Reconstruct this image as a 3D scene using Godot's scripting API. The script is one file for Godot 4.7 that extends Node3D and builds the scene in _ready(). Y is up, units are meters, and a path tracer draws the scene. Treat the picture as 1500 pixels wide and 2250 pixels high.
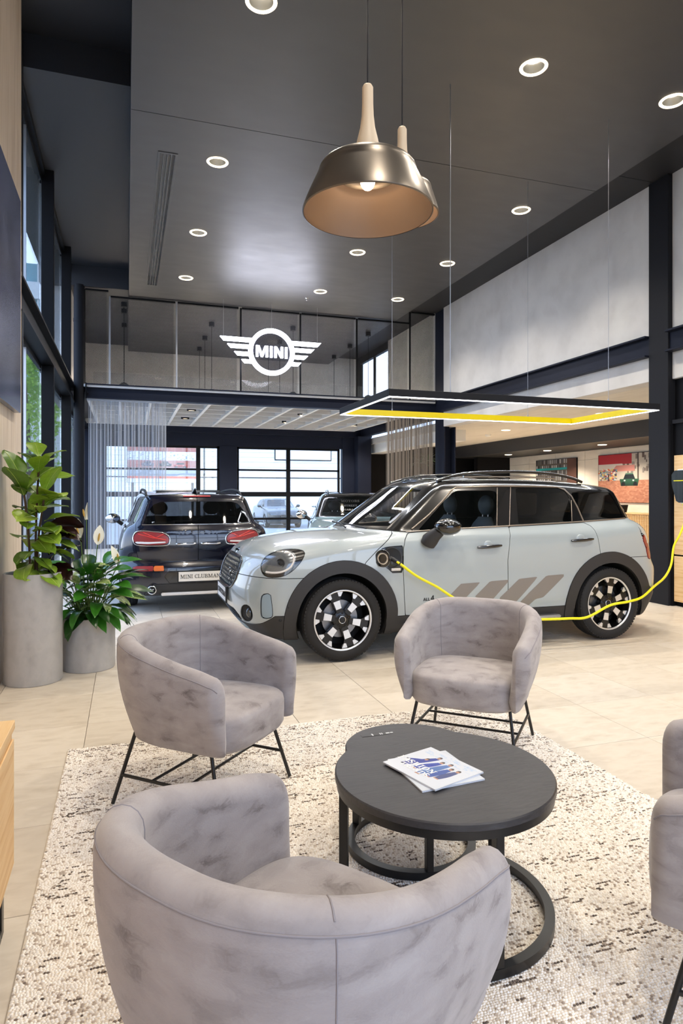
extends Node3D
# Car showroom lounge: velvet armchairs round two nested coffee tables, cars and a lit wing sign behind.
# Room axes: x to the right along the mezzanine beam, -z into depth, y up, metres. The camera stands at x 0, z 0.

const SH := 5.112        # underside of the main ceiling slab
const LW := -0.90        # inner face of the left window wall
const RW := 6.40         # inner face of the right wall
const BZ := -12.92       # plane of the mezzanine beam and its mesh screen
const FZ := -17.70       # far wall with the glazed doors

var M := {}
var taken := {}
var rng := RandomNumberGenerator.new()

# ---------------------------------------------------------------- mesh building
class MB:
	var v := PackedVector3Array()
	var n := PackedVector3Array()
	var t := PackedVector2Array()
	var c := PackedColorArray()
	var i := PackedInt32Array()
	var xf := Transform3D.IDENTITY
	var uvs := 1.0
	var col := Color(1, 1, 1)
	var colored := false

	func add(p: Vector3, nn: Vector3, uv := Vector2.ZERO) -> int:
		v.append(xf * p)
		n.append((xf.basis * nn).normalized())
		t.append(uv)
		if colored:
			c.append(col)
		return v.size() - 1

	func tri(a: Vector3, b: Vector3, d: Vector3) -> void:
		var nn := (d - a).cross(b - a).normalized()
		var k := add(a, nn, Vector2(a.x + a.z, a.y) * uvs)
		add(b, nn, Vector2(b.x + b.z, b.y) * uvs)
		add(d, nn, Vector2(d.x + d.z, d.y) * uvs)
		i.append_array([k, k + 1, k + 2])

	func quad(a: Vector3, b: Vector3, d: Vector3, e: Vector3) -> void:
		var nn := (d - a).cross(b - a).normalized()
		var k := add(a, nn, Vector2(0, 0))
		add(b, nn, Vector2(1, 0))
		add(d, nn, Vector2(1, 1))
		add(e, nn, Vector2(0, 1))
		i.append_array([k, k + 1, k + 2, k, k + 2, k + 3])

	# a box with chamfered edges, centred on p
	func box(p: Vector3, s: Vector3, ch := 0.0) -> void:
		var h := s * 0.5
		ch = minf(ch, minf(h.x, minf(h.y, h.z)) * 0.95)
		var q := []
		for ax in 3:
			for sg in [-1.0, 1.0]:
				var nn := Vector3.ZERO
				nn[ax] = sg
				var a1 := (ax + 1) % 3
				var a2 := (ax + 2) % 3
				var ks := []
				for w in [[-1, -1], [1, -1], [1, 1], [-1, 1]]:
					var o := Vector3.ZERO
					o[ax] = sg * h[ax]
					o[a1] = w[0] * (h[a1] - ch)
					o[a2] = w[1] * (h[a2] - ch)
					ks.append(add(p + o, nn, Vector2(o[a1], o[a2]) * uvs))
				i.append_array([ks[0], ks[1], ks[2], ks[0], ks[2], ks[3]])
		if ch <= 0.0:
			return
		for ax in 3:
			var a1 := (ax + 1) % 3
			var a2 := (ax + 2) % 3
			for s1 in [-1.0, 1.0]:
				for s2 in [-1.0, 1.0]:
					var nn := Vector3.ZERO
					nn[a1] = s1
					nn[a2] = s2
					var ks := []
					for e in [[-1, 0], [1, 0], [1, 1], [-1, 1]]:
						var o := Vector3.ZERO
						o[ax] = e[0] * (h[ax] - ch)
						o[a1] = s1 * (h[a1] if e[1] == 0 else h[a1] - ch)
						o[a2] = s2 * (h[a2] - ch if e[1] == 0 else h[a2])
						ks.append(add(p + o, nn))
					i.append_array([ks[0], ks[1], ks[2], ks[0], ks[2], ks[3]])
		for sx in [-1.0, 1.0]:
			for sy in [-1.0, 1.0]:
				for sz in [-1.0, 1.0]:
					var s3 := Vector3(sx, sy, sz)
					var k := add(p + s3 * (h - Vector3(0, ch, ch)), s3)
					add(p + s3 * (h - Vector3(ch, 0, ch)), s3)
					add(p + s3 * (h - Vector3(ch, ch, 0)), s3)
					i.append_array([k, k + 1, k + 2])

	func bx(x0: float, x1: float, y0: float, y1: float, z0: float, z1: float, ch := 0.0) -> void:
		box(Vector3(x0 + x1, y0 + y1, z0 + z1) * 0.5, Vector3(absf(x1 - x0), absf(y1 - y0), absf(z1 - z0)), ch)

	# rows of points joined into a smooth sheet; cu closes along a row, cv from last row to first
	func grid(rows: Array, cu := false, cv := false, uvscale := Vector2.ONE) -> void:
		var nr := rows.size()
		var nc: int = rows[0].size()
		var base := v.size()
		var acc := PackedVector3Array()
		acc.resize(nr * nc)
		var er := nr if cv else nr - 1
		var ec := nc if cu else nc - 1
		for r in er:
			var r1 := (r + 1) % nr
			for q in ec:
				var q1 := (q + 1) % nc
				var a: Vector3 = rows[r][q]
				var b: Vector3 = rows[r][q1]
				var d: Vector3 = rows[r1][q1]
				var e: Vector3 = rows[r1][q]
				var g := (d - a).cross(e - b)
				acc[r * nc + q] += g
				acc[r * nc + q1] += g
				acc[r1 * nc + q1] += g
				acc[r1 * nc + q] += g
				var k0 := base + r * nc + q
				var k1 := base + r * nc + q1
				var k2 := base + r1 * nc + q1
				var k3 := base + r1 * nc + q
				i.append_array([k0, k1, k2, k0, k2, k3])
		for r in nr:
			for q in nc:
				var nn := acc[r * nc + q]
				add(rows[r][q], -nn.normalized() if nn.length() > 1e-12 else Vector3.UP, Vector2(float(q) / maxi(1, nc - 1) * uvscale.x, float(r) / maxi(1, nr - 1) * uvscale.y))

	func tube(path: PackedVector3Array, r, sides := 8, caps := true, closed := false) -> void:
		var rows := []
		var np := path.size()
		var up := Vector3.UP
		var last := Vector3.ZERO
		for k in np:
			var d: Vector3
			if closed:
				d = path[(k + 1) % np] - path[(k - 1 + np) % np]
			else:
				d = path[mini(k + 1, np - 1)] - path[maxi(k - 1, 0)]
			d = d.normalized()
			var side: Vector3
			if last == Vector3.ZERO:
				side = d.cross(up)
				if side.length() < 0.05:
					side = d.cross(Vector3.RIGHT)
			else:
				side = last - d * last.dot(d)
			side = side.normalized()
			last = side
			var other := d.cross(side).normalized()
			var rr: float = r[k] if r is Array or r is PackedFloat32Array else r
			var row := PackedVector3Array()
			for s in sides:
				var a := TAU * s / sides
				row.append(path[k] + side * cos(a) * rr + other * sin(a) * rr)
			rows.append(row)
		grid(rows, true, closed)
		if caps and not closed:
			for e in [0, np - 1]:
				var d := (path[1] - path[0] if e == 0 else path[np - 1] - path[np - 2]).normalized()
				fan(rows[e], -d if e == 0 else d)

	func fan(row: PackedVector3Array, nn: Vector3) -> void:
		var m := Vector3.ZERO
		for p in row:
			m += p
		m /= row.size()
		var k := add(m, nn)
		for p in row:
			add(p, nn)
		for q in row.size():
			i.append_array([k, k + 1 + q, k + 1 + (q + 1) % row.size()])

	# profile points (radius, height) spun round y at p; sharp breaks where a point is repeated
	func lathe(prof: Array, sides := 32, p := Vector3.ZERO, a0 := 0.0, a1 := TAU) -> void:
		var full := absf(a1 - a0 - TAU) < 1e-4
		var start := 0
		for k in range(1, prof.size() + 1):
			if k == prof.size() or prof[k].is_equal_approx(prof[k - 1]):
				if k - start > 1:
					var rows := []
					for j in range(start, k):
						var row := PackedVector3Array()
						for s in (sides if full else sides + 1):
							var a := a0 + (a1 - a0) * s / sides
							row.append(p + Vector3(cos(a) * prof[j].x, prof[j].y, sin(a) * prof[j].x))
						rows.append(row)
					grid(rows, full)
				start = k

	# polygon in the xy plane pulled from z0 to z1
	func prism(poly: PackedVector2Array, z0: float, z1: float) -> void:
		var ix := Geometry2D.triangulate_polygon(poly)
		for zz in [z0, z1]:
			var nn := Vector3(0, 0, -1 if (zz == z0) == (z0 < z1) else 1)
			var k := v.size()
			for p in poly:
				add(Vector3(p.x, p.y, zz), nn, p * uvs)
			for q in ix:
				i.append(k + q)
		var cw := Geometry2D.is_polygon_clockwise(poly)
		for q in poly.size():
			var a := poly[q]
			var b := poly[(q + 1) % poly.size()]
			var d := b - a
			var nn := Vector3(d.y, -d.x, 0) * (-1 if cw else 1)
			var k := add(Vector3(a.x, a.y, z0), nn)
			add(Vector3(b.x, b.y, z0), nn)
			add(Vector3(b.x, b.y, z1), nn)
			add(Vector3(a.x, a.y, z1), nn)
			i.append_array([k, k + 1, k + 2, k, k + 2, k + 3])

	func ball(p: Vector3, r: Vector3, sides := 16, rings := 10) -> void:
		var rows := []
		for q in rings + 1:
			var b := -PI / 2 + PI * q / rings
			var row := PackedVector3Array()
			for s in sides:
				var a := TAU * s / sides
				row.append(p + Vector3(cos(a) * cos(b) * r.x, sin(b) * r.y, sin(a) * cos(b) * r.z))
			rows.append(row)
		grid(rows, true)

	func mesh() -> ArrayMesh:
		for k in range(0, i.size(), 3):
			var a := i[k]
			var b := i[k + 1]
			var d := i[k + 2]
			if (v[b] - v[a]).cross(v[d] - v[a]).dot(n[a] + n[b] + n[d]) > 0.0:
				i[k + 1] = d
				i[k + 2] = b
		var arr := []
		arr.resize(Mesh.ARRAY_MAX)
		arr[Mesh.ARRAY_VERTEX] = v
		arr[Mesh.ARRAY_NORMAL] = n
		arr[Mesh.ARRAY_TEX_UV] = t
		if colored:
			arr[Mesh.ARRAY_COLOR] = c
		arr[Mesh.ARRAY_INDEX] = i
		var m := ArrayMesh.new()
		if i.size():
			m.add_surface_from_arrays(Mesh.PRIMITIVE_TRIANGLES, arr)
		return m

# ---------------------------------------------------------------- scene nodes
func numbered(called: String) -> String:
	var k: int = taken.get(called, 0)
	taken[called] = k + 1
	return called if k == 0 else "%s_%03d" % [called, k]

func tag(o: Node3D, label: String, category := "", group := "", kind := "") -> Node3D:
	if label: o.set_meta("label", label)
	if category: o.set_meta("category", category)
	if group: o.set_meta("group", group)
	if kind: o.set_meta("kind", kind)
	return o

func thing(called: String, label: String, category: String, at := Vector3.ZERO, turn := 0.0, group := "") -> Node3D:
	var o := Node3D.new()
	o.name = numbered(called)
	add_child(o)
	o.position = at
	o.rotation.y = turn
	return tag(o, label, category, group)

func part(parent: Node, called: String, shape, m, at := Transform3D.IDENTITY) -> MeshInstance3D:
	var o := MeshInstance3D.new()
	o.name = numbered(called) if parent == self else called
	o.mesh = shape.mesh() if shape is MB else shape
	o.material_override = M[m] if m is String else m
	o.transform = at
	parent.add_child(o, true)
	return o

func struct(called: String, shape, m, label := "") -> MeshInstance3D:
	var o := part(self, called, shape, m)
	o.set_meta("kind", "structure")
	if label: o.set_meta("label", label)
	return o

func copy_of(o: Node3D, at: Vector3, turn: float, label := "") -> Node3D:
	var r: Node3D = o.duplicate()
	var base: String = o.name
	r.name = numbered(base)
	add_child(r)
	r.position = at
	r.rotation.y = turn
	if label: r.set_meta("label", label)
	return r

func mat(called: String, color: Color, rough := 0.7, metal := 0.0) -> StandardMaterial3D:
	var m := StandardMaterial3D.new()
	m.resource_name = called
	m.albedo_color = color
	m.roughness = rough
	m.metallic = metal
	M[called] = m
	return m

func glow(called: String, color: Color, energy: float) -> StandardMaterial3D:
	var m := mat(called, color, 0.5)
	m.emission_enabled = true
	m.emission = color
	m.emission_energy_multiplier = energy
	return m

func glass(called: String, color: Color, alpha: float) -> StandardMaterial3D:
	var m := mat(called, Color(color.r, color.g, color.b, alpha), 0.02)
	m.transparency = BaseMaterial3D.TRANSPARENCY_ALPHA
	return m

# noise colour texture between the given colours
func noise_tex(freq: float, cols: Array, seed_ := 1, size := 512, oct := 4, warp := 0.0) -> NoiseTexture2D:
	var f := FastNoiseLite.new()
	f.seed = seed_
	f.noise_type = FastNoiseLite.TYPE_SIMPLEX_SMOOTH
	f.frequency = freq
	f.fractal_octaves = oct
	if warp > 0.0:
		f.domain_warp_enabled = true
		f.domain_warp_amplitude = warp
		f.domain_warp_frequency = freq * 1.7
	var t := NoiseTexture2D.new()
	t.width = size
	t.height = size
	t.seamless = true
	t.noise = f
	if cols.size():
		var g := Gradient.new()
		g.offsets = PackedFloat32Array(range(cols.size()).map(func(k): return float(k) / (cols.size() - 1)))
		g.colors = PackedColorArray(cols)
		t.color_ramp = g
	return t

func triplanar(m: StandardMaterial3D, scale: Vector3, world := true) -> void:
	m.uv1_triplanar = true
	m.uv1_world_triplanar = world
	m.uv1_scale = scale

func v2(a: Array) -> PackedVector2Array:
	var p := PackedVector2Array()
	for q in a:
		p.append(Vector2(q[0], q[1]))
	return p

# smooth curve through points, k steps between two
func curve3(pts: Array, k := 6) -> PackedVector3Array:
	var out := PackedVector3Array()
	for a in pts.size() - 1:
		var p0: Vector3 = pts[maxi(a - 1, 0)]
		var p1: Vector3 = pts[a]
		var p2: Vector3 = pts[a + 1]
		var p3: Vector3 = pts[mini(a + 2, pts.size() - 1)]
		for s in k:
			var u := float(s) / k
			out.append(p1.cubic_interpolate(p2, p0, p3, u))
	out.append(pts[-1])
	return out

func text_mesh(s: String, size: float, depth: float, font := "Droid Sans", weight := 400, italic := false) -> TextMesh:
	var f := SystemFont.new()
	f.font_names = PackedStringArray([font])
	f.font_weight = weight
	f.font_italic = italic
	var tm := TextMesh.new()
	tm.text = s
	tm.font = f
	tm.font_size = 64
	tm.pixel_size = size / 64.0
	tm.depth = depth
	tm.curve_step = 2.0
	return tm

# ---------------------------------------------------------------- camera, sky, light
func stage() -> void:
	var cam := Camera3D.new()
	cam.name = "camera"
	cam.position = Vector3(0, 1.37, 0)
	cam.rotation.y = -atan(472.0 / 1430.0)
	cam.projection = Camera3D.PROJECTION_FRUSTUM
	cam.near = 0.05
	cam.far = 300.0
	cam.size = 0.05 * 2250.0 / 1430.0
	cam.frustum_offset = Vector2(0, -(1125.0 - 1088.0) / 1430.0 * 0.05)
	cam.current = true
	add_child(cam)
	var sky_m := ProceduralSkyMaterial.new()
	sky_m.sky_top_color = Color(0.62, 0.75, 0.95)
	sky_m.sky_horizon_color = Color(0.90, 0.94, 0.99)
	sky_m.ground_bottom_color = Color(0.45, 0.46, 0.48)
	sky_m.ground_horizon_color = Color(0.75, 0.77, 0.8)
	sky_m.sky_energy_multiplier = 1.0
	var env := Environment.new()
	env.background_mode = Environment.BG_SKY
	env.sky = Sky.new()
	env.sky.sky_material = sky_m
	env.background_energy_multiplier = 5.2
	env.tonemap_mode = Environment.TONE_MAPPER_LINEAR
	env.tonemap_exposure = 1.12
	env.sdfgi_enabled = true
	env.ssao_enabled = true
	env.ssil_enabled = true
	var we := WorldEnvironment.new()
	we.name = "world"
	we.environment = env
	add_child(we)

func spot(at: Vector3, towards: Vector3, energy: float, angle: float, color: Color, size := 0.05, soft := 0.6) -> SpotLight3D:
	var l := SpotLight3D.new()
	l.name = "spot"
	l.light_energy = energy
	l.light_color = color
	l.spot_angle = angle
	l.spot_angle_attenuation = soft
	l.spot_range = 30.0
	l.spot_attenuation = 2.0
	l.light_size = size
	l.shadow_enabled = true
	add_child(l, true)
	l.look_at_from_position(at, at + towards, Vector3.RIGHT)
	return l

func area(at: Vector3, towards: Vector3, size: Vector2, energy: float, color: Color, parent: Node = self) -> void:
	var l := AreaLight3D.new()
	l.name = "area_light"
	l.area_size = size
	l.light_energy = energy
	l.light_color = color
	l.area_range = 30.0
	l.area_attenuation = 2.0
	l.shadow_enabled = true
	parent.add_child(l, true)
	l.look_at_from_position(at, at + towards, Vector3.UP if absf(towards.y) < 0.9 else Vector3.RIGHT)

# ---------------------------------------------------------------- materials
func materials() -> void:
	var m: StandardMaterial3D
	m = mat("ceiling", Color("#313134"), 0.47)
	m.roughness_texture = noise_tex(0.012, [Color(0.86, 0.86, 0.86), Color(1, 1, 1)], 5, 512, 3, 20.0)
	triplanar(m, Vector3(0.25, 0.25, 0.6))
	m.metallic_specular = 0.75
	mat("ceiling_upper", Color("#202023"), 0.55)
	mat("ceiling_strip", Color("#303237"), 0.5)
	mat("steel_navy", Color("#1f2330"), 0.42)
	mat("steel_black", Color("#131315"), 0.45)
	mat("steel_grey", Color("#222327"), 0.5)
	mat("cell_grey", Color("#4a4b4f"), 0.8)
	mat("frame_black", Color("#161618"), 0.4)
	for q in ["steel_navy", "steel_black", "steel_grey", "frame_black"]: M[q].metallic_specular = 0.25
	mat("rod_black", Color("#141415"), 0.35)
	m = mat("plaster", Color("#ffffff"), 0.85)
	m.albedo_texture = noise_tex(0.006, [Color("#c3c0bd"), Color("#cbc9c6"), Color("#d1cfcc"), Color("#d5d3d0"), Color("#cecbc8")], 3, 512, 5, 30.0)
	triplanar(m, Vector3(0.35, 0.35, 0.35))
	m = mat("cream", Color("#ffffff"), 0.8)
	m.albedo_texture = noise_tex(0.01, [Color("#cfc8be"), Color("#dcd6cc"), Color("#d6cfc5")], 9, 512, 4, 10.0)
	triplanar(m, Vector3(0.4, 0.4, 0.1))
	mat("white_paint", Color("#ececea"), 0.6)
	mat("white_plain", Color("#eeeeec"), 0.5)
	m = mat("limed_wood", Color("#ffffff"), 0.6)
	m.albedo_texture = noise_tex(0.02, [Color("#c9b7a2"), Color("#dccbb6"), Color("#e3d4c1"), Color("#d3c1ab")], 14, 512, 4, 0.0)
	triplanar(m, Vector3(0.8, 0.07, 0.8))
	m = mat("oak", Color("#ffffff"), 0.5)
	m.albedo_texture = noise_tex(0.03, [Color("#c99d66"), Color("#dcb681"), Color("#e5c493"), Color("#d2a971")], 21, 512, 4, 4.0)
	triplanar(m, Vector3(1.6, 1.6, 0.10))
	m = mat("oak_up", Color("#ffffff"), 0.5)
	m.albedo_texture = M["oak"].albedo_texture
	triplanar(m, Vector3(0.1, 1.6, 0.12))
	var streak := noise_tex(0.008, [Color("#bfb5a7"), Color("#cfc6b9"), Color("#d6cec2"), Color("#cdc4b7"), Color("#dbd3c8")], 31, 1024, 5, 25.0)
	for k in 4:
		m = mat("tile_%d" % k, [Color("#fffdf9"), Color("#fbf9f5"), Color("#fffefc"), Color("#f7f4ef")][k], 0.42)
		m.albedo_texture = streak
		triplanar(m, Vector3(0.32, 0.32, 0.75))
		m.uv1_offset = Vector3(0.37, 0.11, 0.53) * k
	mat("grout", Color("#9d958a"), 0.9)
	m = mat("velvet", Color("#ffffff"), 0.85)
	m.albedo_texture = noise_tex(0.006, [Color("#5a5252"), Color("#746c6b"), Color("#8b8483"), Color("#968f8e"), Color("#9c9594"), Color("#a09998"), Color("#a49e9d"), Color("#a8a2a1"), Color("#aca7a6")], 40, 1024, 6, 90.0)
	triplanar(m, Vector3(1.0, 2.0, 1.0), false)
	m.rim_enabled = true
	m.rim = 0.55
	m.rim_tint = 0.5
	m.normal_enabled = true
	var nt := noise_tex(0.35, [], 41, 512, 2)
	nt.as_normal_map = true
	nt.bump_strength = 1.0
	m.normal_texture = nt
	m.normal_scale = 0.25
	mat("seam", Color("#8a8588"), 0.9)
	m = mat("table_wood", Color("#ffffff"), 0.42)
	m.albedo_texture = noise_tex(0.03, [Color("#282729"), Color("#343335"), Color("#3c3b3d"), Color("#2d2c2e")], 52, 512, 4, 3.0)
	triplanar(m, Vector3(0.35, 2.0, 5.0), false)
	m.normal_enabled = true
	nt = noise_tex(0.05, [], 53, 512, 4)
	nt.as_normal_map = true
	nt.bump_strength = 3.0
	m.normal_texture = nt
	m.normal_scale = 0.35
	mat("paper", Color("#d5d8dd"), 0.5)
	m = mat("concrete_pot", Color("#ffffff"), 0.85)
	m.albedo_texture = noise_tex(0.02, [Color("#a19f9c"), Color("#aba9a6"), Color("#b2b0ad"), Color("#a8a6a3")], 61, 512, 5, 12.0)
	triplanar(m, Vector3(1.0, 0.6, 1.0), false)
	mat("soil", Color("#1d1713"), 0.95)
	mat("fabric_bag", Color("#3a3d48"), 0.8)
	mat("yellow", Color("#f2dc08"), 0.35)
	mat("cable_yellow", Color("#e9e21a"), 0.45)
	glow("led_white", Color(0.96, 0.97, 1.0), 5.0)
	glow("sign_white", Color(0.93, 0.94, 1.0), 8.0)
	glow("lamp_warm", Color(1.0, 0.90, 0.76), 6.0)
	glow("lamp_soft", Color(1.0, 0.93, 0.82), 4.0)
	glow("downlight_disc", Color(1.0, 0.95, 0.86), 8.0)
	glow("downlight_ring", Color(1.0, 0.93, 0.80), 2.4)
	mat("reflector", Color("#8f8f8d"), 0.38, 0.8)
	mat("chrome", Color("#dddddd"), 0.08, 1.0)
	mat("alu", Color("#b9babd"), 0.3, 0.9)
	m = mat("lamp_bronze", Color("#736c64"), 0.34, 0.9)
	mat("lamp_inside", Color("#8a7666"), 0.42, 0.5)
	mat("lamp_wood", Color("#d9c3a4"), 0.5)
	glass("window_glass", Color("#dfe9ea"), 0.06)
	glass("clear", Color("#eef3f4"), 0.05)
	m = mat("picture_blue", Color("#ffffff"), 0.22)
	m.albedo_texture = noise_tex(0.004, [Color("#363d56"), Color("#454d6a"), Color("#545d7d"), Color("#3f4763")], 71, 512, 4, 20.0)
	triplanar(m, Vector3(0.5, 0.5, 0.5))
	m = mat("mesh_metal", Color("#2f3034"), 0.5, 0.3)
	m = mat("string_grey", Color("#c6cbd3"), 0.5, 0.2)
	m = mat("string_beige", Color("#a1968a"), 0.5, 0.15)
	mat("asphalt", Color("#8d8d8b"), 0.9)

# ---------------------------------------------------------------- the room
func b(x0: float, x1: float, y0: float, y1: float, z0: float, z1: float, ch := 0.0) -> MB:
	var s := MB.new()
	s.bx(x0, x1, y0, y1, z0, z1, ch)
	return s

const DL := [[0.97, -4.88], [3.38, -4.88], [4.92, -4.88], [0.97, -7.38], [3.38, -7.38], [4.92, -7.38], [0.97, -9.45], [3.38, -9.45], [4.92, -9.45],
	[0.97, -11.48], [3.38, -11.48], [4.92, -11.48], [0.97, -2.80], [3.38, -2.80], [4.92, -2.80], [0.97, -0.5], [3.38, -0.5], [0.97, 2.0], [3.38, 2.0]]

const VENTS := [[0.43, -7.34, -12.08], [0.34, -2.2, -4.98]]

func room() -> void:
	floor_tiles()
	# ceiling slab in three lengths with an open joint between them and holes for the downlights
	var joints := [3.6, -6.63, BZ + 0.02, -17.8]
	for k in 3:
		var z0: float = joints[k] - (0.004 if k else 0.0)
		var z1: float = joints[k + 1] + 0.004
		var slab := CSGBox3D.new()
		slab.name = "ceiling" if k == 0 else "ceiling_%03d" % k
		slab.size = Vector3(5.44, 0.9, z0 - z1)
		slab.position = Vector3(2.76, SH + 0.45, (z0 + z1) / 2)
		slab.material = M["ceiling"]
		for d in DL:
			if d[1] < z0 and d[1] > z1:
				var hole := CSGCylinder3D.new()
				hole.name = "recess"
				hole.operation = CSGShape3D.OPERATION_SUBTRACTION
				hole.radius = 0.095
				hole.height = 0.24
				hole.sides = 32
				hole.position = Vector3(d[0], SH, d[1]) - slab.position
				slab.add_child(hole, true)
		for v in VENTS:
			if v[1] < z0 and v[2] > z1:
				var slot := CSGBox3D.new()
				slot.name = "recess"
				slot.operation = CSGShape3D.OPERATION_SUBTRACTION
				slot.size = Vector3(0.17, 0.30, v[1] - v[2] - 0.06)
				slot.position = Vector3(v[0], SH, (v[1] + v[2]) / 2) - slab.position
				slab.add_child(slot, true)
		add_child(slab)
		tag(slab, "", "", "", "structure")
	# higher strips on both sides of the slab
	struct("ceiling_003", b(-1.5, 0.038, 5.94, 6.1, 3.6, -7.08), "ceiling_upper")
	struct("ceiling_004", b(-1.5, 0.038, 5.60, 6.1, -7.08, -12.85), "ceiling_strip")
	struct("ceiling_005", b(-1.5, 0.038, 5.22, 6.1, -12.85, -13.05), "ceiling_strip")
	struct("ceiling_006", b(-1.5, 0.038, 5.30, 6.1, -13.05, -18.4), "ceiling_strip")
	struct("ceiling_007", b(5.482, 6.7, 5.355, 6.1, 3.6, -6.626), "ceiling_upper")
	struct("ceiling_008", b(5.482, 6.7, 5.355, 6.1, -6.634, -18.0), "ceiling_upper")
	struct("roof", b(-1.6, 11.4, 6.1, 6.3, 3.8, -18.4), "steel_black")
	# left: limed timber lining, then tall windows between deep steel fins
	left_wall()
	right_side()
	far_end()
	# wall behind the camera: glazed shop front
	var f := MB.new()
	f.bx(-1.2, 6.6, 0.0, 0.25, 3.5, 3.7)
	f.bx(-1.2, 6.6, 4.9, 6.1, 3.5, 3.7)
	for k in 6:
		f.bx(-1.2 + k * 1.5, -1.1 + k * 1.5, 0.25, 4.9, 3.5, 3.65)
	f.bx(-1.2, 6.6, 2.5, 2.6, 3.5, 3.65)
	struct("wall_rear", f, "frame_black")
	struct("window_9", b(-1.1, 6.5, 0.25, 4.9, 3.56, 3.575), "window_glass")

func floor_tiles() -> void:
	var base := b(-1.6, 11.4, -0.4, -0.012, 3.8, -18.0)
	var fl := struct("floor", base, "grout", "pale beige stone tile floor with thin joints")
	var px := 0.604
	var pz := 0.613
	var spots := []
	for ix in range(-5, 17):
		for iz in range(-22, 13):
			var x0 := 1.59 + ix * px
			var z0 := -4.18 + iz * pz
			if x0 + px < -1.2 or x0 > 11.0 or z0 > 3.5 or z0 < -18.2:
				continue
			var cx := x0 + px / 2
			var cz := z0 + pz / 2
			# how large it shows: only what the lens can see counts
			var fd := cx * 0.3134 - cz * 0.9496
			var sd := cx * 0.9496 + cz * 0.3134
			var seen := fd > 1.2 and absf(sd) < fd * 0.56 + 0.5 and cx < 6.6
			spots.append([fd if seen else 100.0 + absf(fd), cx, cz, posmod(ix * 7 + iz * 13 + (ix * iz) % 5, 4)])
	spots.sort_custom(func(p, q): return p[0] < q[0])
	var one := b(-px / 2 + 0.0015, px / 2 - 0.0015, -0.012, 0.0, -pz / 2 + 0.0015, pz / 2 - 0.0015, 0.0012).mesh()
	var rest := MB.new()
	for k in spots.size():
		var s: Array = spots[k]
		if k < 300 and s[0] < 90.0:
			part(fl, "tile", one, "tile_%d" % s[3], Transform3D(Basis.IDENTITY, Vector3(s[1], 0, s[2])))
		else:
			rest.bx(s[1] - px / 2 + 0.0015, s[1] + px / 2 - 0.0015, -0.012, 0.0, s[2] - pz / 2 + 0.0015, s[2] + pz / 2 - 0.0015)
	var o := part(fl, "tiles", rest, "tile_0")
	o.set_meta("kind", "stuff")

func left_wall() -> void:
	# lining: boards with a fine joint between them
	var w := struct("wall_left", b(-1.12, -0.885, -0.02, 6.1, 3.7, -6.24), "steel_black", "limed timber lined wall beside the plants")
	var edges := [3.6, 2.4, 1.2, 0.0, -1.2, -2.4, -3.6, -4.8, -5.98, -6.26]
	for k in edges.size() - 1:
		for yy in [[0.0, 2.98], [2.985, 5.94]]:
			part(w, "board", b(-0.9, -0.87, yy[0], yy[1], edges[k] - 0.002, edges[k + 1] + 0.002, 0.002), "limed_wood")
	# fins, transom and glazing
	var fins := [-6.55, -9.27, -12.0, -14.72]
	var n := 1
	struct("wall_window", b(-1.5, -1.0, 5.52, 6.1, -6.24, -18.0), "frame_black")
	var tr := MB.new()
	tr.bx(-1.12, -0.90, 3.36, 3.39, -6.26, -17.7)
	tr.bx(-1.12, -0.98, 3.09, 3.36, -6.26, -17.7)
	tr.bx(-1.12, -0.90, 3.06, 3.09, -6.26, -17.7)
	struct("trim_1", tr, "steel_black", "black steel transom beam along the left windows")
	for z in fins:
		var fin := MB.new()
		fin.bx(-1.05, -0.90, 3.39, 5.6, z - 0.05, z + 0.04, 0.004)
		fin.bx(-1.05, -0.90, 0.0, 3.06, z - 0.05, z + 0.04, 0.004)
		struct("trim_%d" % (n + 1), fin, "steel_black", "deep dark steel fin between the left windows")
		n += 1
	for k in 4:
		var z0: float = fins[k] - 0.05
		var z1: float = (fins[k + 1] if k < 3 else -17.6) + 0.04
		var fr := MB.new()
		fr.bx(-1.09, -1.05, 0.0, 0.12, z0, z1)
		fr.bx(-1.09, -1.05, 3.0, 3.06, z0, z1)
		fr.bx(-1.09, -1.05, 3.39, 3.46, z0, z1)
		fr.bx(-1.09, -1.05, 5.45, 5.53, z0, z1)
		fr.bx(-1.05, -0.93, 5.0, 5.06, z0 - 0.02, z0 - 0.06)
		var win := struct("window_%d" % (k + 1), fr, "frame_black", "tall window between black steel fins")
		part(win, "pane", b(-1.075, -1.065, 0.12, 3.0, z0, z1), "window_glass")
		part(win, "pane", b(-1.075, -1.065, 3.46, 5.45, z0, z1), "window_glass")
		for e in [[0.12, 3.0], [3.46, 5.45]]:
			part(win, "glazing_bar", b(-1.085, -1.05, e[0], e[1], (z0 + z1) / 2 + 0.01, (z0 + z1) / 2 + 0.028), "alu")

func i_beam(x0: float, x1: float, y0: float, y1: float, zc: float, depth: float, fl := 0.022) -> MB:
	var s := MB.new()
	s.bx(x0, x1, y1 - fl, y1, zc - depth / 2, zc + depth / 2, 0.003)
	s.bx(x0, x1, y0, y0 + fl, zc - depth / 2, zc + depth / 2, 0.003)
	s.bx(x0, x1, y0 + fl, y1 - fl, zc - 0.012, zc + 0.012)
	return s

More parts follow.
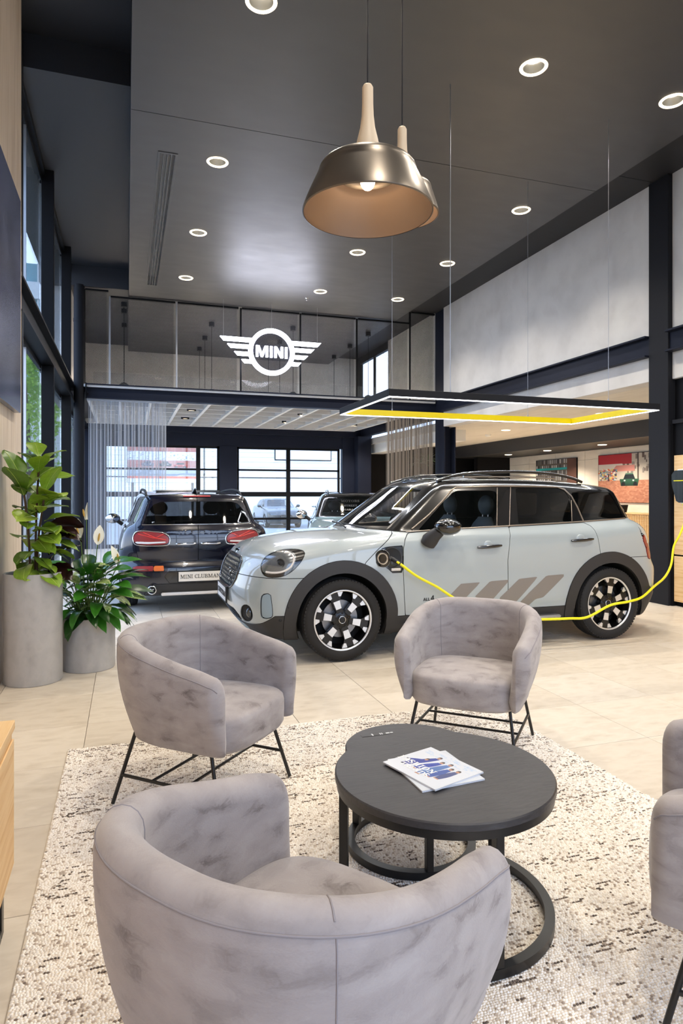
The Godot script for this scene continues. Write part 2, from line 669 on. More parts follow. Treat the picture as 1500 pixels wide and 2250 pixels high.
func right_side() -> void:
	# plastered upper wall: two lengths either side of the free column
	var up := MB.new()
	up.bx(RW, 6.66, 2.83, 5.36, -6.70, -12.47, 0.006)
	struct("wall_right", up, "plaster", "pale trowelled plaster wall above the opening")
	struct("wall_right_near", b(RW + 0.02, 6.7, 2.81, 5.36, 3.6, -6.38, 0.006), "plaster")
	struct("wall_right_far", b(RW, 6.66, 3.44, 5.36, -12.92, -15.57, 0.004), "plaster")
	# steel beam let into the plaster
	var s := MB.new()
	for zz in [[3.6, -6.38], [-6.70, -12.44]]:
		s.bx(6.30, 6.42, 3.385, 3.41, zz[0], zz[1], 0.003)
		s.bx(6.30, 6.42, 3.14, 3.165, zz[0], zz[1], 0.003)
		s.bx(6.385, 6.43, 3.165, 3.385, zz[0], zz[1])
	struct("trim_6", s, "steel_navy", "dark blue steel beam along the plaster wall")
	struct("column", b(6.36, 6.62, 0.0, 5.355, -6.70, -6.38, 0.006), "steel_grey", "free standing dark grey steel column by the charging wall")
	var c2 := MB.new()
	c2.bx(6.43, 6.46, 0.0, 5.355, -12.92, -12.50, 0.004)
	c2.bx(6.68, 6.71, 0.0, 2.83, -12.92, -12.50, 0.004)
	c2.bx(6.46, 6.68, 0.0, 5.355, -12.74, -12.70)
	struct("column_far", c2, "steel_navy", "dark steel column at the end of the plaster wall")
	# room beyond the opening
	struct("ceiling_lounge", b(6.66, 9.5, 2.83, 3.0, -6.3, -18.0), "cream", "cream ceiling of the side room")
	struct("trim_7", b(9.5, 9.62, 2.50, 3.0, -6.3, -18.0, 0.004), "ceiling_strip", "dark fascia in the side room")
	struct("ceiling_low", b(9.62, 11.3, 2.50, 3.0, -6.3, -18.0), "ceiling_upper")
	struct("wall_side", b(11.04, 11.3, 0.0, 2.5, -6.3, -18.0), "steel_black")
	var pw := struct("wall_panelled", b(11.02, 11.04, 0.0, 2.5, -6.3, -17.1), "grout", "pale panelled wall of the side room")
	var zc := -6.5
	while zc > -17.0:
		var z1: float = maxf(zc - 1.2, -17.1)
		for yy in [[0.0, 2.26], [2.265, 2.49]]:
			part(pw, "panel", b(11.0, 11.03, yy[0], yy[1], zc - 0.003, z1 + 0.003, 0.002), "cream")
		zc -= 1.2
	struct("wall_dark", b(6.6, 11.3, 0.0, 2.83, -18.0, -17.9), "steel_black")
	struct("wall_cross", b(6.6, 11.3, 0.0, 3.0, -6.3, -6.2), "plaster")
	var dw := MB.new()
	dw.bx(9.9, 11.04, 0.0, 2.5, -17.3, -17.1)
	struct("wall_dark_side", dw, "frame_black")
	for z in [-14.76, -12.7, -9.6]:
		side_downlight(Vector3(8.07, 2.83, z), "white_plain")
	for z in [-15.77, -14.0, -12.0]:
		side_downlight(Vector3(10.1, 2.5, z), "white_plain")
	# near wall: oak charging wall between black frames, dark glazing above
	var near := struct("wall_charging", b(6.47, 6.7, 0.0, 2.81, 3.6, -6.38), "steel_black")
	part(near, "frame", b(6.40, 6.47, 2.25, 2.30, 3.6, -6.36, 0.003), "steel_grey")
	part(near, "frame", b(6.40, 6.47, 0.0, 2.25, -6.36, -6.40, 0.003), "steel_black")
	part(near, "dark_glass", b(6.44, 6.465, 1.87, 2.25, 3.6, -6.36), "steel_black")
	var zz := -6.35
	for k in 8:
		part(near, "oak_panel", b(6.42, 6.468, 0.64, 1.86, zz, zz + 1.195, 0.003), "oak_up")
		part(near, "oak_panel", b(6.42, 6.468, 0.06, 0.62, zz, zz + 1.195, 0.003), "oak_up")
		zz += 1.2

func side_downlight(at: Vector3, _m: String) -> void:
	var t := thing("ceiling_downlight", "small lit downlight in the cream ceiling of the side room" if at.y > 2.7 else "small lit downlight in the low dark ceiling before the pictures", "downlight", at, 0.0, "downlights in the cream ceiling" if at.y > 2.7 else "downlights before the pictures")
	var r := MB.new()
	r.lathe([Vector2(0.065, -0.008), Vector2(0.09, -0.012), Vector2(0.1, -0.004), Vector2(0.1, 0.0)], 24)
	part(t, "trim_ring", r, "downlight_ring")
	var d := MB.new()
	d.lathe([Vector2(0.0, -0.006), Vector2(0.066, -0.006)], 24)
	part(t, "lens", d, "downlight_disc")
	spot(at + Vector3(0, -0.02, 0), Vector3.DOWN, 4.8, 70.0, Color(1.0, 0.93, 0.83), 0.05)

func downlights() -> void:
	var first: Node3D = null
	for d in DL:
		var at := Vector3(d[0], SH, d[1])
		if first == null:
			first = thing("recessed_downlight", "round recessed downlight shining in the dark ceiling slab", "downlight", at, 0.0, "downlights in the ceiling slab")
			var r := MB.new()
			r.lathe([Vector2(0.092, 0.004), Vector2(0.098, -0.010), Vector2(0.112, -0.010), Vector2(0.122, 0.0)], 36)
			part(first, "trim_ring", r, "downlight_ring")
			var q := MB.new()
			q.lathe([Vector2(0.092, 0.004), Vector2(0.086, 0.03), Vector2(0.070, 0.06), Vector2(0.066, 0.075)], 36)
			part(first, "reflector", q, "reflector")
			var l := MB.new()
			l.lathe([Vector2(0.0, 0.072), Vector2(0.068, 0.072)], 28)
			part(first, "lens", l, "downlight_disc")
		var o: Node3D = first if first.position == at else copy_of(first, at, 0.0)
		o.set_meta("label", "round recessed downlight in the ceiling row beside the long air diffuser" if d[0] < 2.0 else ("round recessed downlight in the middle row of the dark ceiling slab" if d[0] < 4.0 else "round recessed downlight in the ceiling row along the plaster wall"))
		o.set_meta("group", "downlights beside the air diffuser" if d[0] < 2.0 else ("downlights in the middle row" if d[0] < 4.0 else "downlights along the plaster wall"))
		spot(at + Vector3(0, -0.02, 0), Vector3.DOWN, 4.3, 64.0, Color(1.0, 0.955, 0.89), 0.07, 0.8)

# ---------------------------------------------------------------- mezzanine, mesh screen and the far end
func far_end() -> void:
	# mezzanine edge beam and the round post that carries it
	struct("beam_mezzanine", i_beam(-0.70, 6.43, 3.16, 3.43, BZ, 0.2), "steel_navy", "long dark steel beam under the mesh screen")
	var ep := MB.new()
	ep.bx(-0.72, -0.70, 3.15, 3.44, BZ - 0.1, BZ + 0.1)
	for yy in [3.24, 3.35]:
		for zz in [BZ + 0.05, BZ + 0.09]:
			ep.ball(Vector3(-0.68, yy, zz + 0.02), Vector3(0.014, 0.014, 0.014), 8, 6)
	part(get_node("beam_mezzanine"), "end_plate", ep, "steel_black")
	var post := MB.new()
	post.lathe([Vector2(0.095, 0.0), Vector2(0.095, 4.55), Vector2(0.095, 4.55), Vector2(0.10, 4.56), Vector2(0.10, 4.62), Vector2(0.095, 4.63), Vector2(0.095, 4.63), Vector2(0.095, 5.24)], 32, Vector3(-0.83, 0, BZ + 0.02))
	struct("column_round", post, "steel_grey", "round dark steel post beside the left windows")
	# mezzanine floor: white coffered underside
	struct("floor_mezzanine", b(-1.1, 6.4, 3.37, 3.42, -12.85, FZ), "white_paint")
	var cof := struct("ceiling_coffered", b(-1.1, 6.4, 3.30, 3.37, -12.99, FZ + 0.02), "cell_grey", "white gridded ceiling with dark cells under the mezzanine")
	var edge := MB.new()
	edge.bx(-1.1, 6.2, 3.19, 3.30, FZ + 0.02, FZ + 0.18)
	part(cof, "edge_rail", edge, "white_paint")
	for k in 13:
		part(cof, "rail", b(-0.72 + k * 0.57, -0.66 + k * 0.57, 3.19, 3.30, -13.02, FZ + 0.18), "white_plain")
	for k in 6:
		for j in 12:
			part(cof, "rail", b(-0.66 + j * 0.57, -0.15 + j * 0.57, 3.20, 3.30, -13.4 - k * 0.75, -13.36 - k * 0.75), "white_plain")
	for p in [[1.35, -14.6], [1.35, -16.2], [3.85, -14.6], [3.85, -16.2], [5.75, -16.4]]:
		var t := thing("coffer_downlight", "small round downlight in the white gridded ceiling", "downlight", Vector3(p[0], 3.245, p[1]), 0.0, "downlights of the gridded ceiling")
		var r := MB.new()
		r.lathe([Vector2(0.10, 0.055), Vector2(0.10, -0.02), Vector2(0.085, -0.025)], 20)
		part(t, "housing", r, "steel_black")
		var d := MB.new()
		d.lathe([Vector2(0.0, -0.012), Vector2(0.09, -0.012)], 20)
		part(t, "lens", d, "downlight_ring")
		spot(Vector3(p[0], 3.20, p[1]), Vector3.DOWN, 6.0, 66.0, Color(1.0, 0.97, 0.93), 0.06)
	# upper back wall of the mezzanine and bright window at its right
	struct("wall_mezzanine", b(-1.2, 6.5, 3.42, 5.5, -18.2, -18.0), "plaster")
	struct("wall_mezzanine_left", b(-1.5, -1.0, 3.42, 5.6, -13.0, -18.2), "plaster")
	var wf := MB.new()
	wf.bx(6.42, 6.52, 5.16, 5.36, -15.57, -18.0)
	wf.bx(6.42, 6.52, 3.28, 3.36, -15.57, -18.0)
	wf.bx(6.42, 6.52, 3.36, 5.16, -17.95, -17.75)
	wf.bx(6.44, 6.50, 3.36, 5.16, -16.72, -16.66)
	var w5 := struct("window_5", wf, "frame_black", "bright upper window at the end of the right wall")
	part(w5, "pane", b(6.46, 6.47, 3.36, 5.16, -15.57, -17.75), "window_glass")
	var low := MB.new()
	low.bx(6.40, 6.60, 3.05, 3.28, -12.95, -18.0, 0.005)
	struct("beam_right_far", low, "steel_navy")
	struct("wall_soffit", b(6.75, 7.2, 2.58, 2.95, -12.95, -18.0), "white_paint")
	# far wall: navy steel portal with glazed doors
	var fw := MB.new()
	fw.bx(-1.3, 6.75, 3.03, 3.28, FZ - 0.15, FZ + 0.08, 0.006)
	fw.bx(-1.3, 6.75, 2.69, 3.05, FZ - 0.12, FZ, 0.004)
	fw.bx(-1.3, -0.55, 0.0, 2.7, FZ - 0.12, FZ)
	fw.bx(2.38, 2.85, 0.0, 2.7, FZ - 0.15, FZ + 0.03, 0.006)
	fw.bx(5.86, 6.42, 0.0, 3.05, FZ - 0.15, FZ + 0.03, 0.006)
	fw.bx(6.22, 6.62, 0.0, 3.05, FZ - 0.1, FZ + 0.35, 0.006)
	struct("wall_far", fw, "steel_navy", "dark blue steel wall framing the glazed doors")
	door_panel(6, -0.55, 2.38, [1.82])
	door_panel(7, 2.85, 5.80, [4.29])
	# expanded metal screen: seven panels between black uprights
	var em := MB.new()
	var pw := 1.175
	var ph := 1.66
	var cw := 0.028
	var chh := 0.0145
	var nx := int(pw / cw)
	var ny := int(ph / chh)
	for r in ny:
		for q in nx:
			var x0 := q * cw + (cw / 2 if r % 2 else 0.0)
			var y0 := r * chh
			for sg in [-1.0, 1.0]:
				var xa: float = x0
				var xb: float = x0 + sg * cw / 2
				if xb < 0.0 or xb > pw:
					continue
				var th := 0.0030
				em.quad(Vector3(xa, y0 - th, 0), Vector3(xb, y0 + chh - th, 0.004), Vector3(xb, y0 + chh + th, 0.008), Vector3(xa, y0 + th, 0.004))
	var emesh := em.mesh()
	var xs := [-0.30, 0.917, 2.158, 3.381, 4.608, 5.83]
	var labels := ["expanded metal screen panel beside the round post", "expanded metal screen panel next to the ceiling slab edge", "expanded metal screen panel behind the left wing of the sign", "expanded metal screen panel behind the round of the sign", "expanded metal screen panel right of the sign", "expanded metal screen panel before the bright upper window", "expanded metal screen panel against the plaster wall"]
	for k in 7:
		var x0: float = xs[k - 1] if k else -0.74
		var w: float = [0.345, 1.0, 1.0, 1.0, 1.0, 1.0, 0.48][k]
		var top: float = 5.21 if k == 0 else (5.355 if k == 6 else SH)
		var t := thing("mesh_panel", labels[k], "mesh screen", Vector3(x0, 3.44, BZ), 0.0, "panels of the mesh screen")
		var sy: float = (top - 3.45) / ph
		if k == 0 or k == 6:
			var cut := MB.new()
			for r in ny:
				for q in nx:
					var xx := q * cw + (cw / 2 if r % 2 else 0.0)
					if xx > pw * w - cw:
						continue
					for sg in [-1.0, 1.0]:
						if xx + sg * cw / 2 < 0.0:
							continue
						cut.quad(Vector3(xx, r * chh - 0.0030, 0), Vector3(xx + sg * cw / 2, (r + 1) * chh - 0.0030, 0.004), Vector3(xx + sg * cw / 2, (r + 1) * chh + 0.0030, 0.008), Vector3(xx, r * chh + 0.0030, 0.004))
			part(t, "expanded_metal", cut, "mesh_metal", Transform3D(Basis.from_scale(Vector3(1, sy, 1)), Vector3(0.018, 0, 0)))
		else:
			part(t, "expanded_metal", emesh, "mesh_metal", Transform3D(Basis.from_scale(Vector3(1, sy, 1)), Vector3(0.018, 0, 0)))
		part(t, "upright", b(-0.016, 0.016, 0.0, top - 3.46, -0.03, -0.002), "alu" if k == 1 or k == 2 else "frame_black")
		part(t, "rail", b(0.017, 0.014 + pw * w, top - 3.49, top - 3.455, -0.03, 0.03), "frame_black")
	# suspended lamps on the mezzanine: black canopies with long cords
	for p in [[-0.05, -14.0], [-0.05, -14.5], [-0.05, -15.7], [1.75, -14.27], [1.75, -15.56], [1.75, -16.76], [3.51, -14.07], [3.51, -15.4], [3.51, -16.7], [5.27, -14.01], [5.27, -15.3], [5.27, -16.6]]:
		var yc: float = SH if p[0] > 0 else 5.30
		var where: String = "beside the round post" if p[0] < 0 else ("between the post and the sign" if p[0] < 2 else ("behind the ring of the sign" if p[0] < 4 else "by the bright upper window"))
		var t := thing("pendant_canopy", "black pendant canopy with a long cord behind the mesh, " + where, "pendant lamp", Vector3(p[0], yc, p[1]), 0.0, "mezzanine pendants " + where)
		var c := MB.new()
		c.lathe([Vector2(0.0, -0.09), Vector2(0.06, -0.09), Vector2(0.06, -0.09), Vector2(0.06, 0.0)], 20)
		part(t, "canopy", c, "frame_black")
		var w := MB.new()
		w.tube(PackedVector3Array([Vector3(0, -0.09, 0), Vector3(0, 3.66 - yc, 0)]), 0.006, 6)
		part(t, "cord", w, "frame_black")
		var sh := MB.new()
		sh.lathe([Vector2(0.01, 3.67 - yc), Vector2(0.05, 3.66 - yc), Vector2(0.13, 3.58 - yc), Vector2(0.125, 3.575 - yc)], 24)
		part(t, "shade", sh, "frame_black")
		var bu := MB.new()
		bu.ball(Vector3(0, 3.58 - yc, 0), Vector3(0.05, 0.05, 0.05), 14, 8)
		part(t, "bulb", bu, "lamp_soft")
		var li := OmniLight3D.new()
		li.name = "mezzanine_light"
		li.light_color = Color(1.0, 0.94, 0.86)
		li.light_energy = 0.9
		li.light_size = 0.05
		li.omni_range = 15.0
		li.omni_attenuation = 2.0
		li.shadow_enabled = true
		add_child(li, true)
		li.position = Vector3(p[0], 3.58, p[1])
	# glass balustrade behind the screen, desk beyond it
	var bal := thing("glass_balustrade", "low clear glass balustrade behind the mesh screen", "balustrade", Vector3(0, 3.42, -13.25))
	for k in 4:
		part(bal, "pane", b(-0.6 + k * 1.7, 1.08 + k * 1.7, 0.02, 0.30, -0.006, 0.006, 0.002), "window_glass")
	# string curtains under the beam
	string_curtain("string_curtain", "silver grey string curtain hanging beside the round post", -0.70, 0.74, "string_grey", 300, 3)
	string_curtain("string_curtain", "beige string curtain hanging beside the far steel column", 5.25, 6.42, "string_beige", 330, 5)

func string_curtain(called: String, label: String, x0: float, x1: float, m: String, count: int, sd: int) -> void:
	rng.seed = sd
	var s := MB.new()
	for k in count:
		var fold := sin(k * 0.9) * 0.03 + sin(k * 0.23) * 0.03
		var x := x0 + 0.03 + (x1 - x0 - 0.06) * (k + rng.randf_range(-0.4, 0.4)) / count + 0.013 * sin(k * 0.47) + 0.008 * sin(k * 0.13)
		var z := BZ - 0.02 + fold
		var w := rng.randf_range(0.0010, 0.0026)
		s.bx(x - w, x + w, 0.01, 3.15, z - 0.0012, z + 0.0012)
	s.bx(x0, x1, 3.13, 3.16, BZ - 0.05, BZ + 0.03)
	var o := part(self, called, s, m)
	tag(o, label, "curtain", "", "stuff")

func door_panel(n: int, x0: float, x1: float, mull: Array) -> void:
	var f := MB.new()
	var z0 := FZ - 0.09
	var z1 := FZ - 0.03
	f.bx(x0, x0 + 0.06, 0.0, 2.69, z0, z1)
	f.bx(x1 - 0.06, x1, 0.0, 2.69, z0, z1)
	f.bx(x0, x1, 2.63, 2.69, z0, z1)
	f.bx(x0, x1, 2.035, 2.085, z0, z1)
	f.bx(x0, x1, 1.33, 1.46, z0, z1)
	f.bx(x0, x1, 0.69, 0.75, z0, z1)
	f.bx(x0, x1, 0.0, 0.1, z0, z1)
	for mx in mull:
		f.bx(mx - 0.055, mx + 0.055, 0.0, 2.69, z0, z1 + 0.005)
	var o := struct("window_%d" % n, f, "frame_black", "black framed glazed sectional door onto the yard")
	var xs := [x0 + 0.06]
	for mx in mull:
		xs.append(mx - 0.055)
		xs.append(mx + 0.055)
	xs.append(x1 - 0.06)
	for k in range(0, xs.size(), 2):
		for yy in [[0.1, 0.69], [0.75, 1.33], [1.46, 2.035], [2.085, 2.63]]:
			part(o, "pane", b(xs[k], xs[k + 1], yy[0], yy[1], FZ - 0.065, FZ - 0.055), "clear")

# ---------------------------------------------------------------- lounge furniture
func chair_path() -> Array:
	# plan of the shell's mid line, from one arm end round the back to the other; returns [point, outward, t]
	var pts := PackedVector2Array()
	for k in 9:
		pts.append(Vector2(0.338 - 0.016 * k / 8.0, 0.275 - 0.275 * k / 8.0) if k == 8 else Vector2(0.322 + 0.016 * pow(k / 8.0, 0.6), 0.275 - 0.275 * k / 8.0))
	pts[8] = Vector2(0.338, 0.0)
	for k in range(1, 40):
		var a := PI * k / 40.0
		var cx := cos(a)
		var sx := sin(a)
		pts.append(Vector2(0.338 * signf(cx) * pow(absf(cx), 2.0 / 2.5), -0.335 * pow(sx, 2.0 / 2.5)))
	for k in range(8, -1, -1):
		pts.append(Vector2(-pts[k].x, pts[k].y))
	return Array(pts)

func armchair(label: String, at: Vector3, facing: Vector2, tint: StandardMaterial3D) -> Node3D:
	var t := thing("velvet_armchair", label, "armchair", at, atan2(facing.x, facing.y), "armchairs round the coffee tables")
	var pts := chair_path()
	var n := pts.size()
	var len_ := [0.0]
	for k in range(1, n):
		len_.append(len_[k - 1] + pts[k].distance_to(pts[k - 1]))
	var total: float = len_[n - 1]
	var rows := []
	var seam_top := PackedVector3Array()
	var seams := {}
	var th := 0.092
	var idx := []
	for e in range(6, 0, -1): idx.append([0, e])
	for k in n: idx.append([k, 0])
	for e in range(1, 7): idx.append([n - 1, e])
	for q in idx:
		var k: int = q[0]
		var p: Vector2 = pts[k]
		var d: Vector2 = (pts[mini(k + 1, n - 1)] - pts[maxi(k - 1, 0)]).normalized()
		var out := Vector2(d.y, -d.x)
		if out.dot(p + Vector2(0, 0.12)) < 0.0: out = -out
		var f := absf(len_[k] / total - 0.5) * 2.0     # 0 at the middle of the back, 1 at an arm end
		var yt := 0.765 - 0.115 * smoothstep(0.22, 1.05, f) - 0.014 * pow(maxf(0.0, (f - 0.88) / 0.12), 2.0)
		var yb := 0.300
		var sc := 1.0
		if q[1] > 0:
			var e: float = q[1] / 6.0 * PI / 2
			p += (d if k > 0 else -d) * th * 0.55 * sin(e)
			sc = maxf(cos(e), 0.02)
			yt -= 0.085 * (1.0 - cos(e))
			yb += 0.02 * (1.0 - cos(e))
		var lean := 0.055 + 0.03 * (1.0 - f)
		var row := PackedVector3Array()
		var prof := []
		for s in 9:
			var u := s / 8.0
			var y := yb + 0.03 + (yt - 0.05 - yb - 0.03) * u
			prof.append(Vector2(th / 2 - lean * pow(1.0 - u, 1.4) + 0.012 * sin(PI * u), y))
		for s in range(1, 8):
			var a := PI * s / 8.0
			prof.append(Vector2(th / 2 * cos(a), yt - 0.05 + 0.05 * sin(a)))
		for s in 7:
			var u := 1.0 - s / 6.0
			prof.append(Vector2(-th / 2 - 0.02 * (1.0 - u) + 0.006 * sin(PI * u), yb + 0.05 + (yt - 0.05 - yb - 0.05) * u))
		prof.append(Vector2(-th / 2 + 0.0, yb + 0.004))
		prof.append(Vector2(th / 2 - lean - 0.02, yb + 0.002))
		prof.append(Vector2(th / 2 - lean - 0.004, yb + 0.012))
		var mid := -lean * 0.3
		for w in prof:
			var dd: float = mid + (w.x - mid) * sc
			row.append(Vector3((p.x + out.x * dd) * 0.95, w.y, (p.y + out.y * dd) * 0.95))
		rows.append(row)
		if q[1] <= 3: seam_top.append(row[9])
	var shell := MB.new()
	shell.grid(rows, true)
	shell.fan(rows[0], Vector3(0, 0, 1))
	shell.fan(rows[-1], Vector3(0, 0, 1))
	part(t, "shell", shell, tint)
	var pip := MB.new()
	pip.tube(seam_top, 0.0022, 6)
	part(t, "piping", pip, "seam")
	for k in [6 + 17, 6 + n - 18]:
		var line := PackedVector3Array()
		for s in range(0, 10): line.append(rows[k][s])
		var sm := MB.new()
		sm.tube(line, 0.0016, 5)
		part(t, "back_seam", sm, "seam")
		line = PackedVector3Array()
		for s in range(10, 22): line.append(rows[k][s])
		sm = MB.new()
		sm.tube(line, 0.0018, 5)
		part(t, "inner_seam", sm, "seam")
	# seat cushion: layered rounded outline, soft crown
	var lay := [[0.305, 0.88], [0.298, 0.96], [0.315, 0.995], [0.36, 1.0], [0.41, 1.0], [0.432, 0.985], [0.446, 0.94], [0.454, 0.84], [0.459, 0.6], [0.462, 0.3], [0.463, 0.02]]
	var cush := []
	for l in lay:
		var row := PackedVector3Array()
		for s in 56:
			var a := TAU * s / 56.0
			var ca := cos(a)
			var sa := sin(a)
			var x := 0.292 * signf(ca) * pow(absf(ca), 0.42)
			var z := 0.29 * signf(sa) * pow(absf(sa), 0.42) + 0.03
			if z > 0.0: z += 0.022 * (1.0 - pow(absf(x) / 0.292, 2.0))
			else: x *= 1.0 - 0.10 * pow(-z / 0.26, 2.0)
			row.append(Vector3(x * l[1] * 0.95, l[0] - 0.012 * smoothstep(0.0, -0.25, z) * (1.0 if l[0] > 0.43 else 0.0), 0.03 + (z - 0.03) * l[1] * 0.95))
		cush.append(row)
	var seat := MB.new()
	seat.grid(cush, true)
	seat.fan(cush[0], Vector3.DOWN)
	part(t, "seat_cushion", seat, tint)
	# steel legs, side and cross stretchers
	var side := {}
	for sx in [-1.0, 1.0]:
		for sz in [-1.0, 1.0]:
			var top := Vector3(sx * 0.235, 0.325, sz * 0.20)
			var foot := Vector3(sx * 0.285, 0.014, sz * 0.285)
			var leg := MB.new()
			leg.tube(PackedVector3Array([top, top.lerp(foot, 0.1), foot]), 0.0085, 8)
			part(t, "leg", leg, "rod_black")
			side[Vector2(sx, sz)] = top.lerp(foot, 0.60)
	for sx in [-1.0, 1.0]:
		var bar := MB.new()
		bar.tube(PackedVector3Array([side[Vector2(sx, -1)], side[Vector2(sx, 1)]]), 0.0075, 8)
		part(t, "side_stretcher", bar, "rod_black")
	for u in [0.33, 0.67]:
		var bar := MB.new()
		bar.tube(PackedVector3Array([side[Vector2(-1, -1)].lerp(side[Vector2(-1, 1)], u), side[Vector2(1, -1)].lerp(side[Vector2(1, 1)], u)]), 0.0065, 8)
		part(t, "cross_stretcher", bar, "rod_black")
	return t

func coffee_table(called: String, label: String, c: Vector3, r: float, h: float, angles: Array, open_base := false) -> Node3D:
	var t := thing(called, label, "coffee table", c, 0.0)
	var top := MB.new()
	top.lathe([Vector2(0.0, h), Vector2(r - 0.004, h), Vector2(r - 0.004, h), Vector2(r, h - 0.004), Vector2(r, h - 0.004), Vector2(r, h - 0.022), Vector2(r, h - 0.022), Vector2(r - 0.004, h - 0.025), Vector2(0.0, h - 0.025)], 96)
	part(t, "tabletop", top, "table_wood")
	var hoop := MB.new()
	var ro := r - 0.006
	hoop.lathe([Vector2(ro - 0.03, h - 0.025), Vector2(ro, h - 0.025), Vector2(ro, h - 0.025), Vector2(ro, h - 0.05), Vector2(ro, h - 0.05), Vector2(ro - 0.03, h - 0.05), Vector2(ro - 0.03, h - 0.05), Vector2(ro - 0.03, h - 0.025)], 96)
	part(t, "apron_ring", hoop, "rod_black")
	var ring := MB.new()
	ring.lathe([Vector2(ro - 0.03, 0.012), Vector2(ro, 0.012), Vector2(ro, 0.012), Vector2(ro, 0.040), Vector2(ro, 0.040), Vector2(ro - 0.03, 0.040), Vector2(ro - 0.03, 0.040), Vector2(ro - 0.03, 0.012)], 96, Vector3.ZERO, deg_to_rad(angles[1]) if open_base else 0.0, deg_to_rad(360.0 + angles[0]) if open_base else TAU)
	part(t, "base_ring", ring, "rod_black")
	for a in angles:
		var leg := MB.new()
		leg.xf = Transform3D(Basis(Vector3.UP, -deg_to_rad(a)), Vector3.ZERO)
		leg.bx(ro - 0.032, ro - 0.002, 0.038 if not open_base or a > 0.0 else 0.011, h - 0.045, -0.013, 0.013, 0.002)
		part(t, "leg", leg, "rod_black")
	return t

func magazine(called: String, label: String, q: Array, y: float, cover: Material, thick: float) -> void:
	# q: four corners on the table as (x, z), spine first
	var c := Vector2.ZERO
	for p in q: c += p / 4.0
	var t := thing(called, label, "magazine", Vector3(c.x, y, c.y))
	var pages := MB.new()
	var poly := PackedVector2Array()
	for p in q: poly.append(Vector2(p.x - c.x, -(p.y - c.y)))
	pages.xf = Transform3D(Basis(Vector3.RIGHT, -PI / 2), Vector3.ZERO)
	pages.prism(poly, 0.0, thick - 0.0006)
	part(t, "pages", pages, "paper")
	var cv := MB.new()
	var k := 0
	for p in q:
		cv.add(Vector3(p.x - c.x, thick, p.y - c.y), Vector3.UP, [Vector2(0, 1), Vector2(0, 0), Vector2(1, 0), Vector2(1, 1)][k])
		k += 1
	cv.i.append_array([0, 1, 2, 0, 2, 3])
	part(t, "cover", cv, cover)

# a printed fashion cover: pale ground, a row of people in blue, letters are laid on as print
func cover_print() -> ImageTexture:
	var im := Image.create(320, 256, false, Image.FORMAT_RGB8)
	im.fill(Color("#d3d8e0"))
	rng.seed = 77
	for k in 70:
		im.fill_rect(Rect2i(rng.randi_range(20, 280), rng.randi_range(12, 60), rng.randi_range(6, 30), rng.randi_range(2, 5)), Color("#c3d0e0").lerp(Color("#a9c4e0"), rng.randf()))
	# standing and leaning people: [head x, head y, foot x, foot y, shoulder width, colour]
	var people := [[118, 62, 60, 196, 40, "#2236a8"], [158, 84, 120, 190, 38, "#2b49c0"], [196, 72, 168, 214, 40, "#5c8fd0"], [228, 98, 214, 200, 36, "#3a62b8"], [262, 92, 250, 188, 34, "#4f5688"], [92, 108, 40, 150, 24, "#2a3cae"]]
	for p in people:
		var c := Color(p[5])
		var a := Vector2(p[0], p[1])
		var e := Vector2(p[2], p[3])
		for s in 120:
			var u := s / 119.0
			var q := a.lerp(e, u)
			var w: float = p[4] * (0.35 + 0.65 * sin(PI * (0.12 + 0.7 * u)))
			for x in range(int(q.x - w / 2), int(q.x + w / 2)):
				var y := int(q.y)
				if x >= 0 and x < 320 and y >= 0 and y < 255:
					im.set_pixel(x, y, c.lerp(Color("#141f5c"), 0.5 * absf(sin(x * 0.21 + y * 0.13 + p[0]))))
					im.set_pixel(x, y + 1, c.lerp(Color("#141f5c"), 0.5 * absf(sin(x * 0.21 + y * 0.13 + p[0]))))
		for y in range(int(a.y) - 24, int(a.y) + 2):
			for x in range(int(a.x) - 12, int(a.x) + 12):
				var d: float = Vector2((x - a.x) / 10.0, (y - a.y + 11) / 12.5).length()
				if d < 1.0 and x >= 0 and y >= 0:
					im.set_pixel(x, y, Color("#2a1c18") if y < a.y - 13 or absf(x - a.x) > 7 else Color("#b98a70"))
		im.fill_rect(Rect2i(int(e.x) - 14, int(e.y) - 2, 26, 7), Color("#2b2a33") if p[0] < 130 else Color("#b98a70"))
	return ImageTexture.create_from_image(im)

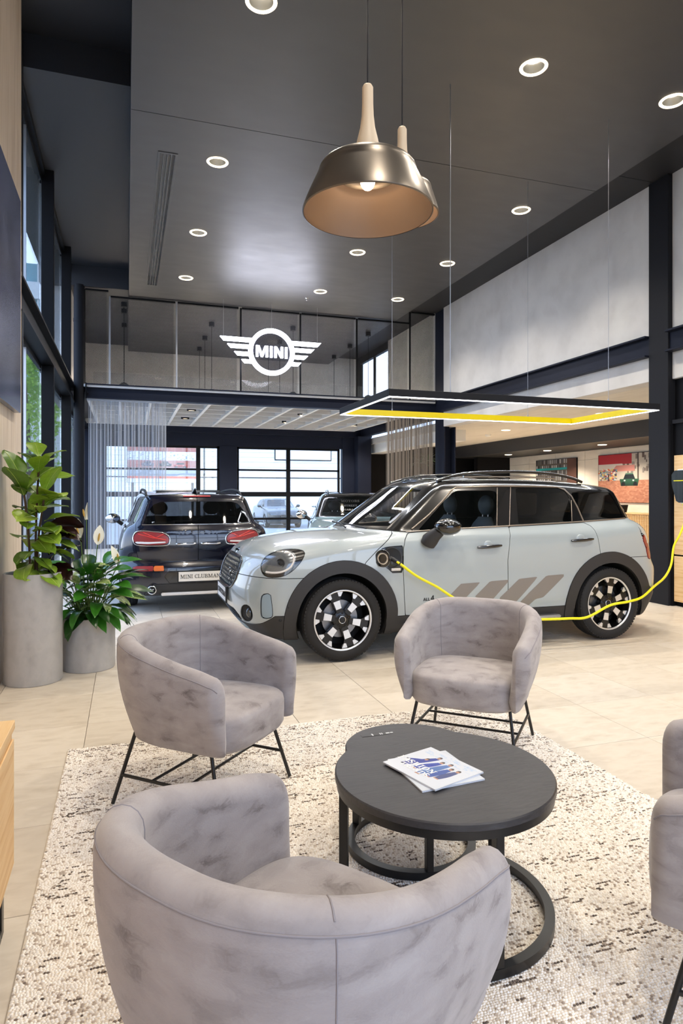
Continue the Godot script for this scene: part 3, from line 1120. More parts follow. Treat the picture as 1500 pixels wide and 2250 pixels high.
func lounge() -> void:
	var v2m: StandardMaterial3D = M["velvet"]
	var vs := []
	for k in 4:
		var m: StandardMaterial3D = v2m.duplicate()
		m.uv1_offset = Vector3(0.31, 0.17, 0.43) * k
		vs.append(m)
	armchair("grey velvet armchair beside the leafy plants, opening toward the tables", Vector3(0.345, 0, -3.05), Vector2(0.73, 0.68), vs[0])
	armchair("grey velvet armchair with its back to the pale grey car", Vector3(1.78, 0, -3.14), Vector2(-0.67, 0.74), vs[1])
	armchair("grey velvet armchair beside the oak sideboard, seen over its back", Vector3(0.325, 0, -1.285), Vector2(0.81, -0.585), vs[2])
	armchair("grey velvet armchair standing at the rug's bare floor side, facing the sideboard", Vector3(1.66, 0, -1.27), Vector2(-0.68, -0.73), vs[3])
	coffee_table("coffee_table", "large round black coffee table with magazines on it", Vector3(0.997, 0, -1.945), 0.359, 0.46, [-150.0, -30.0, 90.0], true)
	coffee_table("nested_table", "small lower round black table tucked under the large one", Vector3(1.052, 0, -2.327), 0.255, 0.39, [-135.0, -15.0, 98.0])
	var marks := thing("table_card", "narrow printed paper slip on the small black table", "paper slip", Vector3(0.975, 0.39, -2.485))
	part(marks, "slip", b(-0.07, 0.07, 0.0, 0.0012, -0.012, 0.012), "table_wood")
	for e in [[-0.022, 0.003, 0.010], [0.012, 0.002, 0.008], [0.020, 0.002, 0.008], [0.045, 0.008, 0.005], [0.062, 0.006, 0.004]]:
		part(marks, "print", b(e[0] - e[1], e[0] + e[1], 0.0012, 0.0016, -e[2], e[2]), "paper")
	var low := StandardMaterial3D.new()
	low.albedo_color = Color("#ccd2da")
	low.roughness = 0.35
	magazine("magazine", "white magazine underneath the fashion magazine", [Vector2(0.849, -2.068), Vector2(1.073, -2.076), Vector2(1.085, -1.829), Vector2(0.858, -1.812)], 0.4601, low, 0.005)
	var cov := StandardMaterial3D.new()
	cov.albedo_texture = cover_print()
	cov.roughness = 0.28
	magazine("fashion_magazine", "fashion magazine with a blue group picture, topmost on the table", [Vector2(0.821, -2.042), Vector2(1.032, -2.108), Vector2(1.102, -1.865), Vector2(0.895, -1.798)], 0.4653, cov, 0.005)
	var fm: Node3D = get_node("fashion_magazine")
	var along := Vector3(0.29, 0, 0.957).normalized()
	var up := Vector3(0.957, 0, -0.29).normalized()
	for w in [["FASHION", -0.045, -0.030, 0.036], ["TRENDS", -0.020, -0.062, 0.032]]:
		var l := part(fm, "lettering", text_mesh(w[0], w[3], 0.0005, "Droid Serif", 700), "white_plain")
		l.transform = Transform3D(Basis(along, up, Vector3.UP), along * w[1] + up * w[2] + Vector3(0, 0.0055, 0))
	rug()
	sideboard()
	pendants()
	led_frame()
	wing_sign()

func rug() -> void:
	var t := thing("woven_rug", "cream woven wool rug with dark brown flecks under the armchairs", "rug", Vector3(0.98, 0, -2.0))
	part(t, "backing", b(-1.28, 1.27, 0.0, 0.007, -1.77, 1.75, 0.003), mat("rug_back", Color("#cbbfae"), 0.95))
	var knot := MB.new()
	var rows := []
	for q in 3:
		var bb := PI / 2 * q / 2.0
		var row := PackedVector3Array()
		for s in 6:
			var a := TAU * s / 6
			row.append(Vector3(cos(a) * cos(bb), sin(bb), sin(a) * cos(bb)))
		rows.append(row)
	knot.grid(rows, true)
	var wm := mat("wool", Color.WHITE, 0.95)
	wm.vertex_color_use_as_albedo = true
	var f := FastNoiseLite.new()
	f.seed = 8
	f.frequency = 1.0
	rng.seed = 11
	var where := []
	var cols := PackedColorArray()
	var z := -1.765
	var r := 0
	while z < 1.74:
		var run := f.get_noise_2d(z * 9.0, 3.0)
		var dark_row := clampf(0.055 + 0.55 * maxf(0.0, run - 0.02) + (0.25 if rng.randf() < 0.08 else 0.0), 0.0, 0.5)
		var x := -1.275 + rng.randf() * 0.01
		var run_on := false
		while x < 1.265:
			var l := rng.randf_range(0.0040, 0.0068)
			var patch := f.get_noise_2d(x * 1.6 + 40.0, z * 14.0)
			var g := Color("#f7f3ec").lerp(Color("#e6ded2"), rng.randf() * 0.8)
			var pd := dark_row * (0.35 + 1.1 * clampf(patch + 0.25, 0.0, 1.0))
			var k := rng.randf()
			run_on = k < (0.58 if run_on else pd * 0.24)
			if run_on: g = Color("#4a423d").lerp(Color("#7d6f64"), rng.randf())
			elif k < pd * 1.1 + 0.05: g = Color("#9d8f82").lerp(Color("#c2b5a6"), rng.randf())
			elif k < 0.28: g = Color("#dcd3c7")
			cols.append(g.srgb_to_linear())
			where.append(Transform3D(Basis(Vector3.UP, rng.randf_range(-0.15, 0.15)) * Basis.from_scale(Vector3(l, rng.randf_range(0.0028, 0.005), 0.0047)), Vector3(x, 0.0062, z + rng.randf_range(-0.001, 0.001))))
			x += l * 1.75
		z += 0.0078
		r += 1
	var mm := MultiMesh.new()
	mm.transform_format = MultiMesh.TRANSFORM_3D
	mm.use_colors = true
	mm.mesh = knot.mesh()
	mm.instance_count = where.size()
	for k in where.size():
		mm.set_instance_transform(k, where[k])
		mm.set_instance_color(k, cols[k])
	var o := MultiMeshInstance3D.new()
	o.name = "wool_knots"
	o.multimesh = mm
	o.material_override = wm
	t.add_child(o)
	o.set_meta("kind", "stuff")

func sideboard() -> void:
	var t := thing("oak_sideboard", "oak sideboard on a black steel frame along the timber wall", "sideboard", Vector3(-0.6, 0, -1.2))
	part(t, "body", b(-0.25, 0.255, 0.20, 0.615, -1.085, 1.1, 0.002), "oak")
	part(t, "top", b(-0.262, 0.262, 0.625, 0.653, -1.1, 1.1, 0.002), "oak")
	for k in 3:
		part(t, "drawer_front", b(0.256, 0.262, 0.205, 0.60, -1.08 + k * 0.72, -0.375 + k * 0.72, 0.0015), "oak")
	for z in [-1.05, 1.05]:
		var leg := MB.new()
		leg.bx(0.20, 0.235, 0.0, 0.20, z - 0.018, z + 0.018, 0.002)
		leg.bx(-0.235, -0.20, 0.0, 0.20, z - 0.018, z + 0.018, 0.002)
		part(t, "leg_frame", leg, "rod_black")
	for x in [-0.218, 0.218]:
		part(t, "floor_rail", b(x - 0.017, x + 0.017, 0.0, 0.03, -1.03, 1.03, 0.002), "rod_black")
		part(t, "upper_rail", b(x - 0.017, x + 0.017, 0.17, 0.20, -1.03, 1.03, 0.002), "rod_black")
	var p := thing("wall_picture", "large dark blue glossy picture panel on the timber wall", "picture", Vector3(-0.87, 2.04, -5.87))
	part(p, "canvas", b(0.0, 0.05, 0.0, 1.73, 0.0, 3.4, 0.003), "picture_blue")

func pendant(label: String, at: Vector3, r: float, rt: float, h: float, hl: float, sc: float) -> void:
	# at: centre of the rim
	var t := thing("pendant_lamp", label, "pendant lamp", at, 0.0)
	var out := []
	out.append(Vector2(r - 0.004, 0.0))
	out.append(Vector2(r, 0.002))
	for k in 9:
		var u := k / 8.0
		out.append(Vector2(r + (rt + 0.02 - r) * pow(u, 1.15), 0.004 + (h * 0.78 - 0.004) * u))
	for k in range(1, 8):
		var a := PI / 2 * k / 7.0
		out.append(Vector2(rt + 0.02 - h * 0.20 * (1.0 - cos(a)), h * 0.78 + h * 0.20 * sin(a)))
	out.append(Vector2(rt * 0.55, h + 0.004))
	out.append(Vector2(0.0, h + 0.012))
	var s := MB.new()
	s.lathe(out, 64)
	part(t, "shade", s, "lamp_bronze")
	var i := MB.new()
	var rc := rt * 0.74
	i.lathe([Vector2(r - 0.005, 0.001), Vector2(r - 0.012, h * 0.12), Vector2(lerpf(r, rt, 0.5) - 0.006, h * 0.42), Vector2(rt - 0.002, h * 0.70), Vector2(rt - 0.014, h * 0.76), Vector2(rc, h * 0.77)], 64)
	part(t, "lining", i, "lamp_inside")
	var ch := MB.new()
	ch.lathe([Vector2(rc, h * 0.77), Vector2(rc - 0.004, h * 0.95), Vector2(0.0, h * 0.96)], 48)
	part(t, "lamp_chamber", ch, "lamp_bronze")
	var hd := MB.new()
	hd.lathe([Vector2(0.0, h + hl), Vector2(0.014 * sc, h + hl - 0.001), Vector2(0.019 * sc, h + hl - 0.01), Vector2(0.0195 * sc, h + hl * 0.75), Vector2(0.021 * sc, h + hl * 0.60), Vector2(0.026 * sc, h + hl * 0.45), Vector2(0.036 * sc, h + hl * 0.30), Vector2(0.044 * sc, h + hl * 0.15), Vector2(0.048 * sc, h + 0.004)], 28)
	part(t, "wooden_handle", hd, "lamp_wood")
	var c := MB.new()
	c.tube(PackedVector3Array([Vector3(0, h + hl - 0.003, 0), Vector3(0, SH - at.y, 0)]), 0.0025, 6)
	part(t, "cord", c, "steel_grey")
	var so := MB.new()
	so.lathe([Vector2(0.0, h - 0.008), Vector2(0.020, h - 0.008), Vector2(0.020, h - 0.035), Vector2(0.016, h - 0.038)], 20)
	part(t, "socket", so, "steel_black")
	var bl := MB.new()
	bl.ball(Vector3(0, h - 0.062, 0), Vector3(0.026, 0.032, 0.026), 18, 12)
	part(t, "bulb", bl, "lamp_warm")
	var l := OmniLight3D.new()
	l.name = "bulb_light"
	l.light_color = Color(1.0, 0.86, 0.70)
	l.light_energy = 0.035
	l.light_size = 0.03
	l.omni_range = 12.0
	l.omni_attenuation = 2.0
	l.shadow_enabled = true
	add_child(l, true)
	l.position = at + Vector3(0, h - 0.062, 0)

func pendants() -> void:
	pendant("large bronze pendant lamp with a wooden handle, lit over the tables", Vector3(0.791, 2.345, -2.108), 0.226, 0.150, 0.172, 0.271, 1.0)
	pendant("smaller bronze pendant lamp half hidden behind the large one", Vector3(1.045, 2.487, -2.393), 0.146, 0.098, 0.125, 0.228, 0.95)

func led_frame() -> void:
	var t := thing("led_frame", "rectangular hanging light frame, black outside and yellow inside", "hanging light", Vector3(3.685, 2.235, -6.0))
	var hx := 1.497
	var hz := 0.70
	var w := 0.030
	var h := 0.072
	for e in [[-hx, hx, hz - w, hz], [-hx, hx, -hz, -hz + w], [-hx, -hx + w, -hz + w, hz - w], [hx - w, hx, -hz + w, hz - w]]:
		var bar := part(t, "bar", b(e[0], e[1], 0.008, h, e[2], e[3], 0.002), "steel_grey")
		part(bar, "light_strip", b(e[0] + 0.007, e[1] - 0.007, 0.0, 0.009, e[2] + 0.007, e[3] - 0.007), "led_white")
	for e in [[-hx + w, hx - w, hz - w - 0.003, hz - w], [-hx + w, hx - w, -hz + w, -hz + w + 0.003], [-hx + w, -hx + w + 0.003, -hz + w + 0.003, hz - w - 0.003], [hx - w - 0.003, hx - w, -hz + w + 0.003, hz - w - 0.003]]:
		part(t, "yellow_liner", b(e[0], e[1], 0.010, h - 0.001, e[2], e[3]), "yellow")
	for x in [2.80, 4.553]:
		for z in [-5.32, -6.69]:
			var wire := MB.new()
			var p := Vector3(x, 2.235, z) - t.position
			wire.tube(PackedVector3Array([p + Vector3(0, h, 0), p + Vector3(0, SH - 2.235, 0)]), 0.0022 if z < -6 or x > 3 else 0.004, 6)
			part(t, "wire", wire, "alu")
			var cap := MB.new()
			cap.lathe([Vector2(0.007, h), Vector2(0.007, h + 0.02), Vector2(0.002, h + 0.025)], 10, p)
			part(t, "wire_grip", cap, "alu")
	for e in [[0.0, hz - w / 2, 2.9, 0.03], [0.0, -hz + w / 2, 2.9, 0.03], [-hx + w / 2, 0.0, 0.03, 1.3], [hx - w / 2, 0.0, 0.03, 1.3]]:
		area(t.position + Vector3(e[0], -0.004, e[1]), Vector3.DOWN, Vector2(e[3], e[2]), 0.9 if e[2] > 1 else 0.4, Color(0.95, 0.97, 1.0))

func wing_sign() -> void:
	var t := thing("wing_sign", "white lit winged ring sign reading MINI hung before the mesh screen", "sign", Vector3(2.69, 4.165, -12.5))
	var ring := MB.new()
	ring.xf = Transform3D(Basis(Vector3.RIGHT, PI / 2), Vector3.ZERO)
	ring.lathe([Vector2(0.373, -0.03), Vector2(0.455, -0.03), Vector2(0.455, -0.03), Vector2(0.455, 0.03), Vector2(0.455, 0.03), Vector2(0.373, 0.03), Vector2(0.373, 0.03), Vector2(0.373, -0.03)], 72)
	part(t, "ring", ring, "sign_white")
	var disc := MB.new()
	disc.xf = Transform3D(Basis(Vector3.RIGHT, PI / 2), Vector3.ZERO)
	disc.lathe([Vector2(0.0, 0.0), Vector2(0.374, 0.0)], 64)
	var dm := glass("smoked", Color("#2a2b33"), 0.55)
	dm.roughness = 0.1
	part(t, "backing", disc, "smoked")
	var wings := [[[-1.0, 0.24], [-0.385, 0.24], [-0.405, 0.163], [-0.93, 0.163]], [[-0.862, 0.105], [-0.43, 0.105], [-0.445, 0.035], [-0.795, 0.035]], [[-0.73, -0.035], [-0.447, -0.035], [-0.435, -0.105], [-0.66, -0.105]], [[-0.59, -0.177], [-0.41, -0.177], [-0.375, -0.245], [-0.53, -0.245]]]
	for w in wings:
		for s in [1.0, -1.0]:
			var wing := MB.new()
			var poly := PackedVector2Array()
			for p in w: poly.append(Vector2(p[0] * s, p[1]))
			wing.prism(poly, -0.03, 0.03)
			part(t, "wing_bar", wing, "sign_white")
	# the four letters as solid strokes
	var m1 := v2([[-0.311, -0.11], [-0.311, 0.11], [-0.245, 0.11], [-0.193, -0.03], [-0.141, 0.11], [-0.075, 0.11], [-0.075, -0.11], [-0.12, -0.11], [-0.12, 0.055], [-0.172, -0.11], [-0.214, -0.11], [-0.266, 0.055], [-0.266, -0.11]])
	var i1 := v2([[-0.037, -0.11], [-0.037, 0.11], [0.013, 0.11], [0.013, -0.11]])
	var n1 := v2([[0.051, -0.11], [0.051, 0.11], [0.098, 0.11], [0.178, -0.03], [0.178, 0.11], [0.224, 0.11], [0.224, -0.11], [0.177, -0.11], [0.097, 0.03], [0.097, -0.11]])
	var i2 := v2([[0.262, -0.11], [0.262, 0.11], [0.312, 0.11], [0.312, -0.11]])
	for p in [m1, i1, n1, i2]:
		var l := MB.new()
		l.prism(p, 0.0, 0.03)
		part(t, "letter", l, "sign_white")
	for x in [-0.935, 0.0, 0.925]:
		var wire := MB.new()
		wire.tube(PackedVector3Array([Vector3(x, 0.24 if x != 0.0 else 0.455, 0), Vector3(x, SH - 4.165, 0)]), 0.0025, 6)
		part(t, "wire", wire, "alu")
	area(Vector3(2.69, 4.165, -12.44), Vector3(0, 0, 1), Vector2(1.7, 0.5), 1.5, Color(0.93, 0.94, 1.0))

# ---------------------------------------------------------------- car bodies
# A body is the zero set of field(): a lower body and a greenhouse, each cut out of profile, plan and section with rounded edges.
# It is sampled as one sheet (half the car, z >= 0) which is then cut along panel lines; panels get thickness and a real gap.
class CarShape:
	var tabs := {}
	var par := {}
	var xf := Transform3D.IDENTITY
	var V := PackedVector3Array()
	var N := PackedVector3Array()
	var T := PackedInt32Array()

	func table(called: String, pts: Array, x0: float, x1: float, n := 128) -> void:
		var a := PackedFloat32Array()
		for k in n + 1:
			var x := x0 + (x1 - x0) * k / n
			var j := 0
			while j < pts.size() - 2 and x > pts[j + 1][0]:
				j += 1
			var u := clampf((x - pts[j][0]) / (pts[j + 1][0] - pts[j][0]), 0.0, 1.0)
			var p0: float = pts[maxi(j - 1, 0)][1]
			var p3: float = pts[mini(j + 2, pts.size() - 1)][1]
			var lin: float = lerpf(pts[j][1], pts[j + 1][1], u)
			a.append(lerpf(lin, cubic_interpolate(pts[j][1], pts[j + 1][1], p0, p3, u), 0.85))
		tabs[called] = [a, x0, n / (x1 - x0), n]

	func at(called: String, x: float) -> float:
		var t: Array = tabs[called]
		var u: float = clampf((x - t[1]) * t[2], 0.0, t[3] - 0.0001)
		var k := int(u)
		var a: PackedFloat32Array = t[0]
		return a[k] + (a[k + 1] - a[k]) * (u - k)

	func rmax(a: float, c: float, r: float) -> float:
		if a > -r and c > -r:
			return sqrt((a + r) * (a + r) + (c + r) * (c + r)) - r
		return maxf(a, c)

	func field(p: Vector3) -> float:
		var x := p.x
		var y := p.y
		var z := absf(p.z)
		var zz: float = z / par.hw
		var f := rmax(y - at("top", x) + at("crown", x) * zz * zz, z - at("half", x) - at("flank", y), par.r_top)
		f = rmax(f, at("nose", y) + par.sweep_f * zz * zz * zz - x, par.r_front)
		f = rmax(f, x - at("tail", y) + par.sweep_r * zz * zz * zz, par.r_rear)
		f = rmax(f, par.bottom - y, 0.05)
		if y < par.belt - 0.06:
			return f
		var g := rmax(y - at("roof", x) + par.roof_crown * zz * zz, z - par.cab + par.lean * (y - par.belt) + at("cabtaper", x), par.r_roof)
		g = rmax(g, (y - par.belt - par.ws_slope * (x - par.ws_x - par.ws_curve * zz * zz)) * par.ws_n, par.r_ws)
		g = rmax(g, (x - par.rw_x + par.rw_curve * zz * zz + par.rw_slope * (y - par.belt)) * par.rw_n, par.r_rw)
		var h := clampf(0.5 + 0.5 * (f - g) / 0.03, 0.0, 1.0)
		return lerpf(f, g, h) - 0.03 * h * (1.0 - h)

	func ready() -> void:
		par.ws_n = 1.0 / sqrt(1.0 + par.ws_slope * par.ws_slope)
		par.rw_n = 1.0 / sqrt(1.0 + par.rw_slope * par.rw_slope)

	func cast(o: Vector3, d: Vector3, far := 2.2) -> Vector3:
		var lo := 0.0
		var hi := far
		for k in 9:
			var m := (lo + hi) * 0.5
			if field(o + d * m) < 0.0: lo = m
			else: hi = m
		var fl := field(o + d * lo)
		var fh := field(o + d * hi)
		for k in 3:
			var m := lo + (hi - lo) * clampf(fl / (fl - fh), 0.05, 0.95)
			var fm := field(o + d * m)
			if fm < 0.0:
				lo = m
				fl = fm
			else:
				hi = m
				fh = fm
		return o + d * (lo + (hi - lo) * clampf(fl / (fl - fh), 0.0, 1.0))

	# the half body as rings along the length; xa and xb end the straight part, beyond them rings fan round
	func sheet(xa: float, xb: float, yc: float, nf: int, nm: int, nr: int, nphi: int) -> void:
		var rings := []
		for k in range(1, nf + 1): rings.append([xa, PI / 2 * k / nf, -1.0])
		for k in range(1, nm): rings.append([xa + (xb - xa) * k / nm, PI / 2, 0.0])
		for k in range(nr, 0, -1): rings.append([xb, PI / 2 * k / nr, 1.0])
		V.append(cast(Vector3(xa, yc, 0), Vector3(-1, 0, 0)))
		for r in rings:
			for q in nphi + 1:
				var a := -PI / 2 + PI * q / nphi
				var d := Vector3(r[2] * cos(r[1]), sin(r[1]) * sin(a), sin(r[1]) * cos(a))
				if q == 0 or q == nphi: d.z = 0.0
				V.append(cast(Vector3(r[0], yc, 0), d.normalized()))
		V.append(cast(Vector3(xb, yc, 0), Vector3(1, 0, 0)))
		var w := nphi + 1
		for q in nphi:
			T.append_array([0, 1 + q, 2 + q])
		for r in rings.size() - 1:
			for q in nphi:
				var k := 1 + r * w + q
				T.append_array([k, k + w, k + w + 1, k, k + w + 1, k + 1])
		var e := V.size() - 1
		for q in nphi:
			var k := 1 + (rings.size() - 1) * w + q
			T.append_array([k, e, k + 1])
		N.resize(V.size())
		for k in range(0, T.size(), 3):
			var g := (V[T[k + 2]] - V[T[k]]).cross(V[T[k + 1]] - V[T[k]])
			for j in 3: N[T[k + j]] += g
		for k in N.size():
			var n := N[k]
			if absf(V[k].z) < 1e-5: n.z = 0.0
			n = n.normalized() if n.length() > 0.0 else Vector3.UP
			if field(V[k] + n * 0.01) < field(V[k] - n * 0.01): n = -n
			N[k] = n

	# cut triangles tt by the values: [inside, outside], a strip of width 2*gap is left out between them
	func cut(tt: PackedInt32Array, val: PackedFloat32Array, gap := 0.0) -> Array:
		if gap > 0.0:
			return [side(tt, val, -gap, true), side(tt, val, gap, false)]
		return [side(tt, val, 0.0, true), side(tt, val, 0.0, false)]

	func side(tt: PackedInt32Array, val: PackedFloat32Array, level: float, below: bool) -> PackedInt32Array:
		var out := PackedInt32Array()
		var made := {}
		var sg := 1.0 if below else -1.0
		var nv := val.size()
		for k in range(0, tt.size(), 3):
			var a := tt[k]
			var b := tt[k + 1]
			var c := tt[k + 2]
			var va := ((val[a] if a < nv else 1.0) - level) * sg
			var vb := ((val[b] if b < nv else 1.0) - level) * sg
			var vc := ((val[c] if c < nv else 1.0) - level) * sg
			var ins := int(va < 0.0) + int(vb < 0.0) + int(vc < 0.0)
			if ins == 3:
				out.append(a)
				out.append(b)
				out.append(c)
			elif ins > 0:
				var id := [a, b, c]
				var vv := [va, vb, vc]
				var poly := []
				for j in 3:
					var j1 := (j + 1) % 3
					if vv[j] < 0.0: poly.append(id[j])
					if (vv[j] < 0.0) != (vv[j1] < 0.0):
						var key: int = (mini(id[j], id[j1]) << 24) | maxi(id[j], id[j1])
						if not made.has(key):
							var i0 := mini(id[j], id[j1])
							var i1 := maxi(id[j], id[j1])
							var w0: float = vv[j] if i0 == id[j] else vv[j1]
							var w1: float = vv[j1] if i0 == id[j] else vv[j]
							var u := w0 / (w0 - w1)
							V.append(V[i0].lerp(V[i1], u))
							N.append(N[i0].lerp(N[i1], u).normalized())
							made[key] = V.size() - 1
						poly.append(made[key])
				for j in range(1, poly.size() - 1):
					out.append_array([poly[0], poly[j], poly[j + 1]])
		return out

	# signed distance to a polygon seen along an axis, negative inside; 1 outside the box lo..hi
	func poly_values(poly: PackedVector2Array, view: String, lo: Vector3, hi: Vector3) -> PackedFloat32Array:
		var out := PackedFloat32Array()
		out.resize(V.size())
		out.fill(1.0)
		var b0 := poly[0]
		var b1 := poly[0]
		for p in poly:
			b0 = b0.min(p)
			b1 = b1.max(p)
		b0 -= Vector2(0.09, 0.09)
		b1 += Vector2(0.09, 0.09)
		var n := poly.size()
		for k in V.size():
			var p := V[k]
			if p.x < lo.x or p.y < lo.y or p.z < lo.z or p.x > hi.x or p.y > hi.y or p.z > hi.z: continue
			var q := Vector2(p.x, p.y) if view == "side" else (Vector2(p.z, p.y) if view == "end" else Vector2(p.x, p.z))
			if q.x < b0.x or q.y < b0.y or q.x > b1.x or q.y > b1.y: continue
			var best := 1e9
			var inside := false
			var a := poly[n - 1]
			for j in n:
				var b := poly[j]
				var ab := b - a
				var aq := q - a
				var u := clampf(aq.dot(ab) / maxf(ab.length_squared(), 1e-12), 0.0, 1.0)
				best = minf(best, (aq - ab * u).length_squared())
				if (a.y > q.y) != (b.y > q.y) and q.x < ab.x * (q.y - a.y) / ab.y + a.x: inside = not inside
				a = b
			out[k] = -sqrt(best) if inside else sqrt(best)
		return out

	# where a photo pixel's ray meets the body, in the car's own axes
	func hit(u: float, v: float) -> Vector3:
		var fw := Vector3(sin(0.318811), 0, -cos(0.318811))
		var rt := Vector3(cos(0.318811), 0, sin(0.318811))
		var inv := xf.affine_inverse()
		var o := inv * Vector3(0, 1.37, 0)
		var d := (inv.basis * (fw + rt * ((u - 750.0) / 1430.0) + Vector3.UP * ((1088.0 - v) / 1430.0))).normalized()
		var t := 3.0
		var best := 1e9
		var bt := t
		while t < 14.0:
			var f := field(o + d * t)
			if f < best:
				best = f
				bt = t
			if f < 0.0: break
			t += clampf(f * 0.4, 0.012, 0.05)
		if best >= 0.0:
			return o + d * bt
		var lo := t - 0.1
		var hi := t
		for k in 14:
			var m := (lo + hi) * 0.5
			if field(o + d * m) < 0.0: hi = m
			else: lo = m
		return o + d * hi

	func pix(view: String, ox: float, oy: float, s: float, pts: Array) -> PackedVector2Array:
		var out := PackedVector2Array()
		for p in pts:
			var h := hit(ox + p[0] * s, oy + p[1] * s)
			out.append(Vector2(h.x, h.y) if view == "side" else Vector2(absf(h.z), h.y))
		return out

	# triangles tt as a mesh with both halves: moved out by off, edges turned in by depth
	func solid(tt: PackedInt32Array, off: float, depth: float, halves := [1.0, -1.0]) -> MB:
		var m := MB.new()
		var edges := {}
		for k in range(0, tt.size(), 3):
			for j in 3:
				var a := tt[k + j]
				var b := tt[k + (j + 1) % 3]
				var key: int = (mini(a, b) << 24) | maxi(a, b)
				if edges.has(key): edges.erase(key)
				else: edges[key] = [a, b]
		for s in halves:
			var map := {}
			var flip := Vector3(1, 1, s)
			for k in tt.size():
				var a := tt[k]
				if not map.has(a): map[a] = m.add((V[a] + N[a] * off) * flip, N[a] * flip, Vector2(V[a].x, V[a].y))
				m.i.append(map[a])
			if depth > 0.0:
				for e in edges.values():
					var a: Vector3 = V[e[0]]
					var b: Vector3 = V[e[1]]
					if a.z < 1e-4 and b.z < 1e-4: continue
					var na: Vector3 = N[e[0]]
					var nb: Vector3 = N[e[1]]
					m.quad((a + na * off) * flip, (b + nb * off) * flip, (b + nb * (off - depth)) * flip, (a + na * (off - depth)) * flip)
		return m

	# a line drawn on the body, as points
	func on_side(pts: Array, off := 0.0, step := 0.03) -> PackedVector3Array:
		var out := PackedVector3Array()
		for k in pts.size() - 1:
			var a := Vector2(pts[k][0], pts[k][1])
			var b := Vector2(pts[k + 1][0], pts[k + 1][1])
			var n := maxi(1, int(a.distance_to(b) / step))
			for j in n + (1 if k == pts.size() - 2 else 0):
				var q := a.lerp(b, float(j) / n)
				out.append(cast(Vector3(q.x, q.y, 0.0), Vector3(0, 0, 1), 1.2) + Vector3(0, 0, off))
		return out

func circle2(c: Vector2, r: float, n := 40, flat := -10.0) -> PackedVector2Array:
	var p := PackedVector2Array()
	for k in n:
		var a := TAU * k / n
		p.append(Vector2(c.x + cos(a) * r, maxf(c.y + sin(a) * r, flat)))
	return p

func soft(p: PackedVector2Array, times := 2) -> PackedVector2Array:
	for k in times:
		var o := PackedVector2Array()
		for j in p.size():
			var a := p[j]
			var c := p[(j + 1) % p.size()]
			o.append(a.lerp(c, 0.25))
			o.append(a.lerp(c, 0.75))
		p = o
	return p

func closed3(pts: PackedVector3Array, k := 4) -> PackedVector3Array:
	var out := PackedVector3Array()
	var n := pts.size()
	for a in n:
		for s in k: out.append(pts[a].cubic_interpolate(pts[(a + 1) % n], pts[(a - 1 + n) % n], pts[(a + 2) % n], float(s) / k))
	return out

# triangles split into connected pieces, crumbs left out
func pieces(tt: PackedInt32Array) -> Array:
	var root := {}
	for k in tt: root[k] = k
	var find := func(a: int) -> int:
		while root[a] != a:
			root[a] = root[root[a]]
			a = root[a]
		return a
	for k in range(0, tt.size(), 3):
		for j in [1, 2]:
			var a: int = find.call(tt[k])
			var c: int = find.call(tt[k + j])
			if a != c: root[a] = c
	var sets := {}
	for k in range(0, tt.size(), 3):
		var a: int = find.call(tt[k])
		if not sets.has(a): sets[a] = []
		sets[a].append_array([tt[k], tt[k + 1], tt[k + 2]])
	var out := []
	for s in sets.values():
		if s.size() > 60: out.append(PackedInt32Array(s))
	return out

const ALL_LO := Vector3(-9, -9, -9)
const ALL_HI := Vector3(9, 9, 9)

func flipped(m: MB) -> MB:
	var o := MB.new()
	for k in m.v.size():
		o.v.append(m.v[k] * Vector3(1, 1, -1))
		o.n.append(m.n[k] * Vector3(1, 1, -1))
		o.t.append(m.t[k])
	o.i = m.i.duplicate()
	return o

# a part and its twin on the other side of the car; the parent may be a pair too
func pair(parent, called: String, m: MB, material) -> Array:
	var two: Array = parent if parent is Array else [parent, parent]
	var f := flipped(m)
	return [part(two[0], called, m, material), part(two[1], called, f, material)]

func pair_solid(parent, called: String, cs: CarShape, tt: PackedInt32Array, off: float, depth: float, material) -> Array:
	return pair(parent, called, cs.solid(tt, off, depth, [1.0]), material)

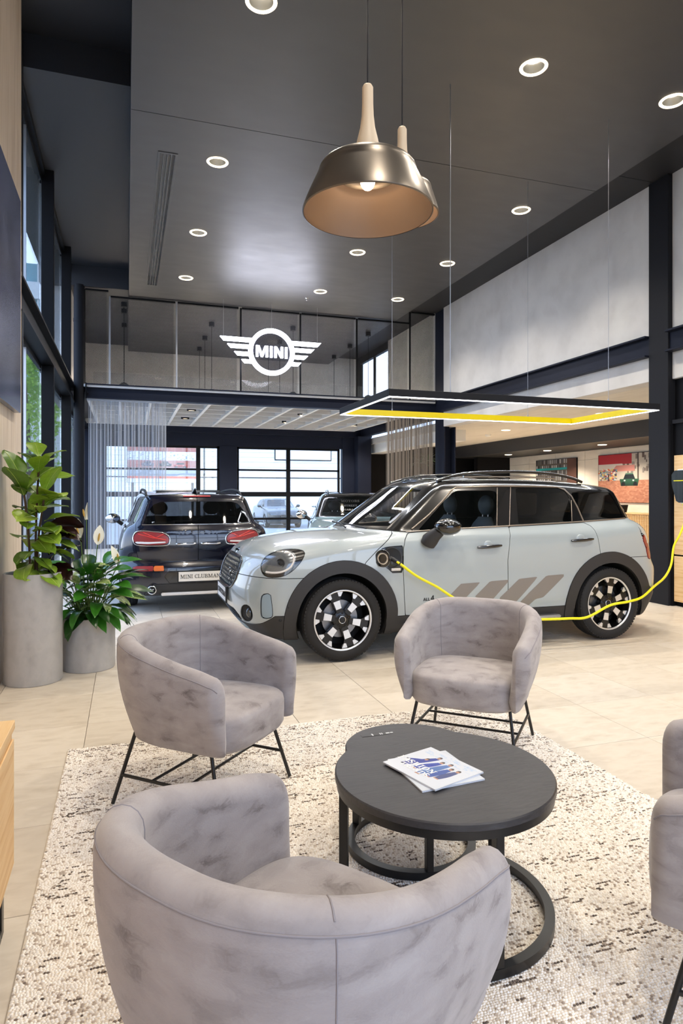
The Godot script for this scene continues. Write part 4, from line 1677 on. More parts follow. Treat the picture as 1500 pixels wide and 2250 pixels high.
func car_materials() -> void:
	for e in [["paint_grey", "#a3acae", 0.30], ["paint_navy", "#04071a", 0.22], ["paint_black", "#060607", 0.2], ["paint_teal", "#6f8a94", 0.3], ["paint_silver", "#26292b", 0.4], ["paint_white", "#c9ced0", 0.3]]:
		var m := mat(e[0], Color(e[1]), e[2])
		m.clearcoat_enabled = true
		m.clearcoat = 1.0
		m.clearcoat_roughness = 0.03
	mat("cladding", Color("#2b2a2a"), 0.55)
	mat("car_core", Color("#070707"), 0.8)
	mat("rubber", Color("#1b1a1a"), 0.75)
	mat("rim_black", Color("#0b0b0c"), 0.25)
	mat("rim_silver", Color("#e4e6e8"), 0.32, 0.75)
	mat("disc_steel", Color("#8b8b8d"), 0.35, 0.9)
	mat("decal", Color("#857f79"), 0.35).metallic = 0.2
	mat("skid_blue", Color("#8fa2ae"), 0.35)
	mat("trim_grey", Color("#8f8478"), 0.3).metallic = 0.7
	mat("trim_dark", Color("#3a3734"), 0.3).metallic = 0.6
	mat("leather_blue", Color("#54636d"), 0.55)
	mat("leather_dark", Color("#1d2124"), 0.6)
	mat("plastic_dark", Color("#121314"), 0.6)
	mat("tail_red", Color("#8a0b0a"), 0.12).clearcoat_enabled = true
	mat("tail_dark", Color("#d8241c"), 0.15).clearcoat_enabled = true
	mat("amber", Color("#d8650e"), 0.2).clearcoat_enabled = true
	mat("reflect_white", Color("#dcd8d4"), 0.25)
	mat("lamp_chrome", Color("#5b5f62"), 0.2, 0.8)
	glass("tint_dark", Color("#040505"), 0.92)
	glass("tint_mid", Color("#0a0c0c"), 0.42)
	glass("tint_clear", Color("#101413"), 0.22)
	glass("lens_clear", Color("#e8eef0"), 0.10)

# one wheel, axle along z, outer face towards +z
func wheel(parent: Node3D, c: Vector3, r: float, width: float, style: String, turn: float, flip: float) -> void:
	var w := Node3D.new()
	w.name = "wheel"
	parent.add_child(w, true)
	w.position = c
	w.rotation.y = 0.0 if flip > 0 else PI
	var rim := r * 0.735
	var spin := Transform3D(Basis(Vector3.RIGHT, PI / 2), Vector3.ZERO)
	var ty := MB.new()
	ty.xf = spin
	var h := width / 2
	var prof := [Vector2(rim - 0.006, -h * 0.86), Vector2(rim + 0.012, -h * 0.95), Vector2(r * 0.87, -h * 1.02), Vector2(r - 0.022, -h * 0.95), Vector2(r - 0.006, -h * 0.80)]
	for g in [-0.5, -0.17, 0.17, 0.5]:
		prof.append_array([Vector2(r, (g - 0.06) * h), Vector2(r, (g - 0.06) * h), Vector2(r - 0.008, (g - 0.05) * h), Vector2(r - 0.008, (g + 0.05) * h), Vector2(r, (g + 0.06) * h), Vector2(r, (g + 0.06) * h)])
	prof.append_array([Vector2(r - 0.006, h * 0.80), Vector2(r - 0.022, h * 0.95), Vector2(r * 0.87, h * 1.02), Vector2(r * 0.80, h * 1.015), Vector2(rim + 0.012, h * 0.95), Vector2(rim - 0.006, h * 0.86)])
	ty.lathe(prof, 72)
	part(w, "tyre", ty, "rubber")
	var nub := MB.new()
	for k in 72:
		nub.xf = Transform3D(Basis(Vector3.BACK, TAU * k / 72), Vector3.ZERO)
		nub.bx(r - 0.024, r - 0.0055, -0.010, 0.010, h * 0.62, h * 0.885)
	part(w, "tread_blocks", nub, "rubber")
	var bar := MB.new()
	bar.xf = spin
	bar.lathe([Vector2(rim - 0.004, -h * 0.86), Vector2(rim - 0.03, -h * 0.7), Vector2(rim - 0.035, h * 0.3), Vector2(rim - 0.016, h * 0.72), Vector2(rim - 0.012, h * 0.84)], 64)
	part(w, "barrel", bar, "rim_black")
	var lip := MB.new()
	lip.xf = spin
	lip.lathe([Vector2(rim - 0.014, h * 0.80), Vector2(rim - 0.012, h * 0.87), Vector2(rim - 0.002, h * 0.90), Vector2(rim + 0.004, h * 0.86)], 64)
	part(w, "rim_lip", lip, "rim_silver")
	var disc := MB.new()
	disc.xf = spin
	disc.lathe([Vector2(0.06, h * 0.05), Vector2(rim * 0.62, h * 0.05), Vector2(rim * 0.62, h * 0.05), Vector2(rim * 0.62, -h * 0.1)], 48)
	part(w, "brake_disc", disc, "disc_steel")
	var back := MB.new()
	back.xf = spin
	back.lathe([Vector2(0.0, -h * 0.3), Vector2(rim - 0.03, -h * 0.3)], 32)
	part(w, "dust_shield", back, "car_core")
	var hub := MB.new()
	hub.xf = spin
	hub.lathe([Vector2(0.0, h * 0.70), Vector2(0.030, h * 0.70), Vector2(0.034, h * 0.66), Vector2(0.034, h * 0.66), Vector2(0.075, h * 0.62), Vector2(0.082, h * 0.5), Vector2(0.082, 0.0)], 36)
	part(w, "hub", hub, "rim_black")
	var cap := MB.new()
	cap.xf = spin
	cap.lathe([Vector2(0.0, h * 0.725), Vector2(0.020, h * 0.725), Vector2(0.026, h * 0.71)], 24)
	var capo := part(w, "hub_cap", cap, "plastic_dark")
	var ring := MB.new()
	ring.xf = spin
	ring.lathe([Vector2(0.026, h * 0.705), Vector2(0.028, h * 0.73), Vector2(0.031, h * 0.705)], 24)
	part(capo, "cap_ring", ring, "chrome")
	for k in 5:
		var bo := MB.new()
		bo.xf = Transform3D(Basis(Vector3.BACK, TAU * k / 5 + 0.3), Vector3.ZERO) * Transform3D(Basis(Vector3.RIGHT, PI / 2), Vector3(0.055, 0, 0))
		bo.lathe([Vector2(0.0, h * 0.69), Vector2(0.008, h * 0.69), Vector2(0.009, h * 0.66), Vector2(0.009, h * 0.58)], 8)
		part(w, "wheel_bolt", bo, "rim_black")
	var spokes := 6 if style == "block" else 5
	for k in spokes:
		var rot := Transform3D(Basis(Vector3.BACK, TAU * k / spokes + turn), Vector3.ZERO)
		var s := MB.new()
		s.xf = rot
		if style == "block":
			s.prism(v2([[0.06, -0.026], [0.16, -0.031], [rim - 0.012, -0.080], [rim - 0.012, 0.080], [0.16, 0.031], [0.06, 0.026]]), h * 0.30, h * 0.66)
			var so := part(w, "spoke", s, "rim_black")
			var a := MB.new()
			a.xf = rot
			a.prism(v2([[0.094, -0.024], [0.162, -0.029], [0.162, 0.029], [0.094, 0.024]]), h * 0.66, h * 0.685)
			part(so, "silver_block", a, "rim_silver")
			for q in [1.0, -1.0]:
				var e := MB.new()
				e.xf = rot
				e.prism(v2([[0.196, 0.030 * q], [0.190, 0.048 * q], [rim - 0.012, 0.092 * q], [rim - 0.006, 0.030 * q]]), h * 0.5, h * 0.70)
				part(so, "silver_block", e, "rim_silver")
		else:
			s.prism(v2([[0.05, -0.022], [rim - 0.01, -0.035], [rim - 0.01, 0.035], [0.05, 0.022]]), h * 0.35, h * 0.68)
			part(w, "spoke", s, "alu" if style == "alloy" else "rim_black")

# dark wheel housing behind an arch opening
func housing(parent: Node3D, c: Vector2, r: float, z0: float, z1: float) -> void:
	var m := MB.new()
	var rows := []
	for zz in [z0, z1]:
		var row := PackedVector3Array()
		for k in 25:
			var a := -0.35 + (PI + 0.7) * k / 24.0
			row.append(Vector3(c.x + cos(a) * r, c.y + sin(a) * r, zz))
		rows.append(row)
	m.grid(rows)
	m.fan(rows[0], Vector3(0, 0, 1))
	pair(parent, "wheel_housing", m, "car_core")

func seat(parent: Node3D, at: Vector3, m: String, m2: String) -> void:
	var s := Node3D.new()
	s.name = "seat"
	parent.add_child(s, true)
	s.position = at
	# x runs rearwards: cushion ahead of the backrest
	var cu := MB.new()
	cu.box(Vector3(-0.22, 0.0, 0), Vector3(0.5, 0.14, 0.5), 0.05)
	part(s, "cushion", cu, m2)
	var rows := []
	for k in 9:
		var u := k / 8.0
		var w := 0.25 - 0.05 * pow(u, 2.0) - (0.10 * pow(maxf(0.0, (u - 0.75) / 0.25), 2.0))
		var row := PackedVector3Array()
		for q in 20:
			var a := TAU * q / 20
			row.append(Vector3(0.05 + 0.16 * u + 0.06 * cos(a) * (1.0 - 0.4 * u), 0.02 + 0.56 * u, w * signf(sin(a)) * pow(absf(sin(a)), 0.6)))
		rows.append(row)
	var bk := MB.new()
	bk.grid(rows, true)
	bk.fan(rows[-1], Vector3.UP)
	part(s, "backrest", bk, m)
	var hr := MB.new()
	hr.ball(Vector3(0.22, 0.69, 0), Vector3(0.055, 0.10, 0.125), 18, 12)
	part(s, "headrest", hr, m)
	var po := MB.new()
	for q in [-0.05, 0.05]:
		po.tube(PackedVector3Array([Vector3(0.21, 0.55, q), Vector3(0.22, 0.66, q)]), 0.007, 6)
	part(s, "headrest_post", po, "alu")

func plate(parent: Node3D, c: Transform3D, text: String, w: float, h: float, col: String) -> void:
	var p := part(parent, "number_plate", b(-w / 2, w / 2, -h / 2, h / 2, -0.006, 0.006, 0.003), mat("plate_" + col, Color(col), 0.4), c)
	var fr := MB.new()
	for e in [[-w / 2 - 0.008, w / 2 + 0.008, h / 2, h / 2 + 0.008], [-w / 2 - 0.008, w / 2 + 0.008, -h / 2 - 0.008, -h / 2], [-w / 2 - 0.008, -w / 2, -h / 2, h / 2], [w / 2, w / 2 + 0.008, -h / 2, h / 2]]:
		fr.bx(e[0], e[1], e[2], e[3], -0.008, 0.008)
	part(p, "plate_frame", fr, "plastic_dark")
	var tm := text_mesh(text, h * 0.52, 0.002, "Droid Serif", 400)
	part(p, "lettering", tm, "plastic_dark", Transform3D(Basis.IDENTITY, Vector3(0, 0, 0.007)))

# ---------------------------------------------------------------- pale grey compact SUV on the cable
func grab(cs: CarShape, rest: PackedInt32Array, poly: PackedVector2Array, view: String, lo: Vector3, hi: Vector3, gap := 0.0) -> Array:
	return cs.cut(rest, cs.poly_values(poly, view, lo, hi), gap)

func main_car() -> void:
	var at := Vector3(1.69, 0, -5.96)
	var t := thing("compact_suv", "pale grey compact SUV with black roof and dark stripes, plugged in to charge", "car", at)
	var cs := CarShape.new()
	cs.xf = Transform3D(Basis.IDENTITY, at)
	cs.table("top", [[-0.95, 0.62], [-0.86, 0.74], [-0.80, 0.82], [-0.73, 0.885], [-0.62, 0.945], [-0.45, 0.995], [-0.2, 1.032], [0.1, 1.052], [0.35, 1.058], [0.6, 1.050], [1.0, 1.068], [1.6, 1.085], [2.4, 1.113], [2.95, 1.13], [3.15, 1.115], [3.5, 1.07]], -1.0, 3.6)
	cs.table("crown", [[-1.0, 0.10], [-0.4, 0.10], [0.2, 0.05], [0.6, 0.0], [3.6, 0.0]], -1.0, 3.6)
	cs.table("half", [[-1.0, 0.855], [-0.5, 0.875], [-0.1, 0.900], [0.3, 0.900], [0.7, 0.888], [1.6, 0.890], [2.3, 0.897], [2.67, 0.905], [3.1, 0.885], [3.5, 0.85]], -1.0, 3.6)
	cs.table("flank", [[0.1, -0.10], [0.25, -0.06], [0.34, -0.03], [0.45, -0.008], [0.6, 0.0], [0.75, 0.0], [0.9, -0.012], [1.0, -0.032], [1.1, -0.075], [1.2, -0.13]], 0.1, 1.2)
	cs.table("nose", [[0.1, -0.66], [0.24, -0.72], [0.33, -0.80], [0.45, -0.845], [0.58, -0.85], [0.68, -0.83], [0.78, -0.80], [0.88, -0.765], [1.0, -0.70], [1.2, -0.6]], 0.1, 1.2)
	cs.table("tail", [[0.1, 3.30], [0.25, 3.38], [0.4, 3.45], [0.65, 3.46], [0.75, 3.42], [0.9, 3.40], [1.0, 3.37], [1.1, 3.31], [1.2, 3.22]], 0.1, 1.2)
	cs.table("roof", [[0.0, 1.40], [0.6, 1.475], [0.9, 1.512], [1.2, 1.532], [1.6, 1.538], [2.1, 1.532], [2.6, 1.505], [3.0, 1.455], [3.4, 1.38]], 0.0, 3.6)
	cs.table("cabtaper", [[0.0, 0.10], [0.6, 0.04], [1.0, 0.01], [1.4, 0.0], [2.2, 0.0], [2.8, 0.03], [3.3, 0.09]], 0.0, 3.6)
	cs.par = {hw = 0.9, r_top = 0.10, r_front = 0.10, r_rear = 0.10, sweep_f = 0.27, sweep_r = 0.26, bottom = 0.19, belt = 1.06, cab = 0.825, lean = 0.50, roof_crown = 0.05, r_roof = 0.075, ws_slope = 0.68, ws_x = 0.24, ws_curve = 0.30, r_ws = 0.05, rw_x = 3.22, rw_curve = 0.20, rw_slope = 0.42, r_rw = 0.06}
	cs.ready()
	cs.sheet(0.0, 2.6, 0.62, 44, 120, 34, 120)
	var rest := cs.T
	var A := [480.0, 1020.0, 0.28]
	var B := [800.0, 1020.0, 0.26667]
	var C := [1100.0, 1020.0, 0.26667]
	var S_LO := Vector3(-9, -9, 0.42)
	var r: Array
	# --- glass
	var wins := [
		["windscreen", v2([[-0.01, 1.085], [0.70, 1.10], [0.665, 1.18], [0.525, 1.425], [0.30, 1.445], [-0.01, 1.452]]), "end", Vector3(0.1, 1.0, -9), Vector3(1.3, 9, 9), "tint_clear"],
		["side_window", cs.pix("side", B[0], B[1], B[2], [[440, 548], [545, 430], [640, 320], [735, 228], [770, 218], [1040, 216], [1085, 228], [1103, 262], [1100, 340], [1085, 513]]), "side", S_LO, ALL_HI, "tint_clear"],
		["side_window", cs.pix("side", C[0], C[1], C[2], [[120, 197], [480, 197], [530, 225], [560, 270], [577, 330], [582, 470], [145, 493]]), "side", S_LO, ALL_HI, "tint_dark"],
		["quarter_window", cs.pix("side", C[0], C[1], C[2], [[572, 232], [895, 232], [950, 320], [1018, 443], [690, 466]]), "side", S_LO, ALL_HI, "tint_dark"],
		["rear_window", v2([[-0.01, 1.17], [0.60, 1.18], [0.50, 1.40], [-0.01, 1.43]]), "end", Vector3(2.9, 1.0, -9), ALL_HI, "tint_dark"]]
	for w in wins:
		r = grab(cs, rest, w[1], w[2], w[3], w[4])
		rest = r[1]
		if w[2] == "side": pair_solid(t, w[0], cs, r[0], -0.004, 0.0, w[5])
		else: part(t, w[0], cs.solid(r[0], -0.004, 0.0), w[5])
	# --- wheel openings
	for c in [Vector2(0.0, 0.342), Vector2(2.67, 0.342)]:
		r = grab(cs, rest, circle2(c, 0.388, 48), "side", S_LO, ALL_HI)
		rest = r[1]
		housing(t, c, 0.392, 0.50, 0.87)
	part(t, "inner_body", cs.solid(rest, -0.012, 0.0), "car_core")
	# --- plastic cladding
	var clad := PackedInt32Array()
	for c in [Vector2(0.0, 0.342), Vector2(2.67, 0.342)]:
		r = grab(cs, rest, circle2(c, 0.492, 48), "side", S_LO, ALL_HI, 0.0015)
		rest = r[1]
		pair_solid(t, "arch_cladding", cs, r[0], 0.010, 0.03, "cladding")
	r = grab(cs, rest, v2([[-0.01, 0.10], [0.34, 0.10], [0.43, 0.245], [0.40, 0.275], [-0.01, 0.275]]), "end", Vector3(-2, 0.0, -1), Vector3(-0.45, 2, 9), 0.001)
	rest = r[1]
	part(t, "skid_plate", cs.solid(r[0], 0.006, 0.02), "skid_blue")
	for p in [v2([[0.36, 0.10], [2.32, 0.10], [2.32, 0.345], [0.36, 0.345]]), v2([[-0.34, 0.40], [-0.56, 0.40], [-0.655, 0.325], [-0.72, 0.29], [-1.2, 0.27], [-1.2, 0.05], [-0.34, 0.05]]), v2([[3.0, 0.05], [3.6, 0.05], [3.6, 0.42], [3.26, 0.42], [3.13, 0.50], [3.0, 0.50]])]:
		r = grab(cs, rest, p, "side", ALL_LO, ALL_HI, 0.0015)
		rest = r[1]
		if p[0].x > 0.3 and p[0].x < 1.0: pair_solid(t, "sill_cladding", cs, r[0], 0.004, 0.02, "cladding")
		else: part(t, "bumper_cladding", cs.solid(r[0], 0.004, 0.02), "cladding")
	# --- black roof and pillars
	r = grab(cs, rest, v2([[0.12, 1.078], [0.40, 1.068], [0.53, 1.056], [0.606, 1.05], [1.03, 1.072], [1.6, 1.089], [2.44, 1.118], [2.98, 1.142], [3.2, 1.150], [3.6, 1.150], [3.6, 1.8], [0.12, 1.8]]), "side", ALL_LO, ALL_HI, 0.0015)
	rest = r[1]
	part(t, "roof_and_pillars", cs.solid(r[0], 0.0, 0.008), "paint_black")
	# --- lights and grille
	r = grab(cs, rest, soft(cs.pix("side", A[0], A[1], A[2], [[328, 800], [335, 845], [360, 878], [410, 892], [490, 886], [540, 868], [595, 828], [650, 765], [676, 712], [678, 690], [655, 672], [600, 664], [530, 664], [450, 680], [385, 708], [345, 748]])), "side", Vector3(-9, 0.5, 0.3), Vector3(-0.15, 9, 9), 0.002)
	rest = r[1]
	var lampb := pair_solid(t, "headlamp", cs, r[0], 0.002, 0.012, "paint_black")
	# lens area inside the bezel
	r = grab(cs, r[0], soft(cs.pix("side", A[0], A[1], A[2], [[343, 800], [350, 840], [372, 862], [420, 866], [490, 858], [545, 836], [588, 800], [606, 760], [606, 720], [590, 695], [550, 684], [480, 690], [410, 712], [362, 752]])), "side", Vector3(-9, 0.5, 0.3), Vector3(-0.15, 9, 9))
	var lens_t: PackedInt32Array = r[0]
	pair_solid(lampb, "lens", cs, lens_t, 0.010, 0.008, "lens_clear")
	pair_solid(lampb, "reflector", cs, lens_t, 0.0035, 0.0, "lamp_chrome")
	var hc := cs.hit(480 + 485 * 0.28, 1020 + 780 * 0.28)
	var dirn := Vector3(-0.66, 0.08, 0.75).normalized()
	var pj := MB.new()
	pj.xf = Transform3D(Basis.looking_at(-dirn, Vector3.UP), hc + dirn * 0.004) * Transform3D(Basis(Vector3.RIGHT, PI / 2), Vector3.ZERO)
	pj.lathe([Vector2(0.0, 0.012), Vector2(0.022, 0.008), Vector2(0.030, 0.0), Vector2(0.034, 0.004), Vector2(0.040, -0.002)], 28)
	pair(lampb, "projector", pj, "plastic_dark")
	var drl := PackedVector3Array()
	for p in [[520, 695], [565, 700], [592, 730], [590, 770], [560, 815], [500, 845], [430, 852], [375, 846]]:
		drl.append(cs.hit(480 + p[0] * 0.28, 1020 + p[1] * 0.28) + dirn * 0.008)
	var dm := MB.new()
	dm.tube(curve3(Array(drl), 4), 0.008, 8)
	pair(lampb, "light_ring", dm, "reflect_white")
	# grille: hexagonal opening with woven chrome bars
	r = grab(cs, rest, v2([[-0.01, 0.842], [0.30, 0.835], [0.40, 0.80], [0.435, 0.74], [0.425, 0.66], [0.37, 0.60], [0.30, 0.575], [-0.01, 0.57]]), "end", Vector3(-2, 0.3, -1), Vector3(-0.3, 2, 9), 0.002)
	rest = r[1]
	var gr := part(t, "grille", cs.solid(r[0], -0.022, 0.0), "car_core")
	part(gr, "grille_surround", frame_on(cs, [[0.0, 0.842], [0.30, 0.835], [0.40, 0.80], [0.435, 0.74], [0.425, 0.66], [0.37, 0.60], [0.30, 0.575], [0.0, 0.57]], 0.011), "paint_black")
	for row in 7:
		var y0 := 0.60 + row * 0.034
		var line := PackedVector3Array()
		for k in range(-21, 22):
			var yy := y0 + 0.011 * (1.0 if posmod(k + row, 2) else -1.0)
			if absf(k * 0.02) < 0.40 - maxf(0.0, 0.64 - yy) * 0.9:
				line.append(cs.cast(Vector3(0.0, yy, absf(k * 0.02)), Vector3(-1, 0, 0), 1.2) * Vector3(1, 1, -1 if k < 0 else 1) + Vector3(0.006, 0, 0))
		var bars := MB.new()
		bars.tube(line, 0.0038, 6)
		part(gr, "woven_bar", bars, "lamp_chrome")
	var sl := text_mesh("S", 0.10, 0.008, "Droid Sans", 700, true)
	var sp := cs.cast(Vector3(0, 0.715, 0.0), Vector3(-1, 0, 0), 1.2)
	part(gr, "letter", sl, "chrome", Transform3D(Basis(Vector3.UP, -PI / 2), sp + Vector3(-0.006, 0, 0.20)))
	# bonnet badge
	var bd := MB.new()
	var bp := cs.cast(Vector3(-0.4, 0.62, 0), Vector3(-0.80, 0.62, 0).normalized(), 1.2)
	bd.xf = Transform3D(Basis(Vector3.BACK, 0.85), bp)
	bd.lathe([Vector2(0.0, 0.006), Vector2(0.028, 0.006), Vector2(0.034, 0.002)], 24)
	bd.bx(-0.010, 0.010, 0.001, 0.006, -0.085, 0.085, 0.002)
	part(t, "wing_badge", bd, "chrome")
	# lower intake, fog lamp, air curtain
	r = grab(cs, rest, v2([[-0.01, 0.40], [0.36, 0.40], [0.44, 0.345], [0.42, 0.30], [-0.01, 0.29]]), "end", Vector3(-2, 0.0, -1), Vector3(-0.3, 2, 9), 0.002)
	rest = r[1]
	var lo := part(t, "lower_intake", cs.solid(r[0], -0.02, 0.0), "car_core")
	for row in 4:
		var line := PackedVector3Array()
		for k in range(-19, 20):
			line.append(cs.cast(Vector3(0.0, 0.31 + row * 0.026 + (0.007 if posmod(k + row, 2) else -0.007), absf(k * 0.02)), Vector3(-1, 0, 0), 1.2) * Vector3(1, 1, -1 if k < 0 else 1) + Vector3(0.008, 0, 0))
		var lb := MB.new()
		lb.tube(line, 0.004, 5)
		part(lo, "woven_bar", lb, "plastic_dark")
	r = grab(cs, rest, soft(cs.pix("end", A[0], A[1], A[2], [[172, 1165], [180, 1115], [210, 1098], [245, 1112], [266, 1160], [268, 1210], [245, 1235], [205, 1232], [180, 1205]])), "end", Vector3(-2, 0.0, 0.3), Vector3(-0.3, 2, 9), 0.002)
	rest = r[1]
	var fg := pair_solid(t, "fog_lamp", cs, r[0], -0.03, 0.0, "plastic_dark")
	var fc := cs.hit(480 + 235 * 0.28, 1020 + 1165 * 0.28)
	var fl := MB.new()
	fl.ball(fc + Vector3(0.012, 0, -0.008), Vector3(0.030, 0.042, 0.030), 18, 10)
	pair(fg, "lens", fl, "lamp_chrome")
	r = grab(cs, rest, soft(cs.pix("side", A[0], A[1], A[2], [[330, 1060], [340, 1025], [375, 1014], [408, 1018], [412, 1060], [424, 1150], [424, 1205], [380, 1215], [335, 1210], [328, 1150]])), "side", Vector3(-9, 0.3, 0.3), Vector3(-0.3, 2, 9), 0.003)
	rest = r[1]
	pair_solid(t, "air_curtain", cs, r[0], -0.007, 0.0, "skid_blue")
	# --- charge flap bay
	r = grab(cs, rest, cs.pix("side", B[0], B[1], B[2], [[100, 765], [112, 730], [150, 692], [200, 680], [318, 670], [318, 892], [232, 896], [205, 870], [112, 800]]), "side", S_LO, ALL_HI, 0.002)
	rest = r[1]
	var bay := part(t, "charge_bay", cs.solid(r[0], -0.010, 0.0, [1.0]), "paint_silver")
	part(t, "wing_panel", cs.solid(r[0], 0.0, 0.0, [-1.0]), "paint_grey")
	var bc := cs.hit(800 + 215 * 0.26667, 1020 + 770 * 0.26667)
	var fp := MB.new()
	fp.xf = Transform3D(Basis(Vector3.RIGHT, PI / 2), bc + Vector3(0.015, 0, -0.012))
	fp.lathe([Vector2(0.0, 0.004), Vector2(0.075, 0.004), Vector2(0.082, 0.012), Vector2(0.088, 0.004), Vector2(0.088, -0.01)], 32)
	part(bay, "socket_well", fp, "plastic_dark")
	var lid := MB.new()
	lid.xf = Transform3D(Basis(Vector3.UP, -0.9) * Basis(Vector3.RIGHT, PI / 2), bc + Vector3(-0.085, 0.0, 0.045))
	lid.lathe([Vector2(0.0, -0.010), Vector2(0.06, -0.010), Vector2(0.075, 0.0), Vector2(0.07, 0.012), Vector2(0.0, 0.012)], 32)
	part(bay, "flap", lid, "paint_black")
	var ringl := MB.new()
	ringl.xf = Transform3D(Basis(Vector3.UP, -0.9) * Basis(Vector3.RIGHT, PI / 2), bc + Vector3(-0.088, 0.0, 0.052))
	ringl.lathe([Vector2(0.036, 0.004), Vector2(0.045, 0.010), Vector2(0.053, 0.004)], 28)
	part(bay, "flap_ring", ringl, "chrome")
	var ind := MB.new()
	var ip := cs.hit(800 + 262 * 0.26667, 1020 + 868 * 0.26667)
	ind.box(ip + Vector3(0, 0, 0.0), Vector3(0.085, 0.022, 0.010), 0.004)
	part(bay, "side_indicator", ind, "reflect_white")
	# --- dark side stripes (film on the paint)
	for p in [[B, [[700, 1085], [795, 985], [960, 972], [830, 1105]]], [B, [[903, 1098], [1035, 965], [1200, 950], [1058, 1113]]], [B, [[1095, 1118], [1275, 945], [1432, 926], [1250, 1133]]], [C, [[128, 1165], [230, 1060], [375, 918], [537, 904], [370, 1075], [345, 1098], [285, 1110], [205, 1185]]]]:
		var z: Array = p[0]
		r = grab(cs, rest, cs.pix("side", z[0], z[1], z[2], p[1]), "side", S_LO, ALL_HI)
		pair_solid(t, "side_stripe", cs, r[0], 0.0012, 0.0, "decal")
	# --- doors, bonnet, remaining body
	var doors := [cs.pix("side", B[0], B[1], B[2], [[358, 566], [335, 620], [323, 690], [322, 890], [330, 1100], [338, 1245], [1180, 1238], [1179, 1140], [1181, 800], [1190, 510], [900, 524], [720, 536], [500, 553]]),
		cs.pix("side", C[0], C[1], C[2], [[64, 514], [57, 800], [55, 1140], [55, 1205], [300, 1192], [640, 1170], [650, 1060], [700, 960], [770, 870], [835, 815], [815, 700], [800, 610], [770, 540], [735, 505], [680, 481], [400, 496]])]
	for k in 2:
		r = grab(cs, rest, doors[k], "side", S_LO, ALL_HI, 0.0028)
		rest = r[1]
		pair_solid(t, "door", cs, r[0], 0.0, 0.010, "paint_grey")
	var hl := cs.pix("side", A[0], A[1], A[2], [[1362, 542], [1250, 670], [1155, 772]])
	var bon := PackedVector2Array([Vector2(hl[0].x + 0.04, 1.3), hl[0], hl[1], hl[2], Vector2(0.15, 0.70), Vector2(-0.369, 0.70), Vector2(-0.735, 0.705), Vector2(-1.2, 0.715), Vector2(-1.2, 1.3)])
	r = grab(cs, rest, bon, "side", ALL_LO, ALL_HI, 0.0028)
	rest = r[1]
	part(t, "bonnet", cs.solid(r[0], 0.0, 0.010), "paint_grey")
	r = grab(cs, rest, v2([[-1.2, 0.0], [0.0, 0.0], [0.0, 0.9], [-1.2, 0.9]]), "side", ALL_LO, ALL_HI)
	rest = r[1]
	part(t, "front_bumper", cs.solid(r[0], 0.0, 0.008), "paint_grey")
	r = grab(cs, rest, cs.pix("side", C[0], C[1], C[2], [[1130, 512], [1152, 522], [1178, 580], [1205, 650], [1226, 740], [1230, 785], [1212, 775], [1190, 680], [1160, 600]]), "side", Vector3(2.8, 0.5, 0.2), ALL_HI, 0.002)
	rest = r[1]
	pair_solid(t, "tail_lamp", cs, r[0], 0.006, 0.012, "tail_red")
	r = grab(cs, rest, v2([[2.9, 0.0], [3.7, 0.0], [3.7, 0.775], [2.9, 0.775]]), "side", ALL_LO, ALL_HI, 0.0025)
	rest = r[1]
	part(t, "rear_bumper", cs.solid(r[0], 0.0, 0.008), "paint_grey")
	r = grab(cs, rest, v2([[1.9, 0.0], [3.9, 0.0], [3.9, 1.6], [1.9, 1.6]]), "side", ALL_LO, ALL_HI)
	part(t, "rear_body", cs.solid(r[0], 0.0, 0.008), "paint_grey")
	for q in pieces(r[1]): pair_solid(t, "front_wing", cs, q, 0.0, 0.008, "paint_grey")
	car_trim(t, cs)
	hero_details(t, cs)
	print("main car ", cs.V.size(), " ", Time.get_ticks_msec())

func frame_on(cs: CarShape, pts: Array, rad: float) -> MB:
	var half := PackedVector3Array()
	for k in pts.size() - 1:
		var n := maxi(2, int(Vector2(pts[k][0] - pts[k + 1][0], pts[k][1] - pts[k + 1][1]).length() / 0.025))
		for j in n:
			var u := float(j) / n
			half.append(cs.cast(Vector3(0.0, lerpf(pts[k][1], pts[k + 1][1], u), lerpf(pts[k][0], pts[k + 1][0], u)), Vector3(-1, 0, 0), 1.3))
	half.append(cs.cast(Vector3(0.0, pts[-1][1], pts[-1][0]), Vector3(-1, 0, 0), 1.3))
	var line := half.duplicate()
	for k in range(half.size() - 2, 0, -1): line.append(half[k] * Vector3(1, 1, -1))
	var m := MB.new()
	m.tube(line, rad, 8, false, true)
	return m

